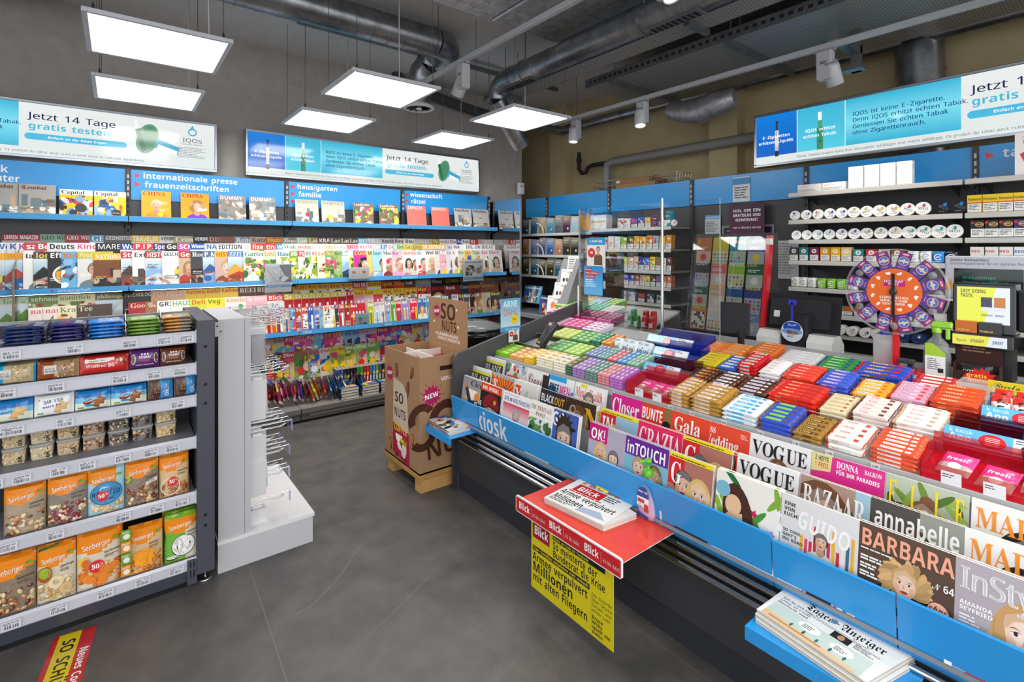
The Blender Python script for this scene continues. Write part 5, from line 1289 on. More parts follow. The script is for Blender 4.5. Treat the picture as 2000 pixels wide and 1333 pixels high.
def packs():
 # pillow packs on the fourth and fifth shelves
 def put(px0, px1, z, zt, base, art, t, lab, nb=2, tilt=-.12, y=2.845, back=None, name='snack_pack'):
  x0, x1 = aty(px0, 780, 2.85).x, aty(px1, 780, 2.85).x; w, h = x1-x0, zt-z
  s = pouch(w, h, t, base if callable(base) else (lambda u, v: base), art, back or (base if not callable(base) else base(.5, .5)), pil=True).build(name); s.location = (x0, y, z+.001); s.rotation_euler = (tilt, 0, 0)
  tag(s, lab+', front one', 'snack pack')
  for q in range(nb): dup(s, (x0+.003, y+.045*(q+1), z+.001), None, lab+f', {nth(q+2)} one back')
 def nature(c, kd, sd):
  def art(A, w, h):
   r = random.Random(sd); nuts(A, w*.42, h*.06, w*.45, h*.86, kd, 34, r, .16); A.rect(w*.16, h*.3, w*.3, h*.45, '#d8d6d0'); A.text(w*.18, h*.5, h*.1, 'TASTE OF', '#222', maxw=w*.24); A.text(w*.18, h*.36, h*.12, 'NATURE', '#1c1c1c', maxw=w*.26)
  return art
 z5 = 1.05
 put(-18, 70, z5, 1.125, lambda u, v: '#1f9fc8' if u < .3 or u > .92 else '#c9b896', nature('#1f9fc8', 'pea', 31), .022, 'pale nut pack with turquoise ends on the fifth gondola shelf')
 put(73, 155, z5, 1.125, lambda u, v: '#9c4a22' if u < .38 else '#a88a66', nature('#9c4a22', 'mix', 32), .022, 'nut pack with brown end on the fifth gondola shelf')
 def wild(A, w, h):
  r = random.Random(3); A.rect(w*.1, h*.62, w*.6, h*.24, '#f2efe8'); A.text(w*.18, h*.68, h*.1, 'natura vita', '#1f6a3a', 'serif', maxw=w*.36); A.text(w*.12, h*.36, h*.17, 'Wildfrucht', '#fbeee6', 'serif', maxw=w*.5); nuts(A, w*.7, h*.5, w*.26, h*.36, 'berry', 14, r, .2); sticker50(A, w*.66, h*.42, h*.28)
 put(156, 251, z5, 1.125, '#c42a26', wild, .02, 'red wild fruit biscuit pack with discount sticker on the fifth gondola shelf', 1)
 def shat(c2):
  def art(A, w, h):
   for q in (-1, 0, 1): A.ell(w*(.5+q*.1), h*.74, w*.035, h*.05, '#f4f0ea', 9)
   A.text(w*.5, h*.52, h*.14, 'Shatti', '#f2e8e0', 'bold', al='c', maxw=w*.4); A.text(w*.5, h*.36, h*.08, 'COOKIE', c2, al='c'); A.text(w*.5, h*.16, h*.06, 'DOUBLE CHOCOLATE', '#f0e6dc', al='c', maxw=w*.6)
   for q in (.12, .88): A.ell(w*q, h*.5, w*.08, h*.28, '#e8dccb', 10); A.ell(w*q, h*.5, w*.055, h*.24, '#4a2a20', 10)
  return art
 put(253, 311, z5, 1.135, '#5a2a72', shat('#e0506a'), .024, 'purple cookie pack on the fifth gondola shelf'); put(313, 363, z5, 1.13, '#6a3524', shat('#e08a5a'), .022, 'brown cookie pack on the fifth gondola shelf')
 z4 = .899
 def darv(choc, white):
  def art(A, w, h):
   c = '#1a3f8f'; A.text(w*.24, h*.55, h*.16, 'DAR-VIDA', c, 'bold', w=w*.5, rot=.12); A.rect(w*.1, h*.74, w*.05, h*.05, '#d8323a')
   if choc: A.ell(w*.38, h*.4, w*.16, h*.12, '#7a3020', 12, .2); A.text(w*.28, h*.37, h*.1, 'Choc', '#f6efe2', rot=.15); A.ell(w*.4, h*.22, w*.14, h*.06, '#2a9ad8', 12)
   else: A.text(w*.22, h*.36, h*.11, 'Nature' if not white else 'extra fin', '#1a3f8f', 'bold', rot=.12)
   for cx, cy, s in ((.72, .42, .2), (.62, .26, .14)): A.poly([(w*(cx-s), h*(cy-.1)), (w*(cx+s*.4), h*(cy-.22)), (w*(cx+s), h*(cy+.14)), (w*(cx-s*.4), h*(cy+.24))], '#d9a860' if not choc else '#8a4a26'); A.poly([(w*(cx-s*.8), h*(cy-.07)), (w*(cx+s*.35), h*(cy-.17)), (w*(cx+s*.8), h*(cy+.11)), (w*(cx-s*.35), h*(cy+.19))], '#e8c284' if not choc else '#b06a38')
   A.rect(w*.08, h*.1, w*.16, h*.06, '#6a9a3a')
  return art
 bl = lambda u, v: '#1f7fc8' if v > .62 else '#7ac0e8' if v > .35 else '#e4ecd8'
 put(-26, 65, z4, .985, bl, darv(0, 0), .022, 'blue cracker pack with plain cracker on the fourth gondola shelf'); put(67, 145, z4, .985, '#f2f2f0', darv(0, 1), .022, 'white cracker pack with grey ends on the fourth gondola shelf', back='#b8b4ac')
 put(147, 216, z4, .982, bl, darv(1, 0), .022, 'blue chocolate cracker pack beside the white pack on the fourth gondola shelf'); put(217, 286, z4, .982, bl, darv(1, 0), .022, 'blue chocolate cracker pack beside the rice cakes on the fourth gondola shelf')
 for k, (a, c) in enumerate(((288, 337), (339, 386))):
  x0, x1 = aty(a, 780, 2.85).x, aty(c, 780, 2.85).x; w = x1-x0; h = .098
  def art(A, w, h):
   A.ell(w*.34, h*.45, w*.27, h*.36, '#4a2c20', 24); nuts(A, w*.1, h*.15, w*.36, h*.6, 'almond', 30, random.Random(2), .12); A.rect(w*.5, h*.04, w*.46, h*.9, '#3f8fcb'); A.text(w*.82, h*.12, h*.2, 'ok.-', '#f2f7fb', 'sans', rot=pi/2, rep=1)
  s = pouch(w, h, .02, lambda u, v: '#6a5248' if u < .46 else '#3f8fcb', art, '#3f8fcb', pil=True).build('rice_cake_pack'); s.location = (x0, 2.84, z4+.001); s.rotation_euler = (-.1, 0, 0); lb = 'blue and clear pack of round chocolate rice cakes, '+('by the blue crackers' if k == 0 else 'at the shelf end'); tag(s, lb+', front one', 'snack pack')
  for q in range(2): dup(s, (x0, 2.89+q*.05, z4+.001), None, lb+f', {nth(q+2)} one back')
 # bars stacked flat on the top shelf
 cols = [('#1c2f6a', '#e0b040', 'navy'), ('#27286a', '#d86aa0', 'violet blue'), ('#1f7fd8', '#e8eef4', 'bright blue'), ('#6a9a2a', '#d8c83a', 'green'), ('#c98a3a', '#7a7a80', 'brown and grey')]; rng = random.Random(9)
 edges = [(0, 91), (94, 169), (171, 245), (248, 316), (318, 382)]
 for k, ((c, c2, cn), (a, e)) in enumerate(zip(cols, edges)):
  x0, x1 = aty(a, 660, 2.85).x, aty(e, 660, 2.85).x; w = x1-x0; n = 5
  def art(A, w, h, c2=c2):
   A.rect(w*.3, h*.3, w*.26, h*.3, c2); A.lines(w*.32, h*.7, w*.3, 1, h*.2, '#f0f0f4', rng); A.rect(w*.7, h*.25, w*.18, h*.4, '#f0ece6' if c2 != '#7a7a80' else '#e8d83a')
  src = pouch(w*.97, .034, .0085, lambda u, v: jit(c, rng, .12) if u < .55 or c2 != '#7a7a80' else ('#8a8a90' if u < .9 else '#2a2a2c'), art, c, pil=True, pe=.2).build('snack_bar');
  X = Matrix.Rotation(-pi/2, 4, 'X'); src.data.transform(X)       # lie flat, print upwards
  src.location = (x0, 2.83, 1.207); first = True
  for dpt in range(3):
   for q in range(n if dpt else n):
    lab = f'{cn} snack bar, {nth(n-q)} from the top of the {"front" if dpt == 0 else "middle" if dpt == 1 else "rear"} stack, top gondola shelf'
    loc = (x0+.003*math.sin(q*2+k), 2.855+dpt*.04, 1.207+q*.0155)
    if first: src.location = loc; tag(src, lab, 'snack bar'); first = False
    else: dup(src, loc, (0, 0, .03*math.sin(q+k)), lab)
 for k, px in enumerate((92, 170, 246, 317)):
  x = aty(px, 660, 2.84).x; b = MB(); b.prism([(2.81, 1.2), (2.81, 1.23), (3.0, 1.29), (3.1, 1.29), (3.1, 1.2)], 'x', x-.0012, x+.0012, '#eee', 'glass'); b.box(x-.012, 2.808, 1.1995, x+.012, 2.83, 1.205, '#ddd', 'clearpk')
  tag(b.build('shelf_divider', None, (x, 2.95, 1.191)), f'clear shelf divider, {nth(k+1)} from the entrance side on the top gondola shelf', 'divider')
packs()
# ================================================= white end display with hooks
def enddisplay():
 o = (.46, 3.1, 0); t = thing('hook_display', 'white end display with empty hooks, white boxes and low platform', 'display', o)
 def add(b, n, p=None):
  q = b.build(n, p or t, o); q.location = (0, 0, 0); return q
 W = '#bdbcc0'
 b = MB(); b.box(.39, 2.83, .158, .505, 3.42, 1.245, W); b.box(.505, 2.83, .158, .534, 2.86, 1.245, W); b.box(.505, 3.39, .158, .534, 3.42, 1.245, W); b.box(.5045, 2.829, .158, .5065, 2.8302, 1.245, '#8a898d'); b.box(.505, 2.86, .158, .515, 3.39, 1.245, '#c9c8cb')
 for k in range(14): b.box(.5149, 2.86, .22+k*.075, .5165, 3.39, .226+k*.075, '#77767a', 'matte')
 add(b, 'cabinet')
 b = MB(); b.box(.386, 2.8215, .14, .846, 3.6, .158, '#e4e3e4', 'gloss'); add(b, 'platform_top')
 b = MB(); b.box(.388, 2.826, 0, .838, 3.59, .14, '#c3c2c5'); add(b, 'platform')
 b = MB(); b.box(.368, 2.8265, 1.165, .415, 2.83, 1.235, '#b9b8bb');
 for x, z in ((.385, 1.215), (.4, 1.188)): b.X = Matrix.Translation((x, 2.826, z)) @ Matrix.Rotation(pi/2, 4, 'X'); b.lathe([(.0045, 0), (.004, .0012), (.001, .0014)], 10, '#55555a', 'metal', caps=False); b.X = None
 add(b, 'bracket_plate')
 rng = random.Random(12)
 for z, n, L in ((1.235, 7, .2), (1.19, 7, .2), (.935, 6, .19), (.64, 5, .2), (.505, 4, .19), (.385, 3, .19), (.26, 1, .19)):
  for k in range(n):
   y = 2.9+k*.07+rng.uniform(-.008, .008); b = MB()
   b.tube([(.516, y-.008, z), (.516+L-.02, y-.008, z), (.516+L, y-.008, z+.012), (.516+L, y+.008, z+.012), (.516+L-.02, y+.008, z), (.516, y+.008, z)], .0022, 6, '#d4d6d8', 'chrome'); b.tube([(.516, y, z+.018), (.516+L+.03, y, z+.022)], .0018, 6, '#d4d6d8', 'chrome')
   h = add(b, 'hook')
   b = MB(); zz = z+.022; b.box(.516+L+.03, y-.018, zz-.052, .516+L+.0315, y+.018, zz+.004, '#bcbade', 'clearpk' if k % 3 else 'gloss'); q = add(b, 'label_holder', h)
   if z > .9:
    b = MB(); b.box(.516+L*.6, y-.009, z+.004, .516+L*.62, y+.009, z+.02, ('#d83a3a', '#f2f2f2', '#3a5ac0')[k % 3], 'gloss'); add(b, 'price_clip', h)
enddisplay()
def hanging():
 s = None; n = 0
 for z, y0, cnt, hh, th in ((.925, 2.885, 5, .22, .03), (.63, 2.89, 3, .17, .02), (.5, 2.885, 3, .19, .034), (.25, 2.9, 1, .13, .05)):
  for k in range(cnt):
   if hh not in _kids:
    b = MB(); b.rbox(0, -th/2, -hh, .085, th/2, -.012, '#dedede', 'gloss', .002); b.box(.02, -.0012, -.013, .065, .0012, 0, '#e9e9e9', 'gloss'); _kids[hh] = b.build('cable_box'); o = _kids[hh]
   else: o = dup(_kids[hh])
   n += 1; o.location = (.535+(.012 if k % 2 else 0), y0+k*.068, z-.003); o.rotation_euler = (0, .03*(-1)**k, .1)
   tag(o, f'plain white carton hanging on a hook, {nth(k+1)} from the front in the {"upper" if z > .9 else "second" if z > .6 else "third" if z > .4 else "lowest"} row', 'carton', 'white hanging cartons')
 for k in range(5):
  if 'bl' not in _kids:
   b = MB(); b.rbox(0, -.012, -.2, .075, .012, -.012, '#c9c8cc', 'clearpk', .004, 2); b.box(.01, -.004, -.19, .065, .004, -.05, '#a9a8ae', 'gloss'); b.box(0, -.0015, -.04, .075, .0015, 0, '#e4e4e6', 'gloss'); _kids['bl'] = b.build('blister_pack'); o = _kids['bl']
  else: o = dup(_kids['bl'])
  o.location = (.54+.01*(k % 2), 2.89+k*.07, 1.186); tag(o, f'clear blister pack hanging under the top hooks, {nth(k+1)} from the front', 'blister pack', 'clear blisters')
hanging()
# floor sticker
b = MB(); p = [atz(x, y, 0) for x, y in ((88, 1333), (158, 1333), (190, 1222), (104, 1252))]
U = Vector((p[1].x-p[0].x, p[1].y-p[0].y, 0)); ang = math.atan2((p[2]-p[1]).y, (p[2]-p[1]).x)
V = (p[2]-p[1]).normalized(); W_ = Vector((V.y, -V.x, 0)); wd = abs((p[3]-p[2]).dot(W_)); O = p[2]-W_*wd-V*.9
b.box(0, 0, 0, 0, 0, 0, '#c8323a') if False else None
A = Art(b, O+Vector((0, 0, .0008)), W_, V, 'gloss'); A.rect(0, 0, wd, .9, '#c8262e'); A.rect(wd*.13, 0, wd*.52, .9, '#e8d012')
A.text(wd*.26, .86, wd*.3, 'SO SCHÜTZEN WIR UNS', '#181818', rot=-pi/2); A.text(wd*.74, .78, wd*.2, 'Neues Coronavirus', '#fff', rot=-pi/2)
tag(b.build('floor_sticker', None, tuple(p[2])), 'red and yellow hygiene sticker on the floor in front of the gondola', 'sticker')
# ================================================= the counter
def counter():
 o = (2.3, 1.2, 0); t = thing('kiosk_counter', 'long dark sales counter with blue lacquered fascia and chrome bumper rails', 'counter', o)
 def add(b, n, lab=None):
  q = b.build(n, t, o); q.location = (0, 0, 0)
  if lab: q['label'] = lab
  return q
 D = '#3c3c40'; Y0, Y1 = -.7, 2.85
 b = MB(); b.box(1.775, Y0, .125, 2.9, Y1, .455, D); b.box(1.79, Y0, 0, 2.9, Y1, .125, '#34353b'); b.box(2.9, Y0, 0, 3.1, Y1, .95, '#4a4a4c')
 for y in (.3, 1.55): b.box(1.7745, y, .13, 1.776, y+.003, .45, '#222225', 'matte')
 add(b, 'body')
 b = MB(); X0, Z0 = 1.75, .0; b.prism([(X0, 0), (X0, .85), (X0+.012, .88), (X0+.03, .893), (2.62, 1.092), (2.95, 1.17), (2.95, 0)], 'y', 2.85, 2.875, '#4e4e52'); b.box(1.748, 2.849, 0, 1.775, 2.876, .45, '#3a3a3f'); add(b, 'side_panel')
 for (ya, yb, zt) in ((2.545, 2.85, .628), (.795, 2.54, .632), (.45, .79, .618), (-.7, .446, .618)):
  b = MB(); b.prism([(1.732, zt+.004), (1.726, zt), (1.742, .47), (1.756, .448), (1.78, .444), (1.78, .448), (1.76, .452), (1.748, .47), (1.738, zt)], 'y', ya, yb, BLUE, 'blue')
  if yb == 2.54:
   A = Art(b, (1.7423, yb, .47), (0,-1,0), (-.1,0,1), 'blue', base=5e-4); A.clip = (.006, -.05, .5, .2); A.text(-.028, .028, .112, 'kiosk', '#e9e9ea', 'bold', w=.31); A.clip = None
   A.rect(1.30, .0, .008, .06, '#e8f0f8')
  add(b, 'fascia')
 for (x, z, r) in ((1.752, .424, .011), (1.738, .396, .011), (1.722, .372, .011), (1.742, .352, .008)):
  b = MB(); b.tube([(x, 2.78-(.424-z), z), (x, Y0, z)], r, 12, '#d8d8da', 'chrome')
  for y in (2.6, 1.6, .6): b.tube([(x, y, z), (1.78, y, z)], .006, 8, '#b8b8ba', 'chrome')
  add(b, 'bumper_rail')
 b = MB()
 for k, (xb, zb) in enumerate(((1.736, .488), (1.853, .526), (1.962, .576))):
  b.box(xb, Y0, zb-.012, xb+.112, 2.84, zb, '#8d8e90'); b.prism([(xb+.1, zb), (xb+(.134 if k == 0 else .138), zb+.19), (xb+(.136 if k == 0 else .14), zb+.19), (xb+.104, zb)], 'y', Y0, 2.84, '#97989a')
 b.prism([(2.072, .58), (2.078, deck(2.078)-.004), (2.9, deck(2.9)-.006), (2.9, .5), (2.072, .5)], 'y', Y0, 2.84, '#a2a3a3'); add(b, 'magazine_steps')
 b = MB(); b.prism([(2.072, deck(2.07)-.03), (2.072, deck(2.07)+.006), (2.078, deck(2.07)+.006), (2.078, deck(2.07)-.03)], 'y', Y0, 2.84, '#c6c7c7'); b.prism([(2.078, deck(2.078)-.004), (2.85, deck(2.85)-.004), (2.85, deck(2.85)), (2.078, deck(2.078))], 'y', Y0, 2.84, '#b4b5b5'); add(b, 'sweets_deck')
 for x in (2.262, 2.455, 2.648):
  b = MB(); b.box(x-.0012, Y0, deck(x), x+.0012, 2.84, deck(x)+.038, '#fff', 'glass'); b.box(x-.002, Y0, deck(x)+.036, x+.002, 2.84, deck(x)+.039, '#e6e6e4', 'clearpk'); add(b, 'divider_strip')
 b = MB(); b.box(2.845, Y0, deck(2.85)-.02, 2.852, 2.2, 1.022, '#c9cac9'); b.box(2.852, Y0, 1.0, 3.16, 2.2, 1.016, '#b3b4b2'); b.prism([(2.85, deck(2.85)-.004), (3.35, deck(3.35)-.004), (3.35, deck(3.35)-.02), (2.85, deck(2.85)-.02)], 'y', 2.2, 2.84, '#b4b5b5'); b.box(3.33, 2.2, .3, 3.35, 2.84, deck(3.34), '#8a8a8a'); add(b, 'rear_ledge')
counter()
# ------------------------------------------------ counter magazines
ROWS = {1: (1.738, .490, .28, .155), 2: (1.85, .53, .275, .19), 3: (1.963, .58, .275, .19)}
ROWN = {1: 'front', 2: 'middle', 3: 'rear'}
def yat(px, x): return x*((px-1000)/F_PX*YR+YW)/((px-1000)/F_PX*XR+XW)
_cnt = {1: 0, 2: 0, 3: 0}
def cmag(row, px0, px1, lab, draw, tk=.012, copies=1, dz=0., wmin=.19, spine=None, hh=None, name='magazine'):
 xb, zb, h, a = ROWS[row]; h = hh or h; xt = xb+math.sin(a)*h*.98
 y0, y1 = yat(px0, xt), yat(px1, xt); w = max(y0-y1, wmin); _cnt[row] += 1
 o = magazine(w, h, tk, draw, spine).build(name); lean(o, xb+.001+.0006*(_cnt[row] % 2), y0, zb+dz+.0005, a, -pi/2)
 full = f'{lab}, {nth(_cnt[row])} in {ROWN[row]} counter row'; full = full if len(full.replace('-', ' ').split()) < 17 else f'{lab}, {ROWN[row]} row'; tag(o, full, 'magazine')
 for k in range(copies):
  c = dup(o, (xb+(tk+.003)*(k+1), y0-.002*(k % 2), zb+dz+.0005), None, f'{"next copy" if k == 0 else nth(k+2)+" copy"} behind '+' '.join(lab.split()[:9])+f', {ROWN[row]} row')
def didone(A, x, y, h, txt, col, w=None):      # thin letters with heavy uprights
 return A.text(x, y, h, txt, col, 'serif', w=w)
def C_cicero(A, w, h):
 A.rect(0, 0, w, h, '#b9b6ae', '#8f8f93'); A.text(w*.3, h*.83, h*.12, 'Cicero', '#1a1a1c', 'serif', w=w*.66); A.clip = (0, 0, w, h); blobs(A, 0, h*.2, w, h*.55, ['#d8c49a', '#c9a878', '#e0d4b8'], 14, random.Random(1), .2)
 A.poly([(w*.1, h*.75), (w*.2, h*.8), (w*.4, h*.5), (w*.3, h*.42)], '#26304e'); A.ell(w*.14, h*.8, w*.05, h*.05, '#d8743a'); A.ell(w*.58, h*.62, w*.1, h*.09, '#d88a4a'); A.poly([(w*.3, h*.5), (w*.6, h*.56), (w*.85, h*.4), (w*.85, 0), (w*.3, 0)], '#2a3658'); A.poly([(w*.52, h*.52), (w*.62, h*.52), (w*.56, h*.3)], '#f0ece4'); A.poly([(w*.55, h*.5), (w*.6, h*.5), (w*.57, h*.3)], '#c8321f'); A.clip = None
def C_red(A, w, h):
 A.rect(0, 0, w, h, '#1f1f24'); A.rect(0, h*.84, w, h*.16, '#e0431c'); A.text(w*.08, h*.875, h*.075, 'DER SPIEGEL', '#fff', 'bold', w=w*.78); A.clip = (0, 0, w, h); A.text(w*.09, h*.1, h*.055, 'GEHEIMPLAN', '#f2f2f2', rot=pi/2); A.ell(w*.55, h*.36, w*.34, h*.34, '#d0a07c', 24); A.ell(w*.6, h*.4, w*.24, h*.25, '#e0b48e', 20)
 A.poly([(w*.16, h*.52), (w*.2, h*.7), (w*.45, h*.82), (w*.8, h*.78), (w*.92, h*.62), (w*.9, h*.5), (w*.5, h*.56)], '#8a1f24'); A.poly([(w*.16, h*.5), (w*.5, h*.57), (w*.9, h*.52), (w*.9, h*.48), (w*.5, h*.53), (w*.16, h*.46)], '#5a1418'); A.ell(w*.72, h*.66, w*.06, h*.05, '#c9a24a', 12)
 for q in (.42, .7): A.ell(w*q, h*.42, w*.06, h*.02, '#f2ece4', 10); A.ell(w*q, h*.42, w*.025, h*.018, '#222', 8); A.poly([(w*(q-.1), h*.46), (w*(q+.1), h*.47), (w*(q+.08), h*.485), (w*(q-.08), h*.48)], '#5a3a28')
 A.poly([(w*.54, h*.42), (w*.62, h*.3), (w*.5, h*.3)], '#b98a66'); A.ell(w*.56, h*.24, w*.14, h*.025, '#6a4030', 12); A.clip = None
def C_welt(A, w, h):
 A.rect(0, 0, w, h, '#f2f1ef'); A.text(w*.06, h*.82, h*.085, 'DIE', '#1f4f9c', 'bold', w=w*.18); A.text(w*.37, h*.82, h*.085, 'WELTWOCHE', '#1f4f9c', 'bold', w=w*.58); A.ell(w*.305, h*.86, w*.045, h*.04, '#8a8a8c', 14); A.lines(w*.05, h*.95, w*.8, 1, h*.02, '#c83a3a', random.Random(1)); A.rect(w*.04, h*.42, w*.92, h*.36, '#f2f0ee', '#d8355a'); A.rect(w*.04, 0, w*.92, h*.42, '#2f6a44', '#f2f0ee')
 face(A, w*.52, h*.55, h*.26, None, '#8f9094', '#d2a384', '#2a3050', 'short', (w*.04, 0, w*.96, h*.78)); A.poly([(w*.46, h*.22), (w*.58, h*.22), (w*.54, 0), (w*.5, 0)], '#f0f0f0'); A.poly([(w*.5, h*.2), (w*.54, h*.2), (w*.55, 0), (w*.49, 0)], '#8a2a5a')
def C_herit(A, w, h):
 A.rect(0, 0, w, h, '#f4f2ee'); A.text(w*.06, h*.86, h*.08, 'THE HERITAGE', '#8a2a2f', 'serif', w=w*.86); A.text(w*.28, h*.75, h*.075, 'POST', '#8a2a2f', 'serif', w=w*.4); A.line([(w*.04, h*.77), (w*.26, h*.77)], .001, '#8a2a2f'); A.line([(w*.7, h*.77), (w*.94, h*.77)], .001, '#8a2a2f'); A.rect(w*.04, 0, w*.92, h*.71, '#b8ccd8', '#dfe8ec'); A.clip = (w*.04, 0, w*.96, h*.71); blobs(A, 0, h*.2, w, h*.5, ['#3f6a34', '#5a8a44', '#2f5028', '#7aa050'], 40, random.Random(5), .14); A.rect(w*.4, h*.16, w*.4, h*.18, '#6a5848'); A.poly([(w*.36, h*.34), (w*.6, h*.46), (w*.86, h*.34)], '#7a4a3a'); A.clip = None
def C_gq(A, w, h):
 A.rect(0, 0, w, h, '#4c6bb8', '#3f5ca8'); A.text(w*.03, h*.72, h*.24, 'GQ', '#f2f2f2', 'bold', w=w*.5); A.clip = (0, 0, w, h); A.ell(w*.52, h*.68, w*.3, h*.2, '#33241a', 20); A.star(w*.5, h*.76, w*.36, w*.24, 12, '#3a281c'); face(A, w*.52, h*.5, h*.46, None, '#3a281c', '#ddb394', '#2c3f78', 'short', (0, 0, w, h)); A.lines(w*.05, h*.3, w*.3, 4, h*.035, '#e8ecf6', random.Random(2)); A.rect(w*.72, h*.72, w*.2, h*.05, '#1a1a1a'); A.rect(w*.8, h*.03, w*.15, h*.1, '#f0f0f0'); A.clip = None
def gossip(title, tc, tb, bg, seed, ty=.78, th=.17, tw=.8, burst=None, faces=(('long', '#dcb878'), ('short', '#3a2a1c')), band=None, fs=.24, tx=.05, font='bold'):
 def f(A, w, h):
  r = random.Random(seed); A.rect(0, 0, w, h, bg, jit(bg, r, .2)); A.clip = (0, 0, w, h)
  if tb: A.rect(0, h*(ty-.03), w*(tw+.1), h*(1.03-ty), tb)
  n = len(faces)
  for k, (st, hc) in enumerate(faces): face(A, w*(.5 if n == 1 else .36+.36*k), h*(.58-.05*(k % 2)), h*fs, r, hc, r.choice(SKIN), r.choice(['#2c2c34', '#3a5aa8', '#c8c4bc', '#8a3a4a']), st, (0, 0, w, h))
  A.text(w*tx, h*ty, h*th, title, tc, font, w=w*tw)
  if band: A.rect(0, h*.94, w, h*.06, band); A.lines(w*.05, h*.955, w*.85, 1, h*.03, '#222', r)
  A.rect(0, h*.1, w*.3, h*.12, '#f6e21c'); A.lines(w*.02, h*.19, w*.26, 3, h*.035, '#1a1a1a', r, .6)
  A.rect(w*.02, h*.3, w*.22, h*.2, jit('#9fb8d0', r)); face(A, w*.13, h*.4, h*.1, r, '#3a2418', '#e3ac88', '#444', 'short', (w*.02, h*.3, w*.24, h*.5))
  if burst: A.star(w*.55, h*.18, w*.3, w*.22, 11, '#f8e01c'); A.text(w*.55, h*.18, h*.04, burst[0], '#1a1a1a', al='c', maxw=w*.4); A.text(w*.55, h*.13, h*.04, burst[1], '#1a1a1a', al='c', maxw=w*.4)
  A.clip = None
 return f
def C_flow(A, w, h):
 r = random.Random(4); A.rect(0, 0, w, h, '#f0ede6'); A.clip = (0, 0, w, h)
 for k in range(16): A.ell(w*r.random(), h*r.uniform(.1, 1), w*.2, w*.045, jit(r.choice(['#1f6a3a', '#4a9a3a', '#8ab83a', '#2f7a44']), r), 12, r.random()*3)
 for k in range(9): A.star(w*r.uniform(.5, 1), h*r.uniform(.1, .95), w*.07, w*.035, 5, r.choice(['#c8284a', '#f4f0f4', '#a88ad0']))
 A.ell(w*.38, h*.5, w*.24, h*.4, '#4a2a20', 20, .2); A.ell(w*.3, h*.62, w*.13, h*.13, '#e8c09a', 16); A.poly([(w*.2, h*.5), (w*.45, h*.55), (w*.5, h*.1), (w*.1, h*.1)], '#e8c09a'); A.ell(w*.12, h*.78, w*.12, w*.12, '#7ab8d0', 18); A.text(w*.1, h*.16, h*.26, 'flow', '#e0246a', 'bold', w=w*.78); A.clip = None
def C_vogue(A, w, h):
 A.rect(0, 0, w, h, '#e6e6e8'); face(A, w*.5, h*.52, h*.24, None, '#7a5236', '#e0b090', '#d8c41a', 'curly', (0, 0, w, h)); A.text(w*.05, h*.74, h*.19, 'VO', '#17171a', 'serif', w=w*.37); A.text(w*.62, h*.74, h*.19, 'UE', '#17171a', 'serif', w=w*.33); A.text(w*.4, h*.74, h*.19, 'G', '#17171a', 'serif', w=w*.2); face(A, w*.5, h*.6, h*.2, None, '#7a5236', '#e0b090', '#d8c41a', 'curly', (0, 0, w, h)); A.lines(w*.06, h*.5, w*.3, 2, h*.03, '#77777c', random.Random(1))
def C_guido(A, w, h):
 r = random.Random(8); A.rect(0, 0, w, h, '#d4d3d4', '#e0dfe0'); A.clip = (0, 0, w, h)
 for k in range(12): A.rect(w*(.28+.058*k), 0, w*.04, h*r.uniform(.55, .8), r.choice(['#d8466a', '#e8d8b8', '#b8a8d0', '#c8303a', '#e8e4dc', '#8ab0c8', '#e8b03a', '#3a6a8a']))
 A.text(w*.22, h*.68, h*.2, 'GUIDO', '#f4f4f4', 'bold', w=w*.68, rot=-.12); face(A, w*.55, h*.6, h*.16, None, '#241a14', '#d9a884', '#cfd6d2', 'short', (w*.3, h*.18, w*.82, h)); A.rect(w*.4, 0, w*.32, h*.22, '#1f1f24')
 for k, s in enumerate(('EINE', 'VON', 'EUCH!')): A.text(w*.04, h*(.88-k*.06), h*.04, s, '#1a1a1a')
 for k, s in enumerate(('SO COOL', "GEHT'S", 'INS BÜRO')): A.text(w*.04, h*(.58-k*.05), h*.032, s, '#1a1a1a')
 A.lines(w*.04, h*.4, w*.22, 5, h*.035, '#3a3a3a', r); A.clip = None
def C_barb(A, w, h):
 r = random.Random(2); A.rect(0, 0, w, h, '#4a362c', '#5c4638'); A.clip = (0, 0, w, h); A.ell(w*.5, h*.16, w*.46, h*.34, '#17171a', 28)
 for k in range(40): a = r.random()*6.28; A.ell(w*.5+w*.19*math.cos(a), h*.56+h*.15*math.sin(a), w*.1, h*.03, jit('#c9a06a', r, .3), 8, a+r.random())
 face(A, w*.5, h*.53, h*.26, None, '#c9a06a', '#e6b896', '#17171a', 'bun', (0, h*.05, w, h)); A.ell(w*.5, h*.34, w*.2, h*.05, '#e8e6e0', 24); A.ring(w*.5, h*.30, w*.12, w*.24, '#dcdad2', 20, 3.3, 6.1); A.text(w*.02, h*.78, h*.17, 'BARBARA', '#f2a98c', 'bold', w=w*.95); A.lines(w*.03, h*.74, w*.4, 1, h*.03, '#f2efe8', r)
 for k in range(3): A.lines(w*.03, h*(.66-k*.08), w*.25, 2, h*.03, '#f4f2ee', r, .6)
 A.text(w*.77, h*.62, h*.06, 'N°64', '#f4f2ee', 'script', maxw=w*.2); A.ell(w*.83, h*.42, w*.1, w*.1, '#f2b096', 20); A.text(w*.83, h*.43, h*.045, 'ohne', '#2a1a16', 'script', al='c'); A.lines(w*.76, h*.315, w*.14, 2, h*.02, '#5a3a30', r); A.rect(w*.9, .0, w*.07, h*.05, '#f4f4f4'); A.clip = None
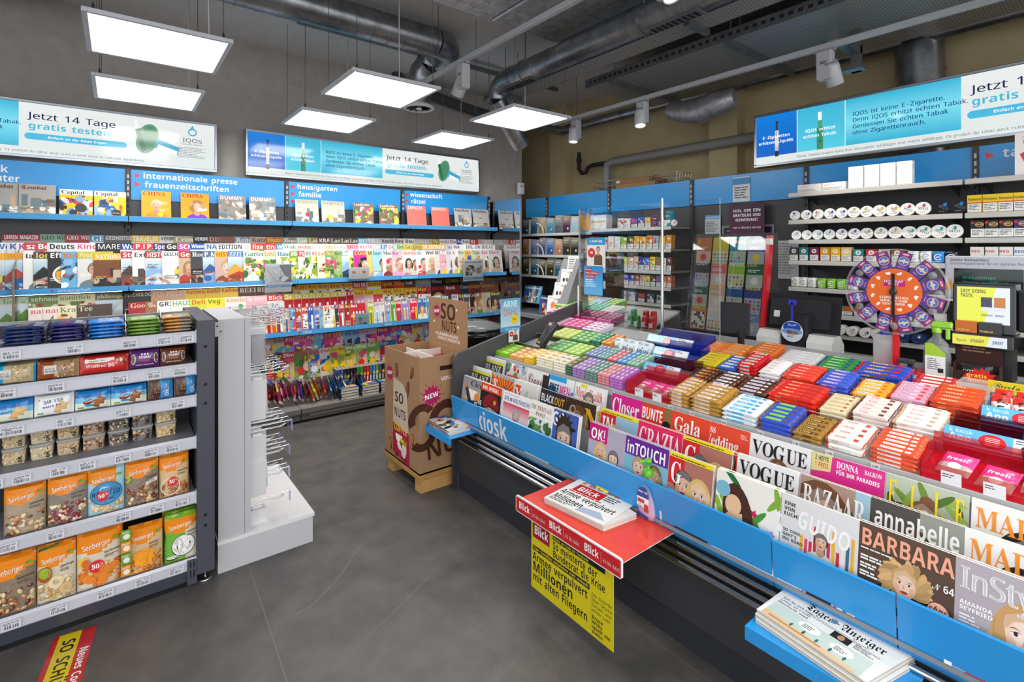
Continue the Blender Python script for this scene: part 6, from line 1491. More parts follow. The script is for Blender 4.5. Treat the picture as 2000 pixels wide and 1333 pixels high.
def C_style(A, w, h):
 A.rect(0, 0, w, h, '#a79ca6', '#b4aab2'); A.clip = (0, 0, w, h); face(A, w*.68, h*.5, h*.42, None, '#c99a62', '#efcdb6', '#b8242a', 'long', (0, 0, w, h), '#a01a22'); A.text(w*.04, h*.74, h*.2, 'InStyle', '#f2f0f2', 'sans', w=w*.95, rep=2)
 for k, s in enumerate(('AMANDA', 'SEYFRIED')): A.text(w*.05, h*(.6-k*.05), h*.036, s, '#fff')
 A.lines(w*.05, h*.5, w*.24, 4, h*.03, '#f0eef0', random.Random(1)); A.text(w*.05, h*.32, h*.04, 'APRILWETTER?', '#fff'); A.text(w*.05, h*.27, h*.04, 'EGAL!', '#fff'); A.lines(w*.05, h*.22, w*.3, 4, h*.028, '#f0eef0', random.Random(3)); A.clip = None
def C_bil(A, w, h):
 A.rect(0, 0, w, h, '#4a4a4c', '#3a3a3c'); A.rect(0, h*.86, w, h*.05, '#d8d020'); A.text(w*.08, h*.68, h*.15, 'BILANZ', '#f0f0ee', 'serif', w=w*.84); A.rect(0, h*.91, w, h*.09, '#c8c8c8', '#e8e8e8'); blobs(A, 0, 0, w, h*.6, ['#5a5a5c', '#77777a', '#333336'], 12, random.Random(1))
def C_x(A, w, h):
 A.rect(0, 0, w, h, '#d8402a'); A.rect(0, h*.93, w, h*.07, '#6ab0dc'); A.clip = (0, 0, w, h)
 for k in range(12): a = k*.26; A.poly([(w*.6, h*.55), (w*.6+w*math.cos(a), h*.55+w*math.sin(a)), (w*.6+w*math.cos(a+.1), h*.55+w*math.sin(a+.1))], '#f0a03a')
 face(A, w*.6, h*.5, h*.4, None, '#26201c', '#c98c66', '#333', 'short', (0, 0, w, h)); A.text(w*.05, h*.66, h*.2, 'X', '#fff', 'serif'); A.clip = None
def C_y(A, w, h): A.rect(0, 0, w, h, '#dad9d4'); A.poly([(w*.05, h*.6), (w*.3, h*.6), (w*.3, h*.9), (w*.05, h*.9)], '#d8402a'); A.text(w*.06, h*.62, h*.22, 'Y', '#fff', 'serif'); A.line([(w*.5, h*.3), (w*.55, h*.8), (w*.6, h*.82), (w*.58, h*.5)], .002, '#333'); A.line([(w*.75, h*.2), (w*.8, h*.7), (w*.86, h*.72)], .002, '#333')
def C_black(A, w, h): A.rect(0, 0, w, h, '#1d1e24', '#2c2c34'); A.text(w*.04, h*.76, h*.15, 'BLACK', '#f2f2f2', 'bold', w=w*.5); A.text(w*.56, h*.76, h*.15, 'OUT', '#e8a02a', 'bold', w=w*.38); A.rect(0, h*.35, w, h*.3, '#4a6a9a', '#1d1e24'); A.ell(w*.6, h*.4, w*.12, h*.14, '#5a4030')
def C_n(A, w, h): A.rect(0, 0, w, h, '#3a2c20'); face(A, w*.42, h*.58, h*.42, None, '#6b4426', '#c98c66', '#8a6a3a', 'curly', (0, 0, w, h)); A.text(w*.62, h*.5, h*.4, 'N', '#d8a82a', 'serif'); A.ring(w*.25, h*.8, w*.08, w*.1, '#d8d0c0')
def C_orange(A, w, h): A.rect(0, 0, w, h, '#ea4a1e'); A.text(w*.18, h*.8, h*.06, 'Special Edition Cover', '#fbe4d8', 'bold', w=w*.62)
def C_grazia(A, w, h):
 A.rect(0, 0, w, h, '#d81f5c', '#e02a62'); A.text(w*.03, h*.58, h*.34, 'GRAZIA', '#fbeaf0', 'serif', w=w*.94); face(A, w*.5, h*.3, h*.3, None, '#3a2418', '#e8b896', '#f0e8e0', 'long', (0, 0, w, h*.52))
def C_bazaar(A, w, h):
 A.rect(0, 0, w, h, '#8a6a58', '#a88a78'); A.rect(w*.8, 0, w*.2, h, '#9cc0d0'); face(A, w*.3, h*.5, h*.7, None, '#6b4426', '#c98c66', '#8a8478', 'long', (0, 0, w*.8, h));
 for k in range(6): A.poly([(w*(.5+.05*k), h*.75), (w*(.53+.05*k), h*.75), (w*(.72+.03*k), 0), (w*(.69+.03*k), 0)], ('#e8e6e2', '#5a5450')[k % 2])
 A.text(w*.04, h*.62, h*.28, 'BAZAAR', '#f6f2ee', 'serif', w=w*.9); A.lines(w*.06, h*.55, w*.6, 1, h*.04, '#f2eee8', random.Random(1))
def C_anna(A, w, h):
 A.rect(0, 0, w, h, '#5c5650', '#47423e'); A.rect(w*.55, 0, w*.45, h, '#a8a89c', '#8f9088'); A.ell(w*.5, h*.4, w*.26, h*.42, '#5a4030', 20); A.ell(w*.52, h*.42, w*.16, h*.24, '#d8ac8c', 18); A.text(w*.04, h*.72, h*.2, 'annabelle', '#f4f4f2', 'bold', w=w*.92); A.lines(w*.04, h*.67, w*.7, 2, h*.055, '#f0f0ec', random.Random(2), .6); A.ell(w*.92, h*.28, w*.1, w*.1, '#c8d82a', 18)
def C_madame(A, w, h):
 A.rect(0, 0, w, h, '#e9e8e6'); face(A, w*.62, h*.45, h*.5, None, '#1c1c1e', '#bdbab6', '#3a3a3c', 'long', (0, 0, w, h), '#5a5658')
 for k in range(5): A.ell(w*(.12+.06*k), h*(.42+.03*k), w*.03, h*.14, '#c4c1bd', 12, -.5-.12*k)
 A.text(w*.05, h*.72, h*.2, 'MADAME', '#f0902a', 'serif', w=w*1.3)
def C_closer(A, w, h): A.rect(0, 0, w, h, '#e8e0dc'); A.rect(0, h*.62, w, h*.38, '#d81f8a'); A.text(w*.04, h*.66, h*.27, 'Closer', '#fff', 'serif', w=w*.88); face(A, w*.6, h*.36, h*.34, None, '#3a2418', '#e3ac88', '#8a5a6a', 'long', (0, 0, w, h*.62)); A.ell(w*.1, h*.5, w*.1, w*.1, '#e8e03a')
def C_bunte(A, w, h): A.rect(0, 0, w, h, '#a8824a', '#8a6a3a'); A.rect(0, h*.68, w*.7, h*.3, '#e03a2a'); A.text(w*.04, h*.73, h*.19, 'BUNTE', '#fff', 'bold', w=w*.62); face(A, w*.72, h*.45, h*.4, None, '#1d1613', '#e3ac88', '#c8303a', 'bun', (0, 0, w, h)); face(A, w*.15, h*.5, h*.2, None, '#6b4426', '#e3ac88', '#3a5a8a', 'long', (0, 0, w*.4, h*.66)); face(A, w*.36, h*.48, h*.2, None, '#8f9094', '#e3ac88', '#3a3a5a', 'short', (w*.2, 0, w*.5, h*.66))
def C_gala(A, w, h): A.rect(0, 0, w, h, '#d8ccb8'); A.rect(0, h*.62, w, h*.38, '#e2452a'); A.text(w*.08, h*.7, h*.22, 'Gala', '#fff', 'serif', w=w*.7); [face(A, w*q, h*.5, h*.16, None, c, '#e3ac88', d, s, (0, 0, w, h*.62)) for q, c, d, s in ((.2, '#c79a55', '#a8b8d8', 'long'), (.45, '#3a2418', '#b88ac0', 'long'), (.68, '#26201c', '#1d1d20', 'short'))]
def C_wed(A, w, h):
 A.rect(0, 0, w, h, '#e8492c', '#e04a30'); A.text(w*.07, h*.84, h*.085, 'SWISS', '#fff', 'serif', w=w*.28); A.text(w*.12, h*.66, h*.15, 'Wedding', '#fff', 'serif', w=w*.66); face(A, w*.3, h*.42, h*.26, None, '#2a1c16', '#c98c66', '#f4f0ea', 'bun', (0, 0, w, h)); face(A, w*.62, h*.46, h*.28, None, '#1d1613', '#c98c66', '#e8e4e0', 'short', (0, 0, w, h)); A.lines(w*.8, h*.92, w*.16, 3, h*.025, '#f6c8b8', random.Random(1))
def C_donnapack(A, w, h): A.rect(0, 0, w, h, '#d82a8a'); A.poly([(0, h), (w*.3, h), (w*.28, h*.8), (0, h*.76)], '#d8d08a'); A.text(w*.05, h*.91, h*.06, '2 HEFTE', '#2a2a2a', maxw=w*.2); A.text(w*.05, h*.83, h*.06, '1 PREIS', '#d8323a', maxw=w*.2); A.text(w*.36, h*.88, h*.08, 'DONNA', '#fff', 'serif', w=w*.3); A.text(w*.74, h*.9, h*.05, 'BALKON', '#fff', 'serif', w=w*.22); A.text(w*.36, h*.8, h*.05, 'FÜR IHR PARADIES', '#fff', 'bold', w=w*.58)
def C_donna(A, w, h): A.rect(0, 0, w, h, '#e8a8c0', '#e090b4'); face(A, w*.5, h*.42, h*.5, None, '#6b3a26', '#ecc0a4', '#e8c8d4', 'long', (0, 0, w, h)); A.text(w*.03, h*.72, h*.24, 'DONNA', '#d8148a', 'serif', w=w*.94); A.ell(w*.2, h*.7, w*.07, w*.07, '#d8d84a'); A.text(w*.02, h*.55, h*.07, 'Mehr', '#f6eaf0', 'sans'); A.lines(w*.7, h*.4, w*.26, 3, h*.05, '#f6eaf0', random.Random(1))
def C_elle(A, w, h):
 r = random.Random(6); A.rect(0, 0, w, h, '#3f5f24', '#b8c4b0'); A.clip = (0, 0, w, h)
 for k in range(18): A.ell(w*r.random(), h*r.uniform(.2, 1), w*.2, w*.05, jit(r.choice(['#4a6a1f', '#6a8a2a', '#2f4a18', '#8aa84a']), r), 10, r.random()*3)
 face(A, w*.48, h*.58, h*.34, None, '#7a5236', '#e0b090', '#3f5f24', 'bun', (0, 0, w, h))
 for s, x in zip('ELLE', (.03, .31, .6, .84)): A.text(w*x, h*.62, h*.32, s, '#f2d42a', 'serif', w=w*.12)
 A.clip = None
def C_cigar(A, w, h): A.rect(0, 0, w, h, '#5a3226', '#4a2a20'); A.rect(0, h*.62, w*.95, h*.38, '#e6e3e2'); A.text(w*.06, h*.7, h*.2, 'Cigar', '#7a1f2a', 'script', w=w*.66); A.rect(w*.72, h*.55, w*.28, h*.4, '#33292a'); face(A, w*.62, h*.35, h*.3, None, '#1d1613', '#b87a56', '#2c2c34', 'short', (0, 0, w, h*.6))
def C_free(A, w, h):
 A.rect(0, 0, w, h, '#2fa0d8', '#f0f0ee'); A.clip = (0, 0, w, h); blobs(A, 0, 0, w, h*.8, ['#f0d020', '#2f8ac8', '#e8508a', '#f4f4f4', '#1f6ab0', '#f08a2a'], 18, random.Random(3), .2); A.rect(0, h*.9, w*.7, h*.1, '#2fa0d8'); A.text(w*.04, h*.66, h*.18, 'FREE', '#1a1a1c', w=w*.4); A.text(w*.46, h*.66, h*.18, 'MEN', '#e0289a', w=w*.42); A.clip = None
def C_mens(A, w, h): A.rect(0, 0, w, h, '#efedea'); A.text(w*.04, h*.74, h*.18, "Men's", '#d8232a', 'serif', w=w*.42); A.text(w*.5, h*.74, h*.18, 'Health', '#d8232a', 'serif', w=w*.44); face(A, w*.5, h*.68, h*.3, None, '#4a3424', '#d9a884', '#b8b4b0', 'short', (0, 0, w, h)); A.lines(w*.04, h*.6, w*.3, 4, h*.04, '#1c1c1e', random.Random(1), .6); A.lines(w*.68, h*.55, w*.28, 3, h*.04, '#1c1c1e', random.Random(2), .6); A.rect(w*.2, h*.93, w*.22, h*.06, '#f0d820')
def C_view(A, w, h): A.rect(0, 0, w, h, '#d8d4d0'); blobs(A, 0, h*.6, w, h*.4, ['#3a3a3c', '#a8b8d8', '#c83a3a', '#e8e4e0', '#5a8a6a'], 26, random.Random(2), .14); A.rect(w*.1, h*.52, w*.66, h*.2, '#e03a24'); A.text(w*.14, h*.56, h*.13, 'XVIEW', '#fff', w=w*.56)
cmag(1, 906, 957, 'grey magazine with a pointing man in a suit', C_cicero, .008, 1); cmag(1, 941, 981, 'dark magazine with a man in a red beret', C_red, .006, 1); cmag(1, 983, 1040, 'white framed magazine with a grey haired man on red white green', C_welt, .006, 0)
cmag(1, 1036, 1080, 'white magazine with green trees and a wooden house', C_herit, .008, 1); cmag(1, 1079, 1129, 'blue magazine with a tousle haired young man', C_gq, .012, 1); cmag(1, 1153, 1223, 'celebrity magazine with magenta title block and fair haired woman', gossip('OK!', '#fff', '#c81f7a', '#b8b4c8', 3, .76, .17, .42, ('Droht jetzt ein', 'schmutziger')), .006, 2)
cmag(1, 1222, 1307, 'celebrity magazine with purple title band and bearded man', gossip('inTOUCH', '#fff', '#6a2a9a', '#7ab8cc', 5, .76, .17, .9, None, (('short', '#b8864a'), ('long', '#8a5a30')), None, .26), .006, 2); cmag(1, 1309, 1394, 'celebrity magazine with red letter block and yellow top line', gossip('G', '#fff', '#d8262e', '#b8786a', 7, .6, .28, .26, None, (('short', '#2a1c14'), ('long', '#dcb878')), '#f2dc1e', .34, .05, 'serif'), .006, 1)
cmag(1, 1401, 1526, 'floral magazine with pink script title and long haired woman', C_flow, .014, 1); cmag(1, 1528, 1679, 'pale grey magazine with a man before clothes rails', C_guido, .01, 0); cmag(1, 1679, 1873, 'dark brown magazine with salmon title and blonde woman in a lace collar', C_barb, .009, 1); cmag(1, 1867, 2080, 'mauve magazine with blonde woman in red blouse', C_style, .009, 1); cmag(1, 2085, 2330, 'grey magazine with white title beyond the mauve one', C_bazaar, .009, 0)
cmag(2, 920, 959, 'shrink wrapped dark business magazine with yellow line', C_bil, .012, 0); cmag(2, 963, 1005, 'red magazine with dark haired man and sun rays', C_x, .008, 0); cmag(2, 1006, 1050, 'off-white magazine with red corner and line drawing', C_y, .014, 1); cmag(2, 1057, 1107, 'black magazine with white and amber title', C_black, .008, 0); cmag(2, 1107, 1165, 'brown magazine with a gold letter and curly haired woman', C_n, .012, 1)
cmag(2, 1087, 1146, 'orange special cover sticking up behind the blue magazine', C_orange, .008, 2, -.032)
cmag(2, 1175, 1247, 'celebrity magazine with red letters on pale blue and smiling couple', gossip('IN', '#fff', '#d8262e', '#9ac0d8', 9, .62, .26, .32, None, (('long', '#dcb878'), ('short', '#a8753f')), '#f2dc1e', .3), .006, 1); cmag(2, 1248, 1334, 'crimson magazine with tall thin white title', C_grazia, .008, 1); cmag(2, 1335, 1431, 'celebrity magazine with red letter block, rear copy', gossip('G', '#fff', '#d8262e', '#b8786a', 7, .6, .28, .26, None, (('short', '#2a1c14'), ('long', '#dcb878')), '#f2dc1e', .34, .05, 'serif'), .006, 0)
cmag(2, 1441, 1560, 'white fashion magazine with woman in yellow blouse', C_vogue, .016, 0); cmag(2, 1565, 1700, 'brown fashion magazine with spaced white title and pale blue edge', C_bazaar, .008, 1); cmag(2, 1702, 1885, 'grey brown magazine with big white lower case title', C_anna, .008, 1); cmag(2, 1885, 2080, 'off-white magazine with orange title and black and white portrait', C_madame, .014, 0); cmag(2, 2085, 2330, 'dark magazine beyond the orange titled one', C_n, .009, 0)
cmag(3, 944, 984, 'shrink wrapped dark business magazine', C_bil, .02, 0); cmag(3, 992, 1028, 'magazine with small photos and red word block', C_view, .008, 0); cmag(3, 1030, 1074, 'magazine with brown cover and dark red script title', C_cigar, .006, 0); cmag(3, 1074, 1122, 'bright blue and white paint splash magazine', C_free, .006, 0); cmag(3, 1124, 1182, 'white magazine with red serif title and short haired man', C_mens, .022, 0)
cmag(3, 1196, 1252, 'celebrity magazine with magenta block and white serif title', C_closer, .006, 0); cmag(3, 1253, 1314, 'ochre magazine with red title block and woman with dark bun', C_bunte, .006, 0); cmag(3, 1313, 1364, 'beige magazine with red top and three small figures', C_gala, .006, 0); cmag(3, 1364, 1470, 'orange red wedding magazine with a dark haired couple', C_wed, .008, 0); cmag(3, 1466, 1585, 'white fashion magazine with woman in yellow blouse', C_vogue, .016, 0)
cmag(3, 1588, 1729, 'pink magazine with auburn haired woman', C_donna, .006, 0, -.03); cmag(3, 1586, 1729, 'bright pink double pack sleeve in plastic film', C_donnapack, .006, 0); cmag(3, 1731, 1893, 'green leaf magazine with tall yellow letters', C_elle, .008, 0); cmag(3, 1898, 2080, 'off-white magazine with orange title and black and white portrait', C_madame, .014, 0); cmag(3, 2085, 2330, 'pink magazine beyond the orange titled one', C_grazia, .009, 0)
# ------------------------------------------------ trays and newspapers on the counter front
def sheet_stack(b, pts, z0, n, th, edge='#dedcd6', fold='#c8c4bc', art=None):
 # pts: four floor corners (x,y) counter-clockwise seen from above
 for k in range(n):
  z = z0+k*th; p = [(x+.0015*math.sin(k*3+i), y+.0015*math.cos(k*2+i)) for i, (x, y) in enumerate(pts)]
  b.prism(p, 'z', z, z+th*.93, edge if k % 2 else fold, 'paper')
def trays():
 # red tray with newspaper headline poster
 o = (1.6, 1.47, .465); t = thing('newspaper_tray', 'red newspaper tray with white lettering clipped to the counter rails', 'tray', o)
 def add(b, n, tt=t, oo=o):
  q = b.build(n, tt, oo); q.location = (0, 0, 0); return q
 b = MB(); b.box(1.425, 1.18, .460, 1.762, 1.77, .463, '#e8e8e8', 'gloss'); b.box(1.425, 1.18, .463, 1.762, 1.77, .466, '#ea4a38', 'gloss'); b.box(1.73, 1.3, .36, 1.745, 1.34, .46, '#aaa', 'metal'); b.box(1.73, 1.6, .36, 1.745, 1.64, .46, '#aaa', 'metal'); add(b, 'tray_plate')
 b = MB(); b.prism([(1.172, .43), (1.172, .478), (1.178, .484), (1.772, .484), (1.778, .478), (1.778, .418), (1.772, .412), (1.178, .412), (1.172, .418)], 'x', 1.417, 1.425, '#f0eeee', 'gloss'); A = Art(b, (1.417, 1.776, .414), (0,-1,0), (0,0,1), 'gloss', base=3e-4); A.rect(.002, .002, .598, .062, '#d0262b')
 for k in range(3):
  x = .02+k*.2; A.text(x, .02, .03, 'Blick', '#fff', 'bold', w=.075); A.rect(x+.086, .01, .001, .042, '#f0b8b8'); A.text(x+.095, .02, .014, 'Ich bin dabei.', '#fff', 'sans', w=.082, rep=1)
 add(b, 'front_board')
 b = MB(); b.box(1.447, 1.235, .1, 1.449, 1.705, .43, '#d6c51c', 'print'); A = Art(b, (1.447, 1.705, .098), (0,-1,0), (0,0,1), base=2e-4); W, Hh = .47, .31
 A.rect(0, -.0, W, Hh, '#d8c61a'); A.rect(.01, .225, .11, .07, '#a01f30'); A.text(.02, .243, .038, 'Blick', '#fff', 'bold', w=.09)
 A.rect(.14, .268, .29, .02, '#1c1c1c'); A.text(.145, .272, .012, 'Bilanz am Ende der Pandemie', '#d8c61a', 'bold', w=.2); A.text(.14, .232, .03, 'So meisterte der', '#181818', w=.25); A.text(.14, .197, .03, 'Bundesrat die Krise', '#181818', w=.29)
 A.rect(.01, .168, .34, .022, '#1c1c1c'); A.text(.014, .173, .013, 'Tiger-Kampfjets ausgeliehen statt verkauft', '#d8c61a', 'bold', w=.33); A.text(.01, .127, .034, 'Armee verpulvert', '#181818', w=.33); A.text(.01, .079, .041, 'Millionen', '#181818', w=.25); A.text(.01, .037, .034, 'mit alten Fliegern', '#181818', w=.33)
 A.rect(.358, .02, .001, .15, '#6a621a')
 for k, s in enumerate(('Sex-Expertin', 'über falsche', 'Scham und', 'echte Lust')): A.text(.363, .155-k*.02, .013, s, '#222', 'sans', maxw=.1)
 for k, s in enumerate(('Bruce', 'Willis', 'spielt nie', 'mehr!')): A.text(.363, .068-k*.019, .014, s, '#181818', maxw=.1)
 q = b.build('headline_poster'); tag(q, 'yellow headline poster with black lettering hanging below the red tray', 'poster')
 # folded newspapers on the red tray
 p = [atz(x, y, .492) for x, y in ((1063, 972), (1178, 1027), (1243, 1003), (1142, 938))]
 b = MB(); pts = [(v.x, v.y) for v in p]; sheet_stack(b, pts[::-1], .4665, 8, .0032); U = (p[1]-p[0]); V = p[3]-p[0]; L, Wd = U.length, V.length; A = Art(b, Vector((p[0].x, p[0].y, .4925)), U, V-U.normalized()*V.dot(U.normalized()), 'paper', base=3e-4)
 r = random.Random(3); A.rect(.0, 0, L, Wd, '#eceae4'); A.rect(L*.12, Wd*.55, L*.48, Wd*.26, '#d0262b'); A.text(L*.17, Wd*.6, Wd*.15, 'Blick', '#fff', w=L*.36); A.text(L*.04, Wd*.34, Wd*.15, 'Armee verpulvert', '#1a1a1a', w=L*.9); A.text(L*.04, Wd*.14, Wd*.15, 'Millionen', '#1a1a1a', w=L*.5); A.lines(L*.1, Wd*.5, L*.8, 1, Wd*.06, '#c8262b', r, .6)
 for k in range(6): A.rect(L*(.1+.14*k), Wd*.83, L*.12, Wd*.13, r.choice(['#c8a888', '#8ab0d0', '#d86a5a', '#e8d8b0'])); A.ell(L*(.15+.14*k), Wd*.88, L*.03, Wd*.05, '#c98c66', 10)
 A.lines(L*.62, Wd*.75, L*.3, 3, Wd*.06, '#333', r); A.poly([(L*.5, Wd*.05), (L*.95, Wd*.1), (L*.8, Wd*.26), (L*.55, Wd*.2)], '#a8b8d0'); A.lines(L*.04, Wd*.1, L*.4, 2, Wd*.04, '#444', r)
 tag(b.build('newspaper', None, (p[0].x, p[0].y, .4665)), 'folded tabloid with a red title block lying on the red tray', 'newspaper')
 # hand sanitiser
 c = atz(1266, 1012, .467); t2 = thing('sanitizer_bottle', 'clear pump bottle of hand gel with green pump on the red tray', 'bottle', tuple(c)); t2.scale = (1.3, 1.22, 1.33);
 b = MB(); b.X = Matrix.Diagonal((.62, 1, 1, 1)); b.lathe([(.02, 0), (.036, .003), (.040, .02), (.041, .045), (.038, .075), (.03, .105), (.018, .125), (.015, .13), (.015, .136)], 24, '#e6d6e4', 'clearpk'); b.build('bottle', t2)
 b = MB(); b.X = Matrix.Diagonal((.62, 1, 1, 1)); b.lathe([(.018, .003), (.034, .005), (.037, .02), (.038, .045), (.035, .074), (.03, .092)], 24, '#e6bfe0', 'gel'); b.build('gel', t2)
 b = MB(); A = Art(b, (-.0262, .03, .012), (0,-1,0), (.0,0,1), 'gloss', base=1e-3); A.ell(.03, .068, .024, .024, '#2a3f9a', 16); A.text(.03, .074, .006, 'SANI-TEC', '#fff', al='c'); A.rect(.006, .03, .048, .03, '#f2f0f4'); A.rect(.008, .042, .028, .012, '#c8323a'); A.rect(.034, .018, .018, .024, '#c8323a'); A.poly([(.008, .012), (.052, .004), (.05, -.004), (.012, .0)], '#2a3f9a'); A.lines(.01, .036, .02, 3, .005, '#8a8a9a', random.Random(1)); b.build('label', t2)
 b = MB(); G = '#5ab52a'; b.lathe([(.017, .134), (.017, .152), (.011, .155), (.006, .158), (.006, .172), (.01, .174), (.013, .178), (.012, .184), (.004, .187)], 18, G, 'gloss'); b.tube([(0, 0, .18), (-.02, .012, .179), (-.027, .016, .174)], .005, 8, G, 'gloss'); b.build('pump', t2)
 # blue trays
 for (nme, x0, x1, y0, y1, z, lab) in (('left', 1.575, 1.765, 2.6, 2.95, .448, 'blue sheet tray beside the cardboard bin'), ('near', 1.55, 1.77, .39, .79, .412, 'blue sheet tray under the broadsheet newspapers')):
  b = MB(); b.box(x0, y0, z, x1, y1, z+.003, BLUE, 'blue'); b.prism([(x0, z+.003), (x0-.003, z+.003), (x0-.003, z-.04), (x0, z-.04)], 'y', y0, y1, BLUE, 'blue'); b.box(x1-.003, y0+.05, z, x1, y1-.05, z+.03, BLUE, 'blue')
  for y in (y0+.06, y1-.06): b.box(x1-.02, y-.02, z-.03, x1-.008, y+.02, z, '#9a9a9c', 'metal')
  tag(b.build('sheet_tray', None, ((x0+x1)/2, (y0+y1)/2, z)), lab, 'tray')
 for k in range(4):
  b = MB(); b.box(-.08, -.12, 0, .08, .12, .008, '#dcd8d0', 'pages'); A = Art(b, (-.08, .12, .008), (0,-1,0), (1,0,0)); blobs(A, 0, 0, .24, .16, ['#c8303a', '#f0d03a', '#3a6ab0', '#e8e4e0', '#3a8a4a', '#2a2a2c'], 30, random.Random(k), .14); A.text(.06, .1, .03, 'EXTRA', '#fff'); A = Art(b, (-.08, .12, 0), (0,-1,0), (0,0,1)); A.rect(0, .001, .24, .006, ('#5a6a7a', '#8a3a3a', '#3a3a4a', '#6a6a5a')[k])
  q = b.build('booklet'); q.location = (1.668, 2.77+.004*k, .4515+k*.0083); q.rotation_euler = (0, 0, .03*(-1)**k); tag(q, f'colourful puzzle booklet, {nth(4-k)} from the top on the blue tray by the cardboard bin', 'booklet')
 # broadsheet pile
 p = [atz(x, y, .455) for x, y in ((1478, 1190), (1692, 1333), (1790, 1275), (1543, 1143))]
 for k in range(3):
  b = MB(); dz = .416+k*.0133; pts = [(v.x-.004*(2-k), v.y+.003*(k % 2)) for v in p][::-1]
  for q in range(4): b.prism([(x+.001*math.sin(q*3+i), y) for i, (x, y) in enumerate(pts)], 'z', dz+q*.0031, dz+q*.0031+.0029, ('#e4e2dc', '#cfccc4', '#d8b080', '#e9e7e1')[q], 'paper')
  U, V = p[1]-p[0], p[3]-p[0]; L = U.length; A = Art(b, Vector((pts[3][0], pts[3][1], dz+.0125)), U, V-U.normalized()*V.dot(U.normalized()), 'paper', base=2e-4); Wd = (V-U.normalized()*V.dot(U.normalized())).length; r = random.Random(5)
  if k == 2:
   A.rect(0, 0, L, Wd, '#e9e8e3'); A.text(L*.24, Wd*.68, Wd*.17, 'Tages-Anzeiger', '#161618', 'frak', w=L*.7); A.ell(L*.5, Wd*.76, L*.025, Wd*.06, '#5a8ab0', 12); A.lines(L*.02, Wd*.9, L*.18, 4, Wd*.03, '#8a8a88', r); A.lines(L*.3, Wd*.6, L*.6, 2, Wd*.03, '#77777a', r)
   for q, s in enumerate(('BAG hat noch keine', 'Lösung, wie Corona', 'überwacht wird')): A.text(L*.04, Wd*(.6-q*.075), Wd*.05, s, '#26302c', 'serif', w=L*.3)
   A.rect(L*.04, 0, L*.9, Wd*.42, '#b4c8c0', '#c9d6cc'); A.rect(L*.56, Wd*.42, L*.16, Wd*.16, '#2a2426'); A.ell(L*.64, Wd*.5, L*.03, Wd*.06, '#c98c66', 10); A.poly([(L*.04, 0), (L*.9, 0), (L*.9, Wd*.06), (L*.5, Wd*.1), (L*.04, Wd*.16)], '#d8b890'); A.rect(L*.1, Wd*.05, L*.5, Wd*.03, '#b07a4a')
   for cx, cy in ((.42, .3), (.72, .26)): A.ell(L*cx, Wd*cy, L*.1, Wd*.1, '#f0f0ec', 18); A.lines(L*(cx-.06), Wd*(cy+.02), L*.12, 3, Wd*.035, '#444', r)
   for q in range(5): A.ell(L*(.3+.12*q), Wd*.14, L*.012, Wd*.05, r.choice(['#3a6a6a', '#8a4a3a', '#4a4a4c']), 8)
   A.lines(L*.75, Wd*.55, L*.2, 4, Wd*.03, '#77777a', r)
  tag(b.build('newspaper', None, (p[0].x, p[0].y, dz)), f'folded broadsheet with blackletter title on the near blue tray, {nth(3-k)} from the top', 'newspaper')
trays()
# ================================================= sweets on the deck
SL = math.atan(DKS)
HID = MB()                                   # bars and packs under the visible layers, uncountable filling
def bar(L, W, T, c, c2='#fff', txt='', tc='#fff', crimp=True, mat='film', c3=None):
 b = MB(); sec = [(0, .25 if crimp else 1), (.035, .3 if crimp else 1), (.09, .9 if crimp else 1), (.5, 1), (.91, .9 if crimp else 1), (.965, .3 if crimp else 1), (1, .25 if crimp else 1)]
 shp = [(-.5, .1), (-.42, 0), (.42, 0), (.5, .1), (.5, .75), (.38, 1), (-.38, 1), (-.5, .75)]
 R = [[(L*u, W*x*.96, T*(.5*(1-k)+z*k)) for x, z in shp] for u, k in sec]; r = random.Random(len(txt)+int(L*999))
 for i in range(6):
  for j in range(8): b.face([R[i][j], R[i][(j+1) % 8], R[i+1][(j+1) % 8], R[i+1][j]][::-1], (c3 or c) if i in (0, 5) else jit(c, r, .1) if not (c3 and i in (1,)) else c3, mat, crimp)
 b.face(R[0], c, mat); b.face(R[-1][::-1], c, mat)
 A = Art(b, (L*.12, -W*.36, T*1.0), (1,0,0), (0,1,0), mat, base=2e-4); ww, hh = L*.76, W*.72
 if c2: A.rect(ww*.1, hh*.12, ww*.62, hh*.76, c2)
 if txt: A.text(ww*.14, hh*.3, hh*.42, txt, tc, 'bold', maxw=ww*.56)
 A.rect(ww*.78, hh*.2, ww*.16, hh*.6, jit(c3 or c2 or c, r, .3))
 if txt: A = Art(b, (L*.15, -W*.481, T*.15), (1,0,0), (0,0,1), mat, base=2e-4); A.rect(0, 0, L*.5, T*.5, c2 or c); A.text(L*.03, T*.12, T*.3, txt, tc, 'bold', maxw=L*.4)
 return b
XR4 = {1: 2.085, 2: 2.27, 3: 2.463, 4: 2.656, 5: 2.86, 6: 3.03, 7: 3.19}
RN = {1: 'front', 2: 'second', 3: 'third', 4: 'fourth', 5: 'fifth', 6: 'sixth', 7: 'seventh'}
_st = {}
GUM = MB()
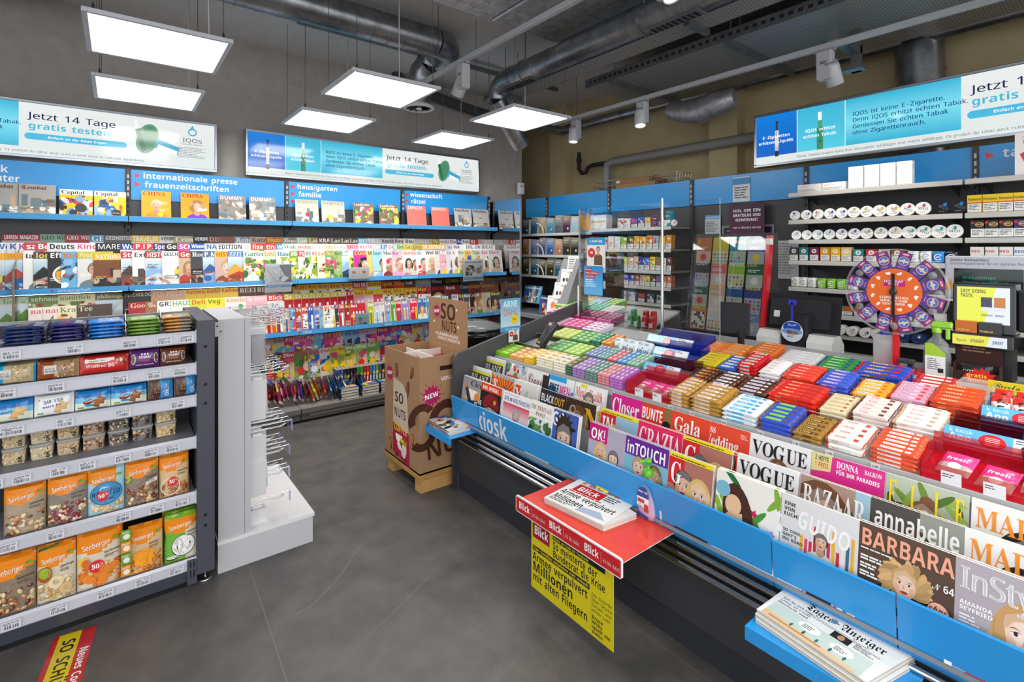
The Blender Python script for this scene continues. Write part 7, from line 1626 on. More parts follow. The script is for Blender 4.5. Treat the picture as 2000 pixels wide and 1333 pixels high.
def stack(row, px0, px1, noun, c, c2, txt='', tc='#fff', n=3, W=.033, T=.017, dep=.165, crimp=True, mat='film', c3=None, cn=None, per=1, price=True):
 X = XR4[row]+.004; Y0, Y1 = yat(px0, X), yat(px1, X); L = (Y0-Y1-.003*per)/per; k = _st[row] = _st.get(row, 0)+1; m = int(dep/W)
 src = bar(L, W, T, c, c2, txt, tc, crimp, mat, c3); low = MB(); cn = cn or CN(c); o = None; rng = random.Random(k*13+row)
 for p in range(per):
  for j in range(m):
   for q in range(n):
    x = X+W*(j+.5); y = Y0-p*(L+.003)+rng.uniform(-.0015, .0015); z = deck(x, .001+q*T*1.01/math.cos(SL))
    rot = (SL, 0, -pi/2+rng.uniform(-.02, .02))
    if q < n-1 and j > 0:
     HID.X = Matrix.Translation((x, y, z)) @ Matrix.Rotation(-pi/2, 4, 'Z') @ Matrix.Rotation(SL, 4, 'X'); HID.box(.004, -W*.47, .001, L-.004, W*.47, T*.97, c, 'film'); HID.X = None; continue
    if noun == 'gum pack' and row > 2:
     GUM.X = Matrix.Translation((x, y, z)) @ Matrix.Rotation(rot[2], 4, 'Z') @ Matrix.Rotation(SL, 4, 'X')
     for f, cc, mi in zip(src.f, src.c, src.m): GUM.face([src.v[i] for i in f], cc, src.mats[mi])
     continue
    pp = f', {nth(p+1)} file' if per > 1 else ''
    lab = f'{cn} {noun}, {nth(j+1)} on top of {nth(k)} stack{pp}, {RN[row]} row' if q == n-1 else f'{cn} {noun}, aisle side, {nth(n-q)} layer, {nth(k)} stack{pp}, {RN[row]} row'
    if o is None: o = src.build(noun.replace(' ', '_')); o.location = (x, y, z); o.rotation_euler = rot; q_ = o
    else: q_ = dup(o, (x, y, z), rot)
    tag(q_, lab, noun.split()[-1] if noun.split()[-1] != 'pack' else noun, f'{RN[row]} deck row, stack {nth(k)}')
 if price and row < 5:
  b = MB(); b.box(-.0005, -.013, 0, .0005, .013, .017, '#f2f2f0', 'gloss'); A = Art(b, (-.0005, .013, 0), (0,-1,0), (0,0,1), 'gloss', base=2e-4); A.text(.004, .005, .007, ('1.35', '1.40', '1.60', '0.80', '2.20')[k % 5], '#222', w=.018)
  q_ = b.build('price_tag'); q_.location = (XR4[row]-.0035 if row > 1 else 2.0695, Y0-.02, deck(XR4[row])+(.004 if row > 1 else -.014)); tag(q_, f'small white price tag at the {nth(k)} stack of the {RN[row]} deck row', 'price tag')
def gums(row, px0, px1, noun, c, c2, n=3, per=3, W=.04, T=.014, cn=None): stack(row, px0, px1, noun, c, c2, '', n=n, W=W, T=T, dep=.16, crimp=False, mat='print', cn=cn, per=per, price=False)
B = 'chocolate bar'
# front row, from the cardboard bin towards the entrance
gums(1, 957, 993, 'gum pack', '#8ccc2a', '#d8f08a', 2, 2); gums(1, 995, 1022, 'gum pack', '#e8a05a', '#f4e8d0', 2, 2); gums(1, 1023, 1040, 'gum pack', '#f0c020', '#f4f0e0', 3, 1)
gums(1, 1048, 1080, 'sweets box', '#efe6cc', '#d8b84a', 4, 2, .042, .016); gums(1, 1081, 1104, 'sweets box', '#f2ead8', '#b8b08a', 4, 2, .042, .016); gums(1, 1105, 1117, 'sweets box', '#3a6a4a', '#e8a05a', 4, 1)
gums(1, 1118, 1142, 'gum pack', '#a87ab8', '#e4d8ec', 4, 3); gums(1, 1143, 1166, 'gum pack', '#6a8a86', '#d8e8e0', 4, 3); gums(1, 1167, 1190, 'gum pack', '#d8848c', '#f4dcd8', 4, 3, cn='rose'); gums(1, 1191, 1216, 'gum pack', '#b86ac0', '#f0d8f0', 4, 3)
stack(1, 1307, 1346, 'wafer bar', '#b8893a', '#f4efe6', 'Ragusa', '#d8323a', 4, cn='gold'); stack(1, 1348, 1408, 'wafer bar', '#b8893a', '#f0e8dc', 'Torino', '#d8323a', 4, cn='gold'); stack(1, 1410, 1478, B, '#e6eef2', '#5ab8e8', 'COCO', '#fff', 3, cn='white and sky blue'); stack(1, 1480, 1546, B, '#3a5ac8', '#8ac85a', '', '#fff', 3, c3='#7a4a2a', cn='blue and green')
stack(1, 1548, 1606, B, '#a8803a', '#6a4a22', 'LION', '#f0d890', 2, cn='bronze'); stack(1, 1612, 1690, 'milk bar', '#f2f0ec', '#e8e4e0', 'milk', '#e0502a', 2, c3='#e0502a', W=.04, T=.024, cn='white and orange'); stack(1, 1700, 1796, 'milk bar', '#e65a3a', '#f4f2f0', 'kinder', '#d8402a', 4, .026, .014, cn='orange striped')
# second row
gums(2, 1065, 1098, 'gum pack', '#7ac06a', '#e4f0d8', 3, 3); gums(2, 1100, 1132, 'gum pack', '#a8d84a', '#f0f4d0', 3, 3); gums(2, 1142, 1164, 'gum pack', '#7a8ab8', '#dce4f0', 4, 3); gums(2, 1165, 1184, 'gum pack', '#6aa0a0', '#d8ece8', 4, 3); gums(2, 1185, 1203, 'gum pack', '#d8646a', '#f4dcd8', 4, 2); gums(2, 1204, 1222, 'gum pack', '#4a9ad8', '#d8ecf8', 4, 2); gums(2, 1223, 1246, 'gum pack', '#8ab89a', '#e0f0e0', 4, 3)
stack(2, 1340, 1380, B, '#4a2c20', '#c9702a', 'Tor', '#f0d8a0', 3); stack(2, 1382, 1430, B, '#5a3424', '#e8e8f0', 'nuts', '#2a3aa8', 3, cn='brown, white striped'); stack(2, 1432, 1496, B, '#5a3424', '#eceaf2', 'SNICKERS', '#2a3aa8', 3, cn='brown, blue lettered'); stack(2, 1498, 1594, B, '#d8301f', '#e0452f', 'Wernli', '#f4d8a0', 4); stack(2, 1597, 1656, B, '#e6d8b4', '#d8c094', '', '#7a4a2a', 3, c3='#b87a4a', cn='cream')
stack(2, 1660, 1740, B, '#ecdcd8', '#f2e4e0', 'Kagi', '#c83a4a', 4, c3='#6a3a2a', cn='white and brown'); stack(2, 1743, 1838, 'milk bar', '#f0eee8', '#f4f2ee', 'Kinder', '#d84a3a', 4, c3='#d8b890', cn='white and beige')
# third row
gums(3, 1075, 1112, 'gum pack', '#c8d85a', '#f0f0d0', 3, 3); gums(3, 1114, 1150, 'gum pack', '#5aa84a', '#d8f0d0', 3, 3); gums(3, 1156, 1172, 'gum pack', '#1f8a5a', '#bfe4cc', 4, 2); gums(3, 1174, 1192, 'gum pack', '#e8892a', '#f4dcb8', 4, 2)
stack(3, 1356, 1398, B, '#e0c81f', '#d8b81a', 'Minor', '#3a5a2a', 3); stack(3, 1400, 1438, B, '#3a6ac8', '#e8ecf2', '', '#fff', 3); stack(3, 1440, 1478, 'wafer bar', '#c8202a', '#f0e4e0', 'KAGI', '#c8202a', 5); stack(3, 1481, 1522, 'wafer bar', '#eceaea', '#f4f2f2', 'Kagi', '#c85a5a', 4); stack(3, 1525, 1590, B, '#e0402a', '#e8583a', 'Rivella', '#f4e0d0', 4); stack(3, 1594, 1656, B, '#3f5ac8', '#a88ad8', 'Milka', '#f4f0fa', 4, c3='#4a6ad8', cn='lilac blue')
stack(3, 1660, 1730, B, '#e8b02a', '#f4ecd8', 'Branches', '#7a4a1a', 3, c3='#d86a1f', cn='yellow'); stack(3, 1734, 1812, B, '#d8a0b8', '#e8c8d8', 'Daim', '#2a3a9a', 4, c3='#c83a3a', cn='pink'); stack(3, 1815, 1912, B, '#d84a2a', '#e0603a', 'KITKAT', '#f4e4a8', 5, cn='vermilion')
# rear row
gums(4, 1062, 1095, 'gum pack', '#e8a8c0', '#f4e4ec', 3, 3); gums(4, 1097, 1135, 'gum pack', '#d84a8a', '#f4c8dc', 3, 3); gums(4, 1137, 1170, 'gum pack', '#e8e4ea', '#d86aa8', 3, 3)
stack(4, 1368, 1400, B, '#e8792a', '#f0a04a', 'Ovo', '#2a4aa8', 2); stack(4, 1402, 1456, B, '#e8801f', '#f4c07a', 'Japonais', '#2a3a9a', 2, W=.04, T=.02); stack(4, 1459, 1510, B, '#d86a2a', '#e8a06a', 'ovo', '#f4e8d8', 4); stack(4, 1513, 1588, B, '#c9c9cb', '#e6e6e8', 'Duplo', '#c8a8a8', 3, cn='silver'); stack(4, 1591, 1662, B, '#2a8a3a', '#5ab04a', 'Balisto', '#f4f4e8', 3, c3='#1f2f8a'); stack(4, 1664, 1770, B, '#2a4ac0', '#8a5a3a', 'RAGUSA', '#f4e8d8', 3, .036, .02, c3='#c8242a', cn='royal blue'); stack(4, 1773, 1860, B, '#c8303a', '#f0dcd8', 'Kinder', '#fff', 2)
# gum field behind the card terminal
for row, cols in ((5, ['#d84a8a', '#e0308a', '#c83a7a', '#d86aa0']), (6, ['#8ac84a', '#a8d83a', '#5ac0a8', '#e8e8e4']), (7, ['#e8a03a', '#e8d8b8', '#8ab8e0', '#8ac04a'])):
 for k, c in enumerate(cols):
  a = {5: 1072, 6: 1085, 7: 1096}[row]+k*{5: 31, 6: 29, 7: 27}[row]; gums(row, a, a+{5: 29, 6: 27, 7: 25}[row], 'gum pack', c, mixc(c, '#ffffff', .65), 3, 3)
tag(GUM.build('gum_pack', None, (2.7, 2.4, .95)), 'small gum packs of the rear deck rows around the card terminal', 'gum pack', kind='stuff')
tag(HID.build('deck_sweets', None, (2.4, 1.2, .9)), 'sweets lying under the top layers of the deck stacks', 'sweets', kind='stuff')
def pouchpacks():
 for k, c in enumerate(('#8aa84a', '#4a8ad0', '#6ab06a', '#5a9ad8', '#7ab8e8')):
  b = MB(); b.rbox(0, 0, 0, .062, .028, .105, '#e9f2f6', 'gloss', .006); A = Art(b, (0, 0, 0), (1,0,0), (0,0,1), 'gloss'); A.rect(.006, .005, .05, .06, c, '#e9f2f6'); A.text(.01, .03, .022, 'V6', '#1a2a5a', 'bold'); A.ell(.043, .06, .01, .01, '#fff', 12); A.ell(.043, .06, .006, .006, c, 12); A.lines(.008, .09, .045, 2, .008, '#3a5a9a', random.Random(1))
  q = b.build('dental_gum_pouch'); y = yat(1198+k*14, 2.5); q.location = (2.475+.012*(k % 2), y, deck(2.48)+.002); q.rotation_euler = (-.5, 0, -pi/2); tag(q, f'white and {CN(c)} dental gum pouch, {nth(k+1)} of the leaning row beside the blue tray', 'gum pouch')
 for k, (c, px, py) in enumerate((('#1f9a4a', 1232, 650), ('#1f9a4a', 1245, 650), ('#d8242f', 1260, 652), ('#d8242f', 1275, 655), ('#1f9a4a', 1238, 617), ('#d8242f', 1262, 620), ('#d8242f', 1277, 622))):
  p = atd(px, py+10) if k < 4 else None; x = 2.93 if k < 4 else 3.05; y = yat(px, x); b = MB(); b.lathe([(.02, 0), (.024, .004), (.024, .05), (.02, .058), (.022, .06), (.022, .075), (.018, .08), (.002, .081)], 18, c, 'gloss'); A = Art(b, (-.0245, .016, .012), (0,-1,0), (0,0,1), 'gloss', base=1e-3); A.rect(.002, 0, .028, .03, '#f0f4f2' if k % 2 else mixc(c, '#ffffff', .75)); A.text(.004, .01, .008, 'mentos', '#2a3a9a')
  q = b.build('gum_bottle'); q.location = (x, y, max(1.017, deck(x)) if y < 2.2 else deck(x)); tag(q, f'{CN(c)} screw top gum bottle, {nth(k+1)} of the group behind the gum packs', 'bottle')
pouchpacks()
def acr_tray(px0, px1, row, c, front, txt, lab, prices=(), hh=.06, fill=None, app=True, dz=0.):
 x0 = XR4[row]-.005; x1 = x0+.178; y0, y1 = yat(px0, x0), yat(px1, x0); L = y0-y1; z = deck(x0)+dz
 t = thing('acrylic_tray', lab, 'tray', (x0, (y0+y1)/2, z)); o = (x0, (y0+y1)/2, z)
 def add(b, n, l=None):
  q = b.build(n, t, o); q.location = (0, 0, 0)
  if l: q['label'] = l
 b = MB(); s = lambda x: deck(x)+dz-z
 for (xa, xb, ya, yb, h) in ((x0, x0+.004, y1, y0, hh), (x1-.004, x1, y1, y0, hh+.02), (x0, x1, y1, y1+.004, hh), (x0, x1, y0-.004, y0, hh)): b.prism([(xa, deck(xa)+dz+.001), (xb, deck(xb)+dz+.001), (xb, deck(xb)+dz+h), (xa, deck(xa)+dz+h)], 'y', ya, yb, c, 'tint')
 b.prism([(x0, deck(x0)+dz+.0008), (x1, deck(x1)+dz+.0008), (x1, deck(x1)+dz+.004), (x0, deck(x0)+dz+.004)], 'y', y1, y0, c, 'gloss'); add(b, 'tray_body')
 if app:
  b = MB(); b.X = Matrix.Translation((x0-.002, y0, z+hh-.012)) @ Matrix.Rotation(-pi/2, 4, 'Z') @ Matrix.Rotation(-.6, 4, 'X'); b.box(0, -.002, 0, L*.86, 0, .06, '#5fb6ea', 'gloss'); A = Art(b, (0, -.002, 0), (1,0,0), (0,0,1), 'gloss', base=2e-4); A.rect(0, 0, L*.86, .06, '#62b8ea'); A.text(.012, .04, .013, 'k kiosk', '#f4f8fb', 'sans', rep=1); A.text(.012, .014, .022, 'App', '#f4f8fb', 'bold'); A.ell(L*.4, .03, .034, .024, '#d8303a', 22)
  for i in range(5): A.line([(L*.4-.018, .018+.006*i), (L*.4+.018, .018+.006*i)], .002, '#f4d8da')
  A.rect(L*.56, .002, L*.29, .056, '#ecebee'); A.lines(L*.58, .05, L*.2, 2, .008, '#55555a', random.Random(1)); A.text(L*.83, .008, .014, txt or '2.20', '#222', 'sans', al='r'); add(b, 'app_label', 'sloping blue label with white lettering')
 for k, (f, p) in enumerate(prices):
  b = MB(); yy = y0-L*f; b.box(x0-.003, yy-.05, z-.02, x0-.0005, yy, z+.042, '#ebeaee', 'gloss'); A = Art(b, (x0-.003, yy, z-.02), (0,-1,0), (0,0,1), 'gloss', base=2e-4); A.lines(.004, .052, .032, 2, .007, '#55555a', random.Random(k)); A.text(.046, .008, .012, p, '#222', 'sans', al='r', rep=1); add(b, 'price_card', 'white price card')
 return x0, y0, L
def traysgoods():
 R = '#c81428'
 x, y, L = acr_tray(1222, 1305, 1, R, 1, '', 'red acrylic tray with two price cards between gum packs and gold bars', ((.24, '2.95'), (.66, '2.95')), .06, app=False)
 x2, y2, L2 = acr_tray(1796, 2080, 1, R, 1, '', 'wide red acrylic tray with price cards 3.25 and 2.95', ((.17, '3.25'), (.48, '2.95')), .055, app=False)
 acr_tray(1254, 1336, 2, '#5a0a14', 1, '1.70', 'dark red acrylic tray with blue app label behind the gum packs', hh=.05); acr_tray(1842, 2100, 2, '#5a0a14', 1, '1.70', 'dark red acrylic tray with blue app label and price 1.70', hh=.055)
 acr_tray(1274, 1352, 3, '#1a2a9a', 1, '3.70', 'royal blue acrylic tray beside the dental gum pouches', hh=.055); acr_tray(1915, 2150, 3, '#1a2a9a', 1, '2.20', 'royal blue acrylic tray holding red and white cellophane packs', hh=.06); acr_tray(1262, 1366, 4, '#1a2a9a', 1, '3.70', 'second royal blue acrylic tray with white card in the rear row', hh=.04)
 b = MB(); y0, y1 = yat(1800, 2.27), yat(2100, 2.27); b.X = Matrix.Translation((2.262, y0, deck(2.26)-.008)) @ Matrix.Rotation(-pi/2, 4, 'Z') @ Matrix.Rotation(-.35, 4, 'X'); b.box(0, -.002, 0, y0-y1, 0, .042, '#6db8ea', 'gloss'); A = Art(b, (0, -.002, 0), (1,0,0), (0,0,1), 'gloss', base=2e-4); A.rect(.06, .0, (y0-y1), .036, '#4a7ac0', '#6db8ea'); A.text(.09, .011, .02, 'für sie entdeckt', '#dfe6f2', 'bold'); tag(b.build('shelf_strip', None, (2.26, (y0+y1)/2, .88)), 'blue strip lettered in white above the wide red tray', 'sign');
 b = MB(); y0, y1 = yat(1215, 2.265), yat(1338, 2.265); b.X = Matrix.Translation((2.258, y0, deck(2.26)-.004)) @ Matrix.Rotation(-pi/2, 4, 'Z') @ Matrix.Rotation(-.35, 4, 'X'); b.box(0, -.002, 0, y0-y1, 0, .032, '#6db8ea', 'gloss'); A = Art(b, (0, -.002, 0), (1,0,0), (0,0,1), 'gloss', base=2e-4); A.text(.05, .008, .015, 'für sie entdeckt', '#c8dcf0', 'bold'); tag(b.build('shelf_strip', None, (2.26, (y0+y1)/2, .88)), 'blue lettered strip above the red tray between gum and gold bars', 'sign')
 rng = random.Random(4)
 for k in range(7):
  w, h = .085, .11; s = pouch(w, h, .011, lambda u, v: '#e8408a' if v > .4 else ('#b8b0a8' if v < .85 else '#6a6460'), lambda A, w, h: [A.text(w*.15, h*.55, h*.14, 'fresh', '#fff'), A.ell(w*.5, h*.3, w*.2, w*.18, '#f4f0f0', 14)], '#d83a80', pil=True).build('sweets_bag'); f = k < 3
  s.location = (x+.03, y-.02-L*.3*k, deck(x+.03)+.012) if f else (x2+.02+.02*(k % 2), y2-.03-.1*(k-3), deck(x2+.03)+.012+.006*(k % 2)); s.rotation_euler = (-pi/2+SL+.15, 0, -pi/2+rng.uniform(-.2, .2)); tag(s, f'pink sweets bag lying in the {"narrow" if f else "wide"} red tray, {nth(k+1 if f else k-2)} from the cardboard bin', 'sweets bag')
 for k in range(6):
  s = pouch(.05, .125, .012, lambda u, v: '#d8322a' if v > .78 or v < .12 else '#eeeae6', lambda A, w, h: [A.text(w*.7, h*.25, h*.2, 'dmp', '#2a2a2c', 'bold', rot=pi/2), A.poly([(w*.1, h*.2), (w*.4, h*.45), (w*.1, h*.7)], '#e87a3a')], '#d8322a', pil=True).build('cellophane_pack'); xx = 2.50+.05*(k // 3); s.location = (xx, yat(1935, 2.5)-.055*(k % 3), deck(xx)+.006); s.rotation_euler = (-.3, 0, -pi/2+rng.uniform(-.12, .12)); tag(s, f'white pack with red crimped ends standing in the blue tray, {nth(k % 3+1)} of its {"front" if k < 3 else "back"} row', 'sweets pack')
 b = MB(); x0, y0, y1 = 2.7, yat(1862, 2.66), yat(1934, 2.66)
 for q in ((x0, y1, x0+.002, y0), (x0+.13, y1, x0+.132, y0), (x0, y1, x0+.13, y1+.002), (x0, y0-.002, x0+.13, y0)): b.box(q[0], q[1], deck(q[0])+.001, q[2], q[3], deck(x0)+.07, '#e8e4e4', 'clearpk')
 tag(b.build('clear_box', None, (x0, (y0+y1)/2, deck(x0))), 'empty clear acrylic box in the rear deck row', 'box')
 b = MB(); yy = yat(1930, 2.8); b.box(2.79, yy-.11, deck(2.79)+.001, 2.8, yy, deck(2.79)+.06, '#e8d02a', 'print'); A = Art(b, (2.79, yy, deck(2.79)), (0,-1,0), (0,0,1)); A.text(.015, .035, .018, 'Ricola', '#1a3a1a', 'script', w=.08); tag(b.build('sweets_carton', None, (2.79, yy, 1.)), 'yellow carton standing behind the blue tray', 'carton')
 b = MB(); yy = yat(1355, 2.85); b.box(2.83, yy-.07, deck(2.83)+.001, 2.836, yy, deck(2.83)+.05, '#f0c81f', 'print'); A = Art(b, (2.83, yy, deck(2.83)), (0,-1,0), (0,0,1)); A.text(.006, .02, .014, 'Gerber', '#a8322a', 'bold', w=.055); tag(b.build('sweets_carton', None, (2.83, yy, 1.)), 'small yellow carton at the end of the orange bars', 'carton')
traysgoods()
# ================================================= the tobacco wall
XH, XF = 4.4, 4.05
YE = (5.3, 4.845, 3.802, 2.763, 1.731, .712, -.32)
BZS = {0: (1.774, 1.515, 1.262, .93), 1: (1.774, 1.515, 1.262, .93), 2: (1.80, 1.588, 1.38, 1.225, 1.065, .9), 3: (), 4: (2.016, 1.81, 1.66, 1.502, 1.302, 1.12, .98), 5: (2.016, 1.81, 1.66, 1.502, 1.302, 1.12, .98)}
def tshelf():
 nmz = ['hidden by the mirror panel', 'filled with paperbacks', 'filled with tobacco behind the clear screen', 'empty and grey behind the lottery stand', 'filled with round tins and packs', 'lettered tabak']
 for i in range(6):
  y1, y0 = YE[i], YE[i+1]; o = (XH, (y0+y1)/2, 0); t = thing('wall_shelving', 'blue headed shelving bay of the tobacco wall, '+nmz[i], 'shelf', o)
  def add(b, n, p=None):
   q = b.build(n, p or t, o); q.location = (0, 0, 0); return q
  b = MB(); b.box(XH, y0+.01, .1, XH+.02, y1-.01, 2.0, '#454447'); add(b, 'back_panel')
  b = MB(); b.box(XH-.012, y0+.015, 2.005, XH+.01, y1-.015, 2.257, BLUE, 'blue')
  if i == 5: A = Art(b, (XH-.0122, y1, 2.005), (0,-1,0), (0,0,1), 'blue'); triangle(A, .045, .16, .05); A.text(.125, .165, .055, 'tabak', '#e4ecf4')
  add(b, 'header_panel')
  b = MB(); b.X = Matrix.Rotation(-pi/2, 4, 'Z'); post(b, -y0, XH-.03, .05, 2.257); b.X = None; add(b, 'upright')
  for z in BZS[i]:
   xf = XF if i > 1 else 4.1
   c = '#c9c6c0' if i > 3 else '#cfcfcd'
   b = MB(); b.box(xf, y0+.012, z-.02, XH, y1-.012, z-.004, '#8a8987'); b.prism([(xf, z-.033), (xf-.006, z-.03), (xf-.006, z-.004), (xf, z+.0)], 'y', y0+.006, y1-.006, c); b.box(xf-.004, y0+.008, z-.004, xf+.0, y1-.008, z, c)
   for y in (y0+.08, y1-.08): b.prism([(xf+.1, z-.02), (XH, z-.02), (XH, z-.08)], 'y', y, y+.004, '#3a393c')
   s = add(b, 'shelf_board')
   if i in (2,):
    for k in range(9):
     b = MB(); yy = y1-.06-k*.11; b.box(xf-.0075, yy-.03, z-.029, xf-.006, yy, z-.008, '#ececea', 'gloss'); A = Art(b, (xf-.0075, yy, z-.029), (0,-1,0), (0,0,1), 'gloss'); A.text(.006, .006, .008, '8.40', '#333', 'sans'); add(b, 'price_label', s)
  b = MB(); b.box(4.12, y0+.01, 0, XH, y1-.01, .1, '#3c3b3d'); add(b, 'plinth')
tshelf()
lightbox('light_box_sign', 'long backlit sign above the tobacco wall, blue end showing and white end cut off', (4.36, 2.146, 2.291), (0,-1,0), 2.67, .454, .1, sign_art)
def pos(px, X): return yat(px, X)
def facing(o, px, X, z, rx=0., yaw=0.): o.location = (X, pos(px, X), z); o.rotation_euler = (rx, 0, -pi/2+yaw)
def pack(w, h, d, top, warn=.5, txt='', tc='#fff', wc='#efeeea', band=None, mark=None, mat='print', rnd=0.):
 b = MB()
 if rnd: b.rbox(0, 0, 0, w, d, h, top, 'gloss', rnd, 2)
 else: b.box(0, 0, 0, w, d, h, top, mat)
 A = Art(b, (0, -.0001, 0), (1,0,0), (0,0,1), mat if not rnd else 'gloss', base=1.5e-4); r = random.Random(int(w*1e4))
 if warn: A.rect(.0015, .0015, w-.003, h*warn, '#2a2a2c'); A.rect(.0025, .0025, w-.005, h*warn-.002, wc); A.lines(.006, h*warn*.8, w-.012, 4, h*warn*.17, '#55555a', r)
 if band: A.rect(0, h*warn, w, h*.06, band)
 if mark == 'ring': A.ring(w/2, h*.72, w*.14, w*.26, tc, 14); A.ell(w/2, h*.72, w*.08, w*.1, mixc(top, tc, .5), 8)
 if mark == 'swirl': A.ell(w*.62, h*.76, w*.3, h*.13, '#e8a83a', 14); A.ell(w*.6, h*.76, w*.22, h*.09, '#2a2a2c', 14); A.text(w*.36, h*.73, h*.06, 'HEETS', '#f2f2f2', maxw=w*.5); A.ell(w*.16, h*.86, w*.13, h*.07, '#d8262e', 10)
 if mark == 'on': A.ring(w/2, h*.5, w*.27, w*.36, tc, 18, .6, 5.7); A.text(w/2, h*.44, h*.16, 'on', tc, 'bold', al='c'); A.rect(w*.2, h*.08, w*.6, h*.05, tc); A.rect(w*.1, h*.88, w*.5, h*.08, mixc(top, '#3aa0e0', .6))
 if txt: A.text(w*.06, h*(warn+.16), h*.15, txt, tc, 'bold', maxw=w*.9)
 return b
def tin(c, cm, seed, r=.031, txt='VELO'):
 b = MB(); b.X = Matrix.Translation((0, 0, r)) @ Matrix.Rotation(pi/2, 4, 'X'); b.lathe([(r*.96, -.02), (r, -.017), (r, .0), (r*.985, .002)], 28, c, 'gloss'); rot = random.Random(seed).uniform(-1.6, .9); b.X = None
 A = Art(b, (0, -.0021, r), (1,0,0), (0,0,1), 'gloss', base=2e-4); A.text(0, -r*.2, r*.36, txt, '#22222a' if c != '#1c1c1f' else '#8a8a8c', 'sans', al='c', rot=rot, rep=1); x, y = -math.sin(rot)*r*.45, math.cos(rot)*r*.45
 A.poly([(x-r*.3, y), (x+r*.35, y+r*.1), (x+r*.1, y-r*.32)], cm); A.poly([(x-r*.1, y+r*.25), (x+r*.3, y+r*.3), (x+.0, y-r*.1)], mixc(cm, '#2a3a9a', .4)); A.lines(-r*.4, -r*.62, r*.8, 1, r*.14, '#88888c', random.Random(seed)); return b
def tobacco():
 rng = random.Random(21)
 # tall shelf: white cartons
 for k, (a, c) in enumerate(((1558, 1605), (1606, 1653))):
  X = 4.1; w = pos(a, X)-pos(c, X)-.003; b = MB(); b.box(0, 0, 0, w, .1, .06, '#f2efee', 'print'); A = Art(b, (0, 0, 0), (1,0,0), (0,0,1)); A.text(.01, .036, .013, 'HEETS', '#c86a62', 'sans', sx=1.3); A.rect(.004, .003, w-.008, .024, '#2a2a2c'); A.rect(.005, .004, w-.01, .022, '#f4f3f0'); A.lines(.008, .02, w-.016, 3, .006, '#66666a', rng); o = b.build('tobacco_carton'); facing(o, a, X, 2.017); tag(o, f'flat white carton, {nth(k+1)} from the maroon poster on the highest tobacco shelf', 'carton')
 for k, (a, c) in enumerate(((1657, 1687), (1688, 1718), (1719, 1750), (1751, 1783))):
  X = 4.09; w = pos(a, X)-pos(c, X)-.003; b = MB(); b.box(0, 0, 0, w, .05, .155, '#f4f2f1', 'print'); b.box(w-.001, .01, .1, w+.0005, .02, .13, '#aaa', 'print'); A = Art(b, (0, 0, 0), (1,0,0), (0,0,1)); A.text(w/2, .11, .008, 'ILUMA', '#b8b0a8', 'sans', al='c', sx=1.3); A.text(w/2, .04, .01, 'ONE', '#c9bfae', 'sans', al='c'); o = b.build('device_box'); facing(o, a, X, 2.017); tag(o, f'tall plain white box, {nth(k+1)} of four beside the flat cartons', 'box', 'tall white device boxes')
 b = MB(); X = 4.08; y = pos(1982, X); b.box(X, y-.3, 2.017, X+.005, y, 2.26, '#f6efec', 'print'); A = Art(b, (X, y, 2.017), (0,-1,0), (0,0,1)); A.text(.03, .21, .012, 'IQOS', '#8a8488', 'sans'); A.text(.03, .18, .022, 'ILUMA', '#8a8488', 'sans', sx=1.4); A.poly([(.02, .12), (.05, .14), (.08, .03), (.06, .02)], '#d8423a'); A.ell(.09, .1, .05, .055, '#c8686a', 16); tag(b.build('counter_card', None, (X, y, 2.017)), 'white card with red device picture on the highest shelf, cut off', 'card')
 cm = ['#2a4ad8','#2a5ad8','#e8783a','#3a3ad0','#4a4ac8','#b8c83a','#b8c83a','#e8b83a','#e8b02a','#c83a4a','#d84a5a','#2a8ae0','#2a8ae0']
 pxs = [1552, 1574, 1597, 1620, 1643, 1667, 1692, 1717, 1743, 1772, 1802, 1841, 1873]
 for k, px in enumerate(pxs):
  o = tin('#1c1c1f' if k > 10 else '#f4f4f2', cm[k], k, .036+.0006*k).build('round_tin'); facing(o, px, 4.07, 1.811, -.12); tag(o, f'round {"black" if k > 10 else "white"} tin, {nth(k+1)} from the maroon poster on the upper tin shelf', 'tin', 'upper round tins')
 cm = ['#2aa88a','#2aa88a','#2ab0c0','#2ab0b8','#5a5ac8','#6a5ac8','#a8c83a','#b0c84a','#e8b02a','#2ab89a','#2ab89a','#3ab8a8','#2aa890']
 for k, px in enumerate([1555, 1575, 1596, 1619, 1643, 1668, 1692, 1720, 1748, 1775, 1804, 1833, 1864]):
  o = tin('#f4f4f2', cm[k], k+30, .035+.0006*k).build('round_tin'); facing(o, px, 4.07, 1.661, -.12); tag(o, f'round white tin, {nth(k+1)} from the maroon poster on the lower tin shelf', 'tin', 'lower round tins')
  b = MB(); b.box(-.012, -.004, 0, .012, -.0025, .012, '#f2f2f0', 'gloss'); q = b.build('price_tab', o); q['label'] = 'small white price tab'
 def packrow(pxl, z, mk, lab, X=4.06, cat='cigarette pack', name='cigarette_pack', grp=None, dpt=2, sc=1.2):
  for k, px in enumerate(pxl):
   b, cn = mk(k); o = b.build(name); facing(o, px, X, z+.001); o.scale = (sc, 1, sc); tag(o, f'{cn} {lab}, {nth(k+1)} from the maroon poster side', cat, grp)
   for q in range(1, dpt): dup(o, (X+.03*q, pos(px, X)-.001*q, z+.001), None, f'{cn} {lab}, behind the {nth(k+1)} one')
 c6 = ['#3f4048', '#2a7a7a', '#7a2a5a', '#d8922a', '#e8b02a', '#e8c88a']
 packrow([1542, 1561, 1581, 1602, 1622, 1643], 1.502, lambda k: (pack(.052, .083, .022, c6[k], .42, '', '#f4ecd8', mark='ring'), CN(c6[k])), 'pack with floral ring')
 c3 = [('#2a8a8a', '#f4f4f0'), ('#c8303a', '#fff'), ('#c8c4bc', '#888'), ('#8a4a2a', '#fff')]
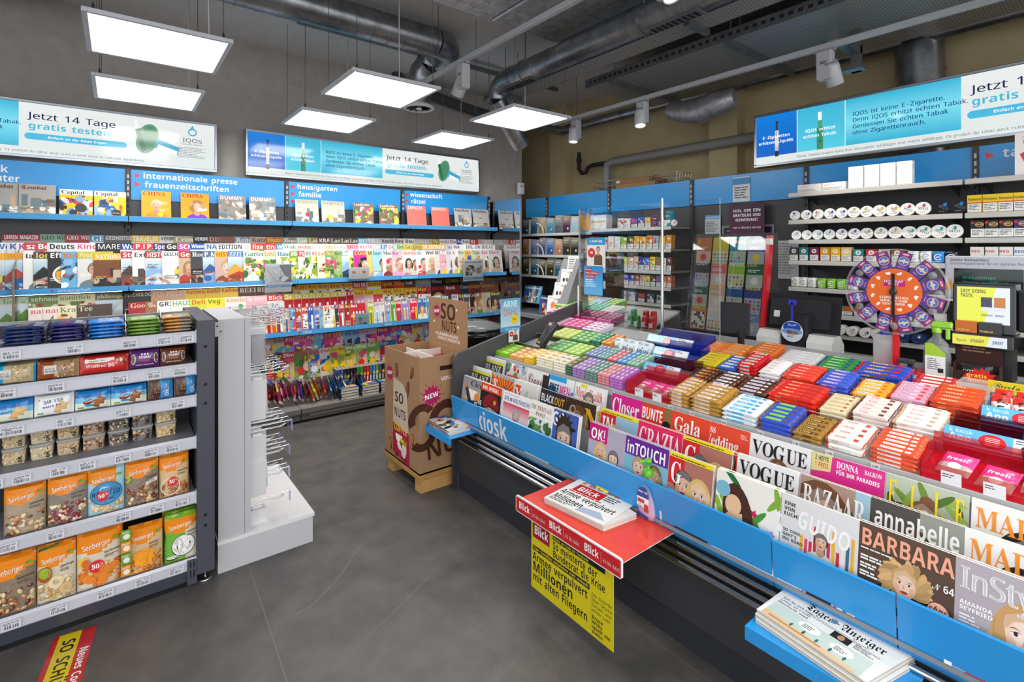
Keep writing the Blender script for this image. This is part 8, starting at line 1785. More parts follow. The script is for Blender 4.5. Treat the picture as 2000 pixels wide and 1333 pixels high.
 packrow([1666, 1691, 1716, 1741], 1.502, lambda k: (pack(.052, .072, .022, c3[k][0], .45, '', c3[k][1], mark='ring'), CN(c3[k][0])), 'pack above the prize wheel')
 on = [('#f2f4f4', '#9aa0a4'), ('#f2f4f4', '#9aa0a4'), ('#1f8ae0', '#fff'), ('#1c1c1f', '#fff')]
 packrow([1772, 1797, 1821, 1846], 1.502, lambda k: (pack(.047, .062, .02, on[k][0], 0, '', on[k][1], mark='on', rnd=.006), CN(on[k][0])), 'rounded pouch tin on the pack shelf', name='pouch_tin', cat='tin')
 g = [('#f2f4f2', '#8a9a8a')]*3+[('#8ac82a', '#fff')]*3+[('#f2f4f2', '#8aa0b4')]*4+[('#5a2a8a', '#fff')]
 packrow([1545, 1560, 1577, 1596, 1615, 1634, 1655, 1690, 1725, 1775, 1850], 1.302, lambda k: (pack(.044, .06, .02, g[k][0], 0, '', g[k][1], mark='on', rnd=.006), CN(g[k][0])), 'rounded pouch tin on the shelf behind the wheel', name='pouch_tin', cat='tin')
 lo = ['#8a8a8c', '#b8602a', '#a8782a', '#d8d4cc', '#d8d4cc', '#c8a03a', '#3a5aa8', '#d8d4cc', '#2a4a9a', '#a8a4a0', '#d8302a', '#d8d4cc']
 packrow([1628, 1648, 1664, 1680, 1697, 1712, 1728, 1745, 1762, 1780, 1798, 1816], 1.12, lambda k: (pack(.056, .05, .05, lo[k], .45), CN(lo[k])), 'small pack low behind the prize wheel')
 for k, px in enumerate((1640, 1663, 1689, 1712, 1765, 1792)):
  o = tin('#f2f0ec' if k < 4 else '#1f3a6a', ('#d8a0a0', '#e0a8a0', '#3a4a8a', '#c83a3a', '#f2f2f2', '#f2f2f2')[k], k+70, .034, 'Gin').build('round_tin'); facing(o, px, 4.03, .981); tag(o, f'{"white" if k < 4 else "navy"} snuff tin at the end of a lying roll, {nth(k+1)} from the monitor', 'tin', 'low snuff tins')
  for q in range(3): dup(o, (4.052+.022*q, o.location.y, .981), None, f'{"white" if k < 4 else "navy"} snuff tin, {nth(q+2)} of the roll {nth(k+1)} from the monitor')
 packrow([1889, 1919, 1949, 1979, 2009], 1.81, lambda k: (pack(.055, .088, .022, '#f2c81f', .52, 'Parisienne', '#1c1c1c', band='#d8502a'), 'yellow'), 'lettered pack on the shelf below the white card')
 packrow([1895, 1922, 1950, 1979, 2009], 1.66, lambda k: (pack(.055, .085, .022, '#1f1f24' if k != 3 else '#3a2a6a', .5, mark='swirl'), 'black' if k != 3 else 'purple'), 'pack with bright swirl')
 packrow([1895, 1922, 1950, 1979, 2009], 1.502, lambda k: (pack(.055, .085, .022, '#eceae6', .5, 'RED', '#d8262e' if k != 3 else '#2a6ad8'), 'white'), 'pack with red or blue oval')
 # tobacco bay behind the clear screen
 def rowB(z, px0, px1, hh, cols, lab, kind=None, w=None):
  X = 4.065; n = len(cols); st = (px1-px0)/n
  for k, c in enumerate(cols):
   px = px0+k*st; ww = w or min(.075, pos(px, X)-pos(px+st*.9, X)); b = pack(ww, hh*(1-.12*((k*7) % 3)/3), .025, c, .38 if kind != 'd' else 0, '', '#fff', mark=None)
   A = Art(b, (0, -.0006, 0), (1,0,0), (0,0,1)); A.clip = (0, hh*.4 if kind != 'd' else 0, ww, hh*.85); blobs(A, 0, hh*.4, ww, hh*.45, [mixc(c, '#fff', .5), mixc(c, '#000', .5), '#f2f0ea', '#d83a3a'], 4, random.Random(k), .35); A.clip = None
   o = b.build('tobacco_pouch'); facing(o, px, X, z+.001, -.05, rng.uniform(-.05, .05)); tag(o, f'{CN(c)} pack {lab}, {nth(k+1)} from the paperbacks', 'tobacco pack')
   dup(o, (X+.035, o.location.y, z+.001), None, f'{CN(c)} pack {lab}, behind the {nth(k+1)} one')
 rowB(1.80, 1206, 1272, .1, ['#eceae6', '#eceae6', '#2a5ac0', '#2a5ac8', '#d8a82a'], 'on the uppermost tobacco shelf')
 rowB(1.588, 1150, 1312, .13, ['#d8262e', '#d8262e', '#ecece8', '#ecece8', '#ecece8', '#8ac83a', '#3a5a2a', '#e8b02a', '#e8a83a', '#d8902a', '#8ab8d8', '#e8b81f', '#c8881f'], 'on the second tobacco shelf')
 rowB(1.38, 1172, 1312, .13, ['#2a8a9a', '#e8e0d4', '#8ac0d8', '#b0a8c8', '#b8c83a', '#d8b89a', '#d8b89a', '#2a3a9a', '#2a7ad8', '#e8d02a', '#6a7a4a', '#e8e4dc', '#5a3a2a'], 'on the third tobacco shelf')
 rowB(1.225, 1176, 1312, .11, ['#c8a04a', '#2a2a2c', '#2a2a2e', '#d8b89a', '#2a3ab8', '#3a4ac0', '#8a5a3a', '#c8a88a', '#c8b83a', '#2a2a30', '#3a6aa8', '#d8902a', '#c8705a'], 'on the fourth tobacco shelf')
 rowB(1.065, 1210, 1300, .09, ['#e8e8e8', '#b8d0e0', '#4a5a6a', '#3a4a5a', '#2a5a3a'], 'on the fifth tobacco shelf'); rowB(.9, 1200, 1300, .12, ['#c8a82a', '#c8402a', '#6a4a3a', '#5a4038', '#6a5848'], 'on the lowest tobacco shelf')
 b = MB(); b.rbox(0, 0, 0, .235, .1, .15, '#e9e9ec', 'card', .003); A = Art(b, (0, 0, 0), (1,0,0), (0,0,1)); A.text(.02, .07, .02, 'HYGIENEMASKEN', '#1c1c1e', w=.2); o = b.build('mask_box'); facing(o, 1152, 4.08, 1.801); tag(o, 'white box lettered for hygiene masks on the uppermost tobacco shelf', 'box')
 for k, (px, z, r, h) in enumerate(((1304, 1.801, .045, .15), (1283, 1.801, .03, .03), (1298, 1.801, .03, .03), (1316, 1.801, .03, .03))):
  if k == 0: b = MB(); b.lathe([(r, 0), (r, h*.78), (r*1.04, h*.8), (r*1.04, h), (r*.96, h)], 24, '#2f8a9a', 'gloss', (0, r, 0)); A = Art(b, (-.03, -.002, .03), (1,0,0), (0,0,1)); A.rect(0, 0, .06, .03, '#eceae6'); A.text(.005, .06, .014, 'Flint', '#f2f2f2')
  else: b = tin('#f0eee8', '#d86a5a', k, r, 'Al')
  o = b.build('tobacco_can' if k == 0 else 'round_tin'); facing(o, px, 4.08 if k == 0 else 4.07, z); tag(o, 'teal round tobacco can behind the chrome post on the uppermost shelf' if k == 0 else f'white tin lying against the teal can, {nth(k)} from the chrome post', 'can' if k == 0 else 'tin')
 b = MB(); b.rbox(0, 0, 0, .075, .012, .11, '#3a3a3e', 'gloss', .003); A = Art(b, (0, 0, 0), (1,0,0), (0,0,1)); A.rect(.003, .003, .069, .104, '#e83ab8'); A.rect(.006, .006, .063, .098, '#2c2c30'); A.text(.012, .07, .014, 'TOP', '#f2f2f2'); A.lines(.012, .05, .05, 3, .012, '#e86ac8', rng); o = b.build('promotion_card'); facing(o, 1263, 3.98, 1.84); o.location.z = 1.801; o.location.x = 4.062; tag(o, 'black card with pink border on the uppermost tobacco shelf', 'card')
 # paperbacks, face out
 tops = [['#3a4a5a','#2a6a9a','#b8a07a','#4a9ac8','#6a7a8a','#5a2a5a','#a8c8d8','#c89a4a'], ['#b87a5a','#6a8ac8','#4a5a8a','#3a7ad0','#c88a6a','#26262a','#2a2c2a','#e0d8d0'], ['#2a3a2a','#2a6a8a','#2c2c2c','#2a2a26','#2a6a8a','#3a2a26','#4a4a4c','#8a2a2a']]
 for rI, (z, cols) in enumerate(zip((1.774, 1.515, 1.262), tops)):
  for k, c in enumerate(cols):
   px = 1021+k*15.6; b = MB(); w, h, d = .118, .185+.012*((k*5+rI) % 3), .05; b.box(.001, .001, .001, w-.001, d, h-.001, '#ece6da', 'pages'); b.box(0, -.001, 0, w, .001, h, c, 'print'); b.box(-.0012, 0, 0, .001, d, h, c, 'print'); A = Art(b, (0, -.001, 0), (1,0,0), (0,0,1)); r = random.Random(k*9+rI); A.clip = (0, 0, w, h)
   A.rect(0, h*.4, w, h*.6, c, mixc(c, '#f0e0c0', .45)); A.poly([(0, h*.35), (w*.4, h*.45), (w, h*.3), (w, 0), (0, 0)], jit(mixc(c, '#2a2a1a', .3), r, .3)); A.text(w*.1, h*.78, h*.07, r.choice(('MORD', 'SOMMER', 'DAS MEER', 'NACHT', 'INSEL')), '#f4f0e6', 'bold', maxw=w*.8); A.lines(w*.15, h*.68, w*.7, 1, h*.04, '#f4f0e6', r); A.ell(w*.7, h*.25, w*.12, w*.12, r.choice(('#f0d02a', '#e8e4dc', c)), 12); A.clip = None
   o = b.build('paperback'); facing(o, px, 4.125, z+.001, -.06); tag(o, f'{CN(c)} paperback standing face out, {nth(k+1)} from the mirror panel on the {("upper", "middle", "lower")[rI]} book shelf', 'book')
   dup(o, (4.185, o.location.y, z+.001), None, f'{CN(c)} paperback, copy behind the {nth(k+1)} one on the {("upper", "middle", "lower")[rI]} book shelf')
  b = MB(); y = pos(1060, 4.09); b.tube([(4.1, y+.13-.13*math.cos(a*pi/16), z+.002+.125*math.sin(a*pi/16)) for a in range(9)], .008, 8, '#e8e8e6', 'gloss'); tag(b.build('arc_divider', None, (4.1, y, z)), f'white quarter round book divider on the {("upper", "middle", "lower")[rI]} book shelf', 'divider')
 for k in range(9):
  c = ['#2a6ab0', '#4a9ad0', '#d8d4c8', '#2a7ac0', '#6ab0d8', '#2a5a9a', '#c8442a', '#5aa0d0', '#e8e0d0'][k]; b = MB(); b.box(0, 0, 0, .1, .012, .21, c, 'print'); A = Art(b, (0, 0, 0), (1,0,0), (0,0,1)); A.text(.008, .17, .022, 'Reise', '#f4f4f4', 'bold', maxw=.08); blobs(A, 0, 0, .1, .14, ['#e8c890', '#4a9ad0', '#f0ece0', '#c8503a'], 8, rng, .2); o = b.build('travel_guide'); facing(o, 1020+k*5.5+(k // 5)*3, 3.72 if k > 4 else 3.95, .93, -.25); o.location.z = .931 if k <= 4 else .86; tag(o, f'{CN(c)} travel guide in the low sloping rack, {nth(k+1)} from the mirror panel', 'guide')
 b = MB(); b.box(3.68, 3.95, .0, 4.08, 4.9, .858, '#5a5a5e'); b.box(3.6, 3.95, .82, 3.68, 4.9, .858, '#8a8a8c'); tag(b.build('guide_rack', None, (3.9, 4.4, 0)), 'low grey rack for travel guides in front of the paperbacks', 'rack')
tobacco()
def posters():
 def sheet(nm_, px0, px1, py0, py1, X, c, draw, lab, cat='poster'):
  a = atx(px0, py0, X); e = atx(px1, py1, X); y0, y1 = a.y, e.y; z1 = atx((px0+px1)/2, py0, X).z; z0 = atx((px0+px1)/2, py1, X).z
  b = MB(); b.box(X, y1, z0, X+.003, y0, z1, c, 'print'); A = Art(b, (X, y0, z0), (0,-1,0), (0,0,1)); draw(A, y0-y1, z1-z0); tag(b.build(nm_, None, (X, (y0+y1)/2, z0)), lab, cat)
 def hol(A, w, h):
  A.rect(0, 0, w, h, '#5a2440', '#3f2238')
  for k, s in enumerate(('HOL DIR EIN', 'GRATISLOS UND', 'GEWINNE!')): A.text(w/2, h*(.74-k*.14), h*.085, s, '#f4f0f2', al='c', maxw=w*.8, sx=1.15)
  A.text(w/2, h*.24, h*.05, 'VOM 14. MÄRZ BIS 8. MAI 2022', '#f0e8ec', al='c', maxw=w*.8)
 sheet('poster', 1425, 1493, 397, 462, 4.33, '#55233c', hol, 'maroon poster with white lettering behind the lottery stand')
 sheet('notice', 1377, 1407, 420, 463, 4.385, '#c9cace', lambda A, w, h: [A.rect(0, h*.82, w, h*.18, '#3a9ad0'), A.text(w*.08, h*.86, h*.08, 'Jugendschutz', '#f0f4f8', maxw=w*.84), A.lines(w*.08, h*.66, w*.8, 7, h*.07, '#6a6a70', random.Random(1))], 'grey notice with blue top behind the lottery stand', 'notice')
 sheet('notice', 1431, 1465, 346, 394, 4.38, '#d4d5d8', lambda A, w, h: [A.rect(0, h*.7, w, h*.26, '#3a8ac8'), A.lines(w*.1, h*.55, w*.8, 5, h*.1, '#5a5a60', random.Random(2))], 'small notice card on the blue header board above the lottery stand', 'notice')
 sheet('notice', 1508, 1560, 470, 545, 4.385, '#c4c4c8', lambda A, w, h: [A.lines(w*.1, h*.9, w*.8, 12, h*.07, '#8a8a8e', random.Random(3)), A.rect(w*.1, h*.7, w*.4, h*.03, '#b8c83a')], 'grey printed sheet on the dark panel beside the lottery stand', 'notice')
 sheet('info_screen', 1410, 1512, 440, 560, 4.39, '#2a2c3a', lambda A, w, h: [A.rect(0, 0, w, h, '#8a8a8c'), A.rect(w*.04, h*.03, w*.92, h*.94, '#20243a'), A.lines(w*.1, h*.9, w*.8, 4, h*.06, '#7a8ac0', random.Random(4))], 'grey framed display board behind the maroon poster', 'board')
 o = b = MB(); p = atx(1250, 352, 4.6); b.rbox(4.45, p.y-.3, 2.26, 4.8, p.y+.22, 2.31, '#a8825a', 'card', .004); b.rbox(4.47, p.y-.22, 2.311, 4.8, p.y+.26, 2.37, '#9a7450', 'card', .004); A = Art(b, (4.47, p.y+.26, 2.311), (0,-1,0), (0,0,1), 'card'); A.rect(.03, .02, .05, .025, '#e8e4dc'); b.box(4.45, p.y-.4, 2.2575, 4.85, p.y+.5, 2.2598, '#8a8a8c'); tag(b.build('carton', None, (4.6, p.y, 2.26)), 'two flat brown cartons lying on top of the shelving', 'carton')
 for k, (px, s) in enumerate(((1195, 1.), (1310, .8))):
  b = MB(); q = atx(px, 345, 4.62); z = 2.262
  for i in range(6): b.tube([(4.5+.05*i, q.y+.2*s, z+.12), (4.5+.05*i, q.y+.18*s, z), (4.5+.05*i, q.y-.18*s, z), (4.5+.05*i, q.y-.2*s, z+.12)], .0025, 5, '#b8b8ba', 'metal')
  for i in range(5): b.tube([(4.49, q.y-.2*s+.1*s*i, z+.02+.02*(i % 2)), (4.76, q.y-.2*s+.1*s*i, z+.02)], .0025, 5, '#b8b8ba', 'metal')
  for zz in (.0, .06, .12): b.tube([(4.5, q.y+.2*s, z+zz), (4.75, q.y+.2*s, z+zz), (4.75, q.y-.2*s, z+zz), (4.5, q.y-.2*s, z+zz), (4.5, q.y+.2*s, z+zz)], .003, 5, '#b8b8ba', 'metal')
  tag(b.build('wire_basket', None, (4.6, q.y, z)), 'wire basket on top of the shelving '+('behind the brown cartons' if k == 0 else 'between the brown cartons and the light box'), 'basket')
posters()
# ================================================= cardboard bin and things on and behind the counter
BR = '#a5805f'
def adder(t, o):
 def add(b, n, lab=None, p=None):
  q = b.build(n, p or t, o); q.location = (0, 0, 0)
  if lab: q['label'] = lab
  return q
 return add
def blast(A, x, y, r, txt):
 A.star(x, y, r, r*.68, 13, '#b01f55');
 for k in range(9): a = k*.7; A.ell(x+r*1.15*math.cos(a), y+r*1.15*math.sin(a), r*.16, r*.04, '#b01f55', 8, a)
 A.text(x, y-r*.2, r*.42, txt, '#fff', 'bold', al='c', rot=.15)
def sonuts():
 X0, X1, Y0, Y1, Z0, Z1 = 1.53, 1.893, 2.915, 3.45, .13, .885; o = ((X0+X1)/2, (Y0+Y1)/2, 0); D = '#4a2a1c'
 t = thing('cardboard_bin', 'brown printed cardboard bin with header board on a small wooden pallet', 'display bin', o); add = adder(t, o)
 b = MB(); e = .006
 for q in ((X0, Y0, X0+e, Y1), (X1-e, Y0, X1, Y1), (X0+e, Y0, X1-e, Y0+e), (X0+e, Y1-e, X1-e, Y1)): b.box(q[0], q[1], Z0, q[2], q[3], Z1, BR, 'card')
 b.box(X0, Y0, Z0, X1, Y1, Z0+.01, BR, 'card')
 A = Art(b, (X0, Y1, Z0), (0,-1,0), (0,0,1), 'card'); L, H = Y1-Y0, Z1-Z0
 for x, y, rx, ry, a in ((.2, .62, .025, .05, .1), (.43, .64, .022, .045, -.4), (.43, .32, .028, .03, 0), (.44, .2, .018, .045, 0), (.1, .08, .02, .045, .2), (.36, .5, .025, .08, -.3)): A.ell(x, y, rx, ry, '#5a3220', 14, a); A.ell(x-.004, y+.004, rx*.7, ry*.7, '#8a5636' if rx > .021 else '#b8803f', 12, a)
 blast(A, .09, .58, .06, 'NEW'); A.poly([(.14, .04), (.4, .0), (.36, .48), (.3, .54), (.15, .56)], '#cdbca6'); A.poly([(.14, .04), (.4, .0), (.385, .22), (.145, .25)], '#b01f45'); A.text(.17, .4, .07, 'SO', D, 'bold', w=.14); A.text(.16, .3, .06, 'NUTS', D, 'bold', w=.18); A.text(.16, .2, .05, 'COFFEE', '#f0d02a', 'bold', w=.2); A.rect(.25, .09, .1, .07, '#e8c81f'); A.text(.26, .11, .03, 'TAKE', '#8a1f35', maxw=.08)
 blobs(A, .15, .02, .2, .16, ['#5a3220', '#f0e8da', '#8a5636'], 9, random.Random(2), .2)
 A = Art(b, (X0, Y0, Z0), (1,0,0), (0,0,1), 'card'); A.clip = (0, 0, X1-X0, H); A.ring(.02, .36, .05, .1, D, 20, .6, 3.6); A.ring(.02, .25, .05, .1, D, 20, 3.8, 6.8); A.ring(.2, .33, .07, .13, D, 26); blast(A, .09, .5, .075, 'NEW'); A.text(.05, .08, .12, 'NUTS', D, 'bold', w=.42, rot=.12); A.clip = None; A.rect(.15, .655, .12, .03, '#2a1a12'); A.text(.16, .585, .025, 'VOLLEMENT', '#f4ece2', maxw=.2, rot=.1)
 add(b, 'bin_body')
 b = MB(); b.box(X1, Y0, Z1-.05, X1+.006, Y1, 1.225, BR, 'card'); A = Art(b, (X1, Y1, Z1), (0,-1,0), (0,0,1), 'card'); A.text(.17, .19, .115, 'SO', D, 'bold', w=.22); A.text(.19, .105, .075, 'NUTS', D, 'bold', w=.21); blast(A, .12, .24, .055, 'NEW'); A.text(.1, .065, .022, 'VOLLKOMMEN KNACKIG.', '#f4ece2', w=.33); A.text(.13, .035, .022, 'VERRÜCKT VERNÜNFTIG.', '#f4ece2', w=.32)
 for x, y in ((.4, .27), (.08, .16), (.42, .15)): A.ell(x, y, .011, .01, '#f2ece2', 10)
 add(b, 'header_board')
 b = MB()
 for y in (Y0+.02, Y1-.1): b.box(X0+.02, y, 0, X1-.02, y+.08, .1, '#c89a5c', 'wood')
 b.box(X0-.005, Y0-.005, .1, X1+.005, Y1+.005, .128, '#b98a50', 'wood'); add(b, 'pallet')
 b = MB(); b.box(X0+.01, Y0+.02, .7, X1-.01, Y1-.02, .712, '#e9e6e0', 'card'); b.box(X0+.16, Y0+.02, .712, X0+.166, Y1-.02, .86, '#ece9e4', 'card'); b.box(X0+.01, Y0+.34, .712, X1-.01, Y0+.346, .86, '#ece9e4', 'card'); add(b, 'white_insert')
 rng = random.Random(7); s = None
 for k in range(16):
  if s is None: s = pouch(.09, .13, .012, lambda u, v: '#d8ccb8' if v > .3 else '#a83a4a', lambda A, w, h: [A.text(w*.2, h*.55, h*.16, 'SO', D), A.text(w*.2, h*.38, h*.12, 'NUTS', D)], '#c8baa4', pil=True).build('nut_snack_bag'); q = s
  else: q = dup(s)
  q.location = (X0+.1+.055*(k % 4), Y0+.14+.085*(k // 4), .765+.022*(k % 3)); q.rotation_euler = (-pi/2+rng.uniform(-.3, .3), rng.uniform(-.2, .2), rng.uniform(-.4, .4)); tag(q, 'beige snack bag lying loose in the cardboard bin', 'snack bag', 'bags in the cardboard bin')
 tt = thing('round_bin', 'black round display bin with clear domed lid behind the cardboard bin', 'bin', (2.35, 3.55, 0));
 b = MB(); b.X = Matrix.Diagonal((1, 1.15, 1, 1)); b.lathe([(.2, 0), (.25, .03), (.26, .86), (.28, .88), (.28, .91), (.25, .915)], 32, '#1f1f21', 'gloss'); b.build('bin_body', tt); b = MB(); b.X = Matrix.Diagonal((1, 1.15, 1, 1)); b.lathe([(.25, .915), (.24, .95), (.14, .98), (.02, .985)], 32, '#cfd4d6', 'clearpk', caps=False); b.tube([(.25*math.cos(a*pi/16), .25*math.sin(a*pi/16), .93) for a in range(33)], .012, 8, '#161618', 'gloss'); b.build('lid', tt)
sonuts()
def person_card(A, w, h, col='#c9503a'):
 A.ell(w*.25, h*.55, w*.2, w*.2, '#d8342a', 18); A.rect(w*.17, h*.52, w*.16, h*.08, '#f2d8d4'); face(A, w*.62, h*.66, h*.22, None, '#2a1c16', '#d9a884', '#6a5242', 'short', (0, 0, w, h*.82))
def counter_things():
 # advertising cards on the counter end panel
 b = MB(); b.box(2.13, 2.84, 1.0, 2.305, 2.846, 1.235, '#8ac4e0', 'print'); A = Art(b, (2.13, 2.84, 1.0), (1,0,0), (0,0,1)); A.rect(0, 0, .175, .235, '#d8ecf4', '#5aaed8'); A.text(.02, .175, .045, 'ARNE', '#f4f8fa', 'bold', w=.13); A.text(.02, .115, .045, 'DAHL', '#e86a3a', 'sans', w=.13); A.ell(.12, .085, .034, .034, '#f2d61f', 18); A.text(.1, .08, .012, '9.90', '#2a2a2a'); A.rect(0, 0, .175, .035, '#3aa0dc'); triangle(A, .015, .01, .014); A.text(.04, .012, .013, 'Unser Tipp', '#f0f6fa'); tag(b.build('advertising_card', None, (2.2, 2.84, 1.)), 'pale blue book advert card standing on the counter end panel', 'card')
 b = MB(); b.box(2.19, 2.828, .925, 2.285, 2.832, 1.03, '#f2f0ee', 'print'); A = Art(b, (2.19, 2.828, .925), (1,0,0), (0,0,1)); A.rect(0, .085, .095, .02, '#2f97dd'); A.text(.012, .09, .01, 'k kiosk App', '#f2f6fa'); person_card(A, .095, .105); b.tube([(2.236, 2.834, .9), (2.236, 2.834, .93)], .006, 8, '#ccc', 'clearpk'); tag(b.build('advertising_card', None, (2.24, 2.83, .92)), 'small white app card with a man in brown shirt below the book advert', 'card')
 # card terminal
 c = Vector((2.25, 2.56, deck(2.25))); t = thing('card_terminal', 'black card payment terminal on a tilted stand at the gum packs', 'card terminal', tuple(c)); R = Matrix.Translation((.02, 0, .06)) @ Matrix.Rotation(-.35, 4, 'Z') @ Matrix.Rotation(-pi/2, 4, 'Z') @ Matrix.Rotation(.95, 4, 'X')
 b = MB(); b.tube([(.03, 0, .004), (.03, 0, .07)], [.03, .018], 14, '#1c1c1e', 'gloss'); b.build('stand', t)
 b = MB(); b.X = R; b.rbox(-.045, -.02, -.012, .045, .17, .03, '#232326', 'gloss', .008, 2); b.build('terminal_body', t)
 b = MB(); b.X = R; b.box(-.036, .115, .030, .036, .16, .0315, '#34363c', 'gloss'); A = Art(b, R @ Vector((-.036, .115, .0316)), R.to_3x3() @ Vector((1,0,0)), R.to_3x3() @ Vector((0,1,0)), 'gloss'); b.X = None; A.rect(.01, .02, .05, .02, '#d8b8b8'); A.text(.014, .026, .01, 'LEER', '#8a2a2a'); b.build('display', t)
 b = MB(); b.X = R
 for i in range(3):
  for j in range(4): b.rbox(-.03+i*.021, -.008+j*.02, .030, -.013+i*.021, .006+j*.02, .034, ('#c8322a', '#d8b83a', '#3aa04a')[i] if j == 0 else '#4a4a50', 'matte', .002)
 b.build('keypad', t)
 # clear screens on chrome posts
 for k, (ya, yb, l) in enumerate(((2.04, 2.8, 'wide clear screen with advert posters between counter and tobacco wall'), (1.62, 2.02, 'narrow clear screen beside the chrome post'))):
  b = MB(); b.box(2.868, ya, 1.03, 2.873, yb, 1.9, '#fff', 'glass'); b.box(2.867, ya-.002, 1.03, 2.874, ya+.001, 1.9, '#dfe8e8', 'clearpk'); b.box(2.867, yb-.001, 1.03, 2.874, yb+.002, 1.9, '#dfe8e8', 'clearpk'); tag(b.build('clear_screen', None, (2.87, (ya+yb)/2, 1.03)), l, 'screen')
 for y, l in ((2.03, 'chrome post holding the clear screens'), (2.81, 'chrome post at the far end of the clear screen')):
  b = MB(); b.tube([(2.87, y, 1.0), (2.87, y, 1.93 if y < 2.5 else 1.3)], .008, 12, '#dcdcde', 'chrome'); b.lathe([(.022, 0), (.02, .008), (.01, .014)], 16, '#c8c8ca', 'chrome', (2.87, y, 1.0)); tag(b.build('screen_post', None, (2.87, y, 1.)), l, 'post')
 b = MB(); b.box(2.86, 2.52, 1.45, 2.863, 2.705, 1.675, '#e9e6e2', 'print'); A = Art(b, (2.86, 2.705, 1.45), (0,-1,0), (0,0,1)); A.rect(0, .17, .185, .055, '#2f97dd'); A.text(.03, .19, .02, 'k kiosk App', '#f2f6fa', w=.125); person_card(A, .185, .2); tag(b.build('poster', None, (2.86, 2.6, 1.45)), 'white app poster with a man in brown shirt on the clear screen', 'poster')
 b = MB(); b.box(2.858, 2.545, 1.24, 2.861, 2.735, 1.46, '#3a9ade', 'print'); A = Art(b, (2.858, 2.735, 1.24), (0,-1,0), (0,0,1)); A.rect(0, 0, .19, .22, '#6ab8ea', '#2f8fd6')
 for k, s in enumerate(('Der neue', 'Online-Tabakshop', 'von k kiosk.')): A.rect(.012, .18-k*.026, (.07, .14, .1)[k], .023, '#b8262e'); A.text(.016, .186-k*.026, .012, s, '#f8ecec', maxw=(.06, .13, .09)[k])
 A.lines(.015, .11, .12, 4, .016, '#d8ecf8', random.Random(1)); tag(b.build('poster', None, (2.86, 2.6, 1.24)), 'blue online shop poster with red text bars on the clear screen', 'poster')
 # white card stand, lighters
 for k in range(4):
  b = MB(); b.box(0, 0, 0, .13, .006, .15, '#f1efec', 'print'); A = Art(b, (0, 0, 0), (1,0,0), (0,0,1)); A.text(.01, .125, .012, 'Gift Card', '#55555a', 'sans');
  if k == 0: A.poly([(.04, .03), (.1, .06), (.05, .1), (.03, .07)], '#f08a3a')
  elif k < 3: [A.ell(.03+.03*i, .05, .012, .02, ('#2a2a2c', '#8a5a3a', '#c8a08a')[i], 10) for i in range(3)]
  else: A.lines(.01, .11, .11, 5, .02, '#55555a', random.Random(2))
  q = b.build('gift_card'); q.location = (3.0+.055*k, 3.33-.03*k, 1.03+.118*k); q.rotation_euler = (-.35, 0, -pi/2+.5); tag(q, f'white gift card pack on the sloping stand beyond the counter, {nth(4-k)} from the top', 'gift card')
 b = MB(); b.prism([(3.03, 0), (3.3, 0), (3.3, 1.5), (3.24, 1.5), (3.03, 1.02)], 'y', 3.14, 3.36, '#8a8a8e', 'satin'); tag(b.build('card_stand', None, (3.15, 3.25, 0)), 'grey sloping stand for white gift cards beyond the counter', 'stand')
 b = MB(); b.box(3.35, 2.95, 0, 3.6, 3.3, 1.04, '#2c2c2f'); b.box(3.32, 2.93, 1.04, 3.62, 3.32, 1.06, '#1f1f21'); b.box(3.55, 2.95, 1.06, 3.6, 3.3, 1.5, '#232325'); b.box(3.34, 2.95, 1.22, 3.6, 3.3, 1.235, '#1f1f21'); b.box(3.34, 2.95, 1.36, 3.6, 3.3, 1.375, '#1f1f21'); A = Art(b, (3.338, 3.3, 1.2), (0,-1,0), (0,0,1)); A.rect(.0, .0, .11, .18, '#e8d81f'); A.lines(.01, .15, .09, 3, .02, '#3a3a2a', random.Random(1)); tag(b.build('lighter_rack', None, (3.45, 3.1, 0)), 'black lighter rack with yellow card beside the gift card stand', 'rack')
 cols = ['#2a6ac8', '#d8262e', '#d8302a', '#8a5a3a', '#c8783a', '#2a2a2e', '#e8e4e0']
 for k, c in enumerate(cols):
  for r_, z in enumerate((1.236, 1.376, 1.061)):
   b = MB(); b.rbox(0, 0, 0, .024, .012, .07, jit(c, random.Random(k*3+r_), .4) if r_ else c, 'gloss', .004); b.box(.004, .001, .07, .02, .011, .084, '#c8c8ca', 'chrome'); q = b.build('lighter'); q.location = (3.36, 3.18-.032*k, z); q.rotation_euler = (0, 0, -pi/2); tag(q, f'{CN(c)} lighter, {nth(k+1)} from the gift cards on the {("middle", "upper", "lowest")[r_]} lighter shelf', 'lighter')
counter_things()
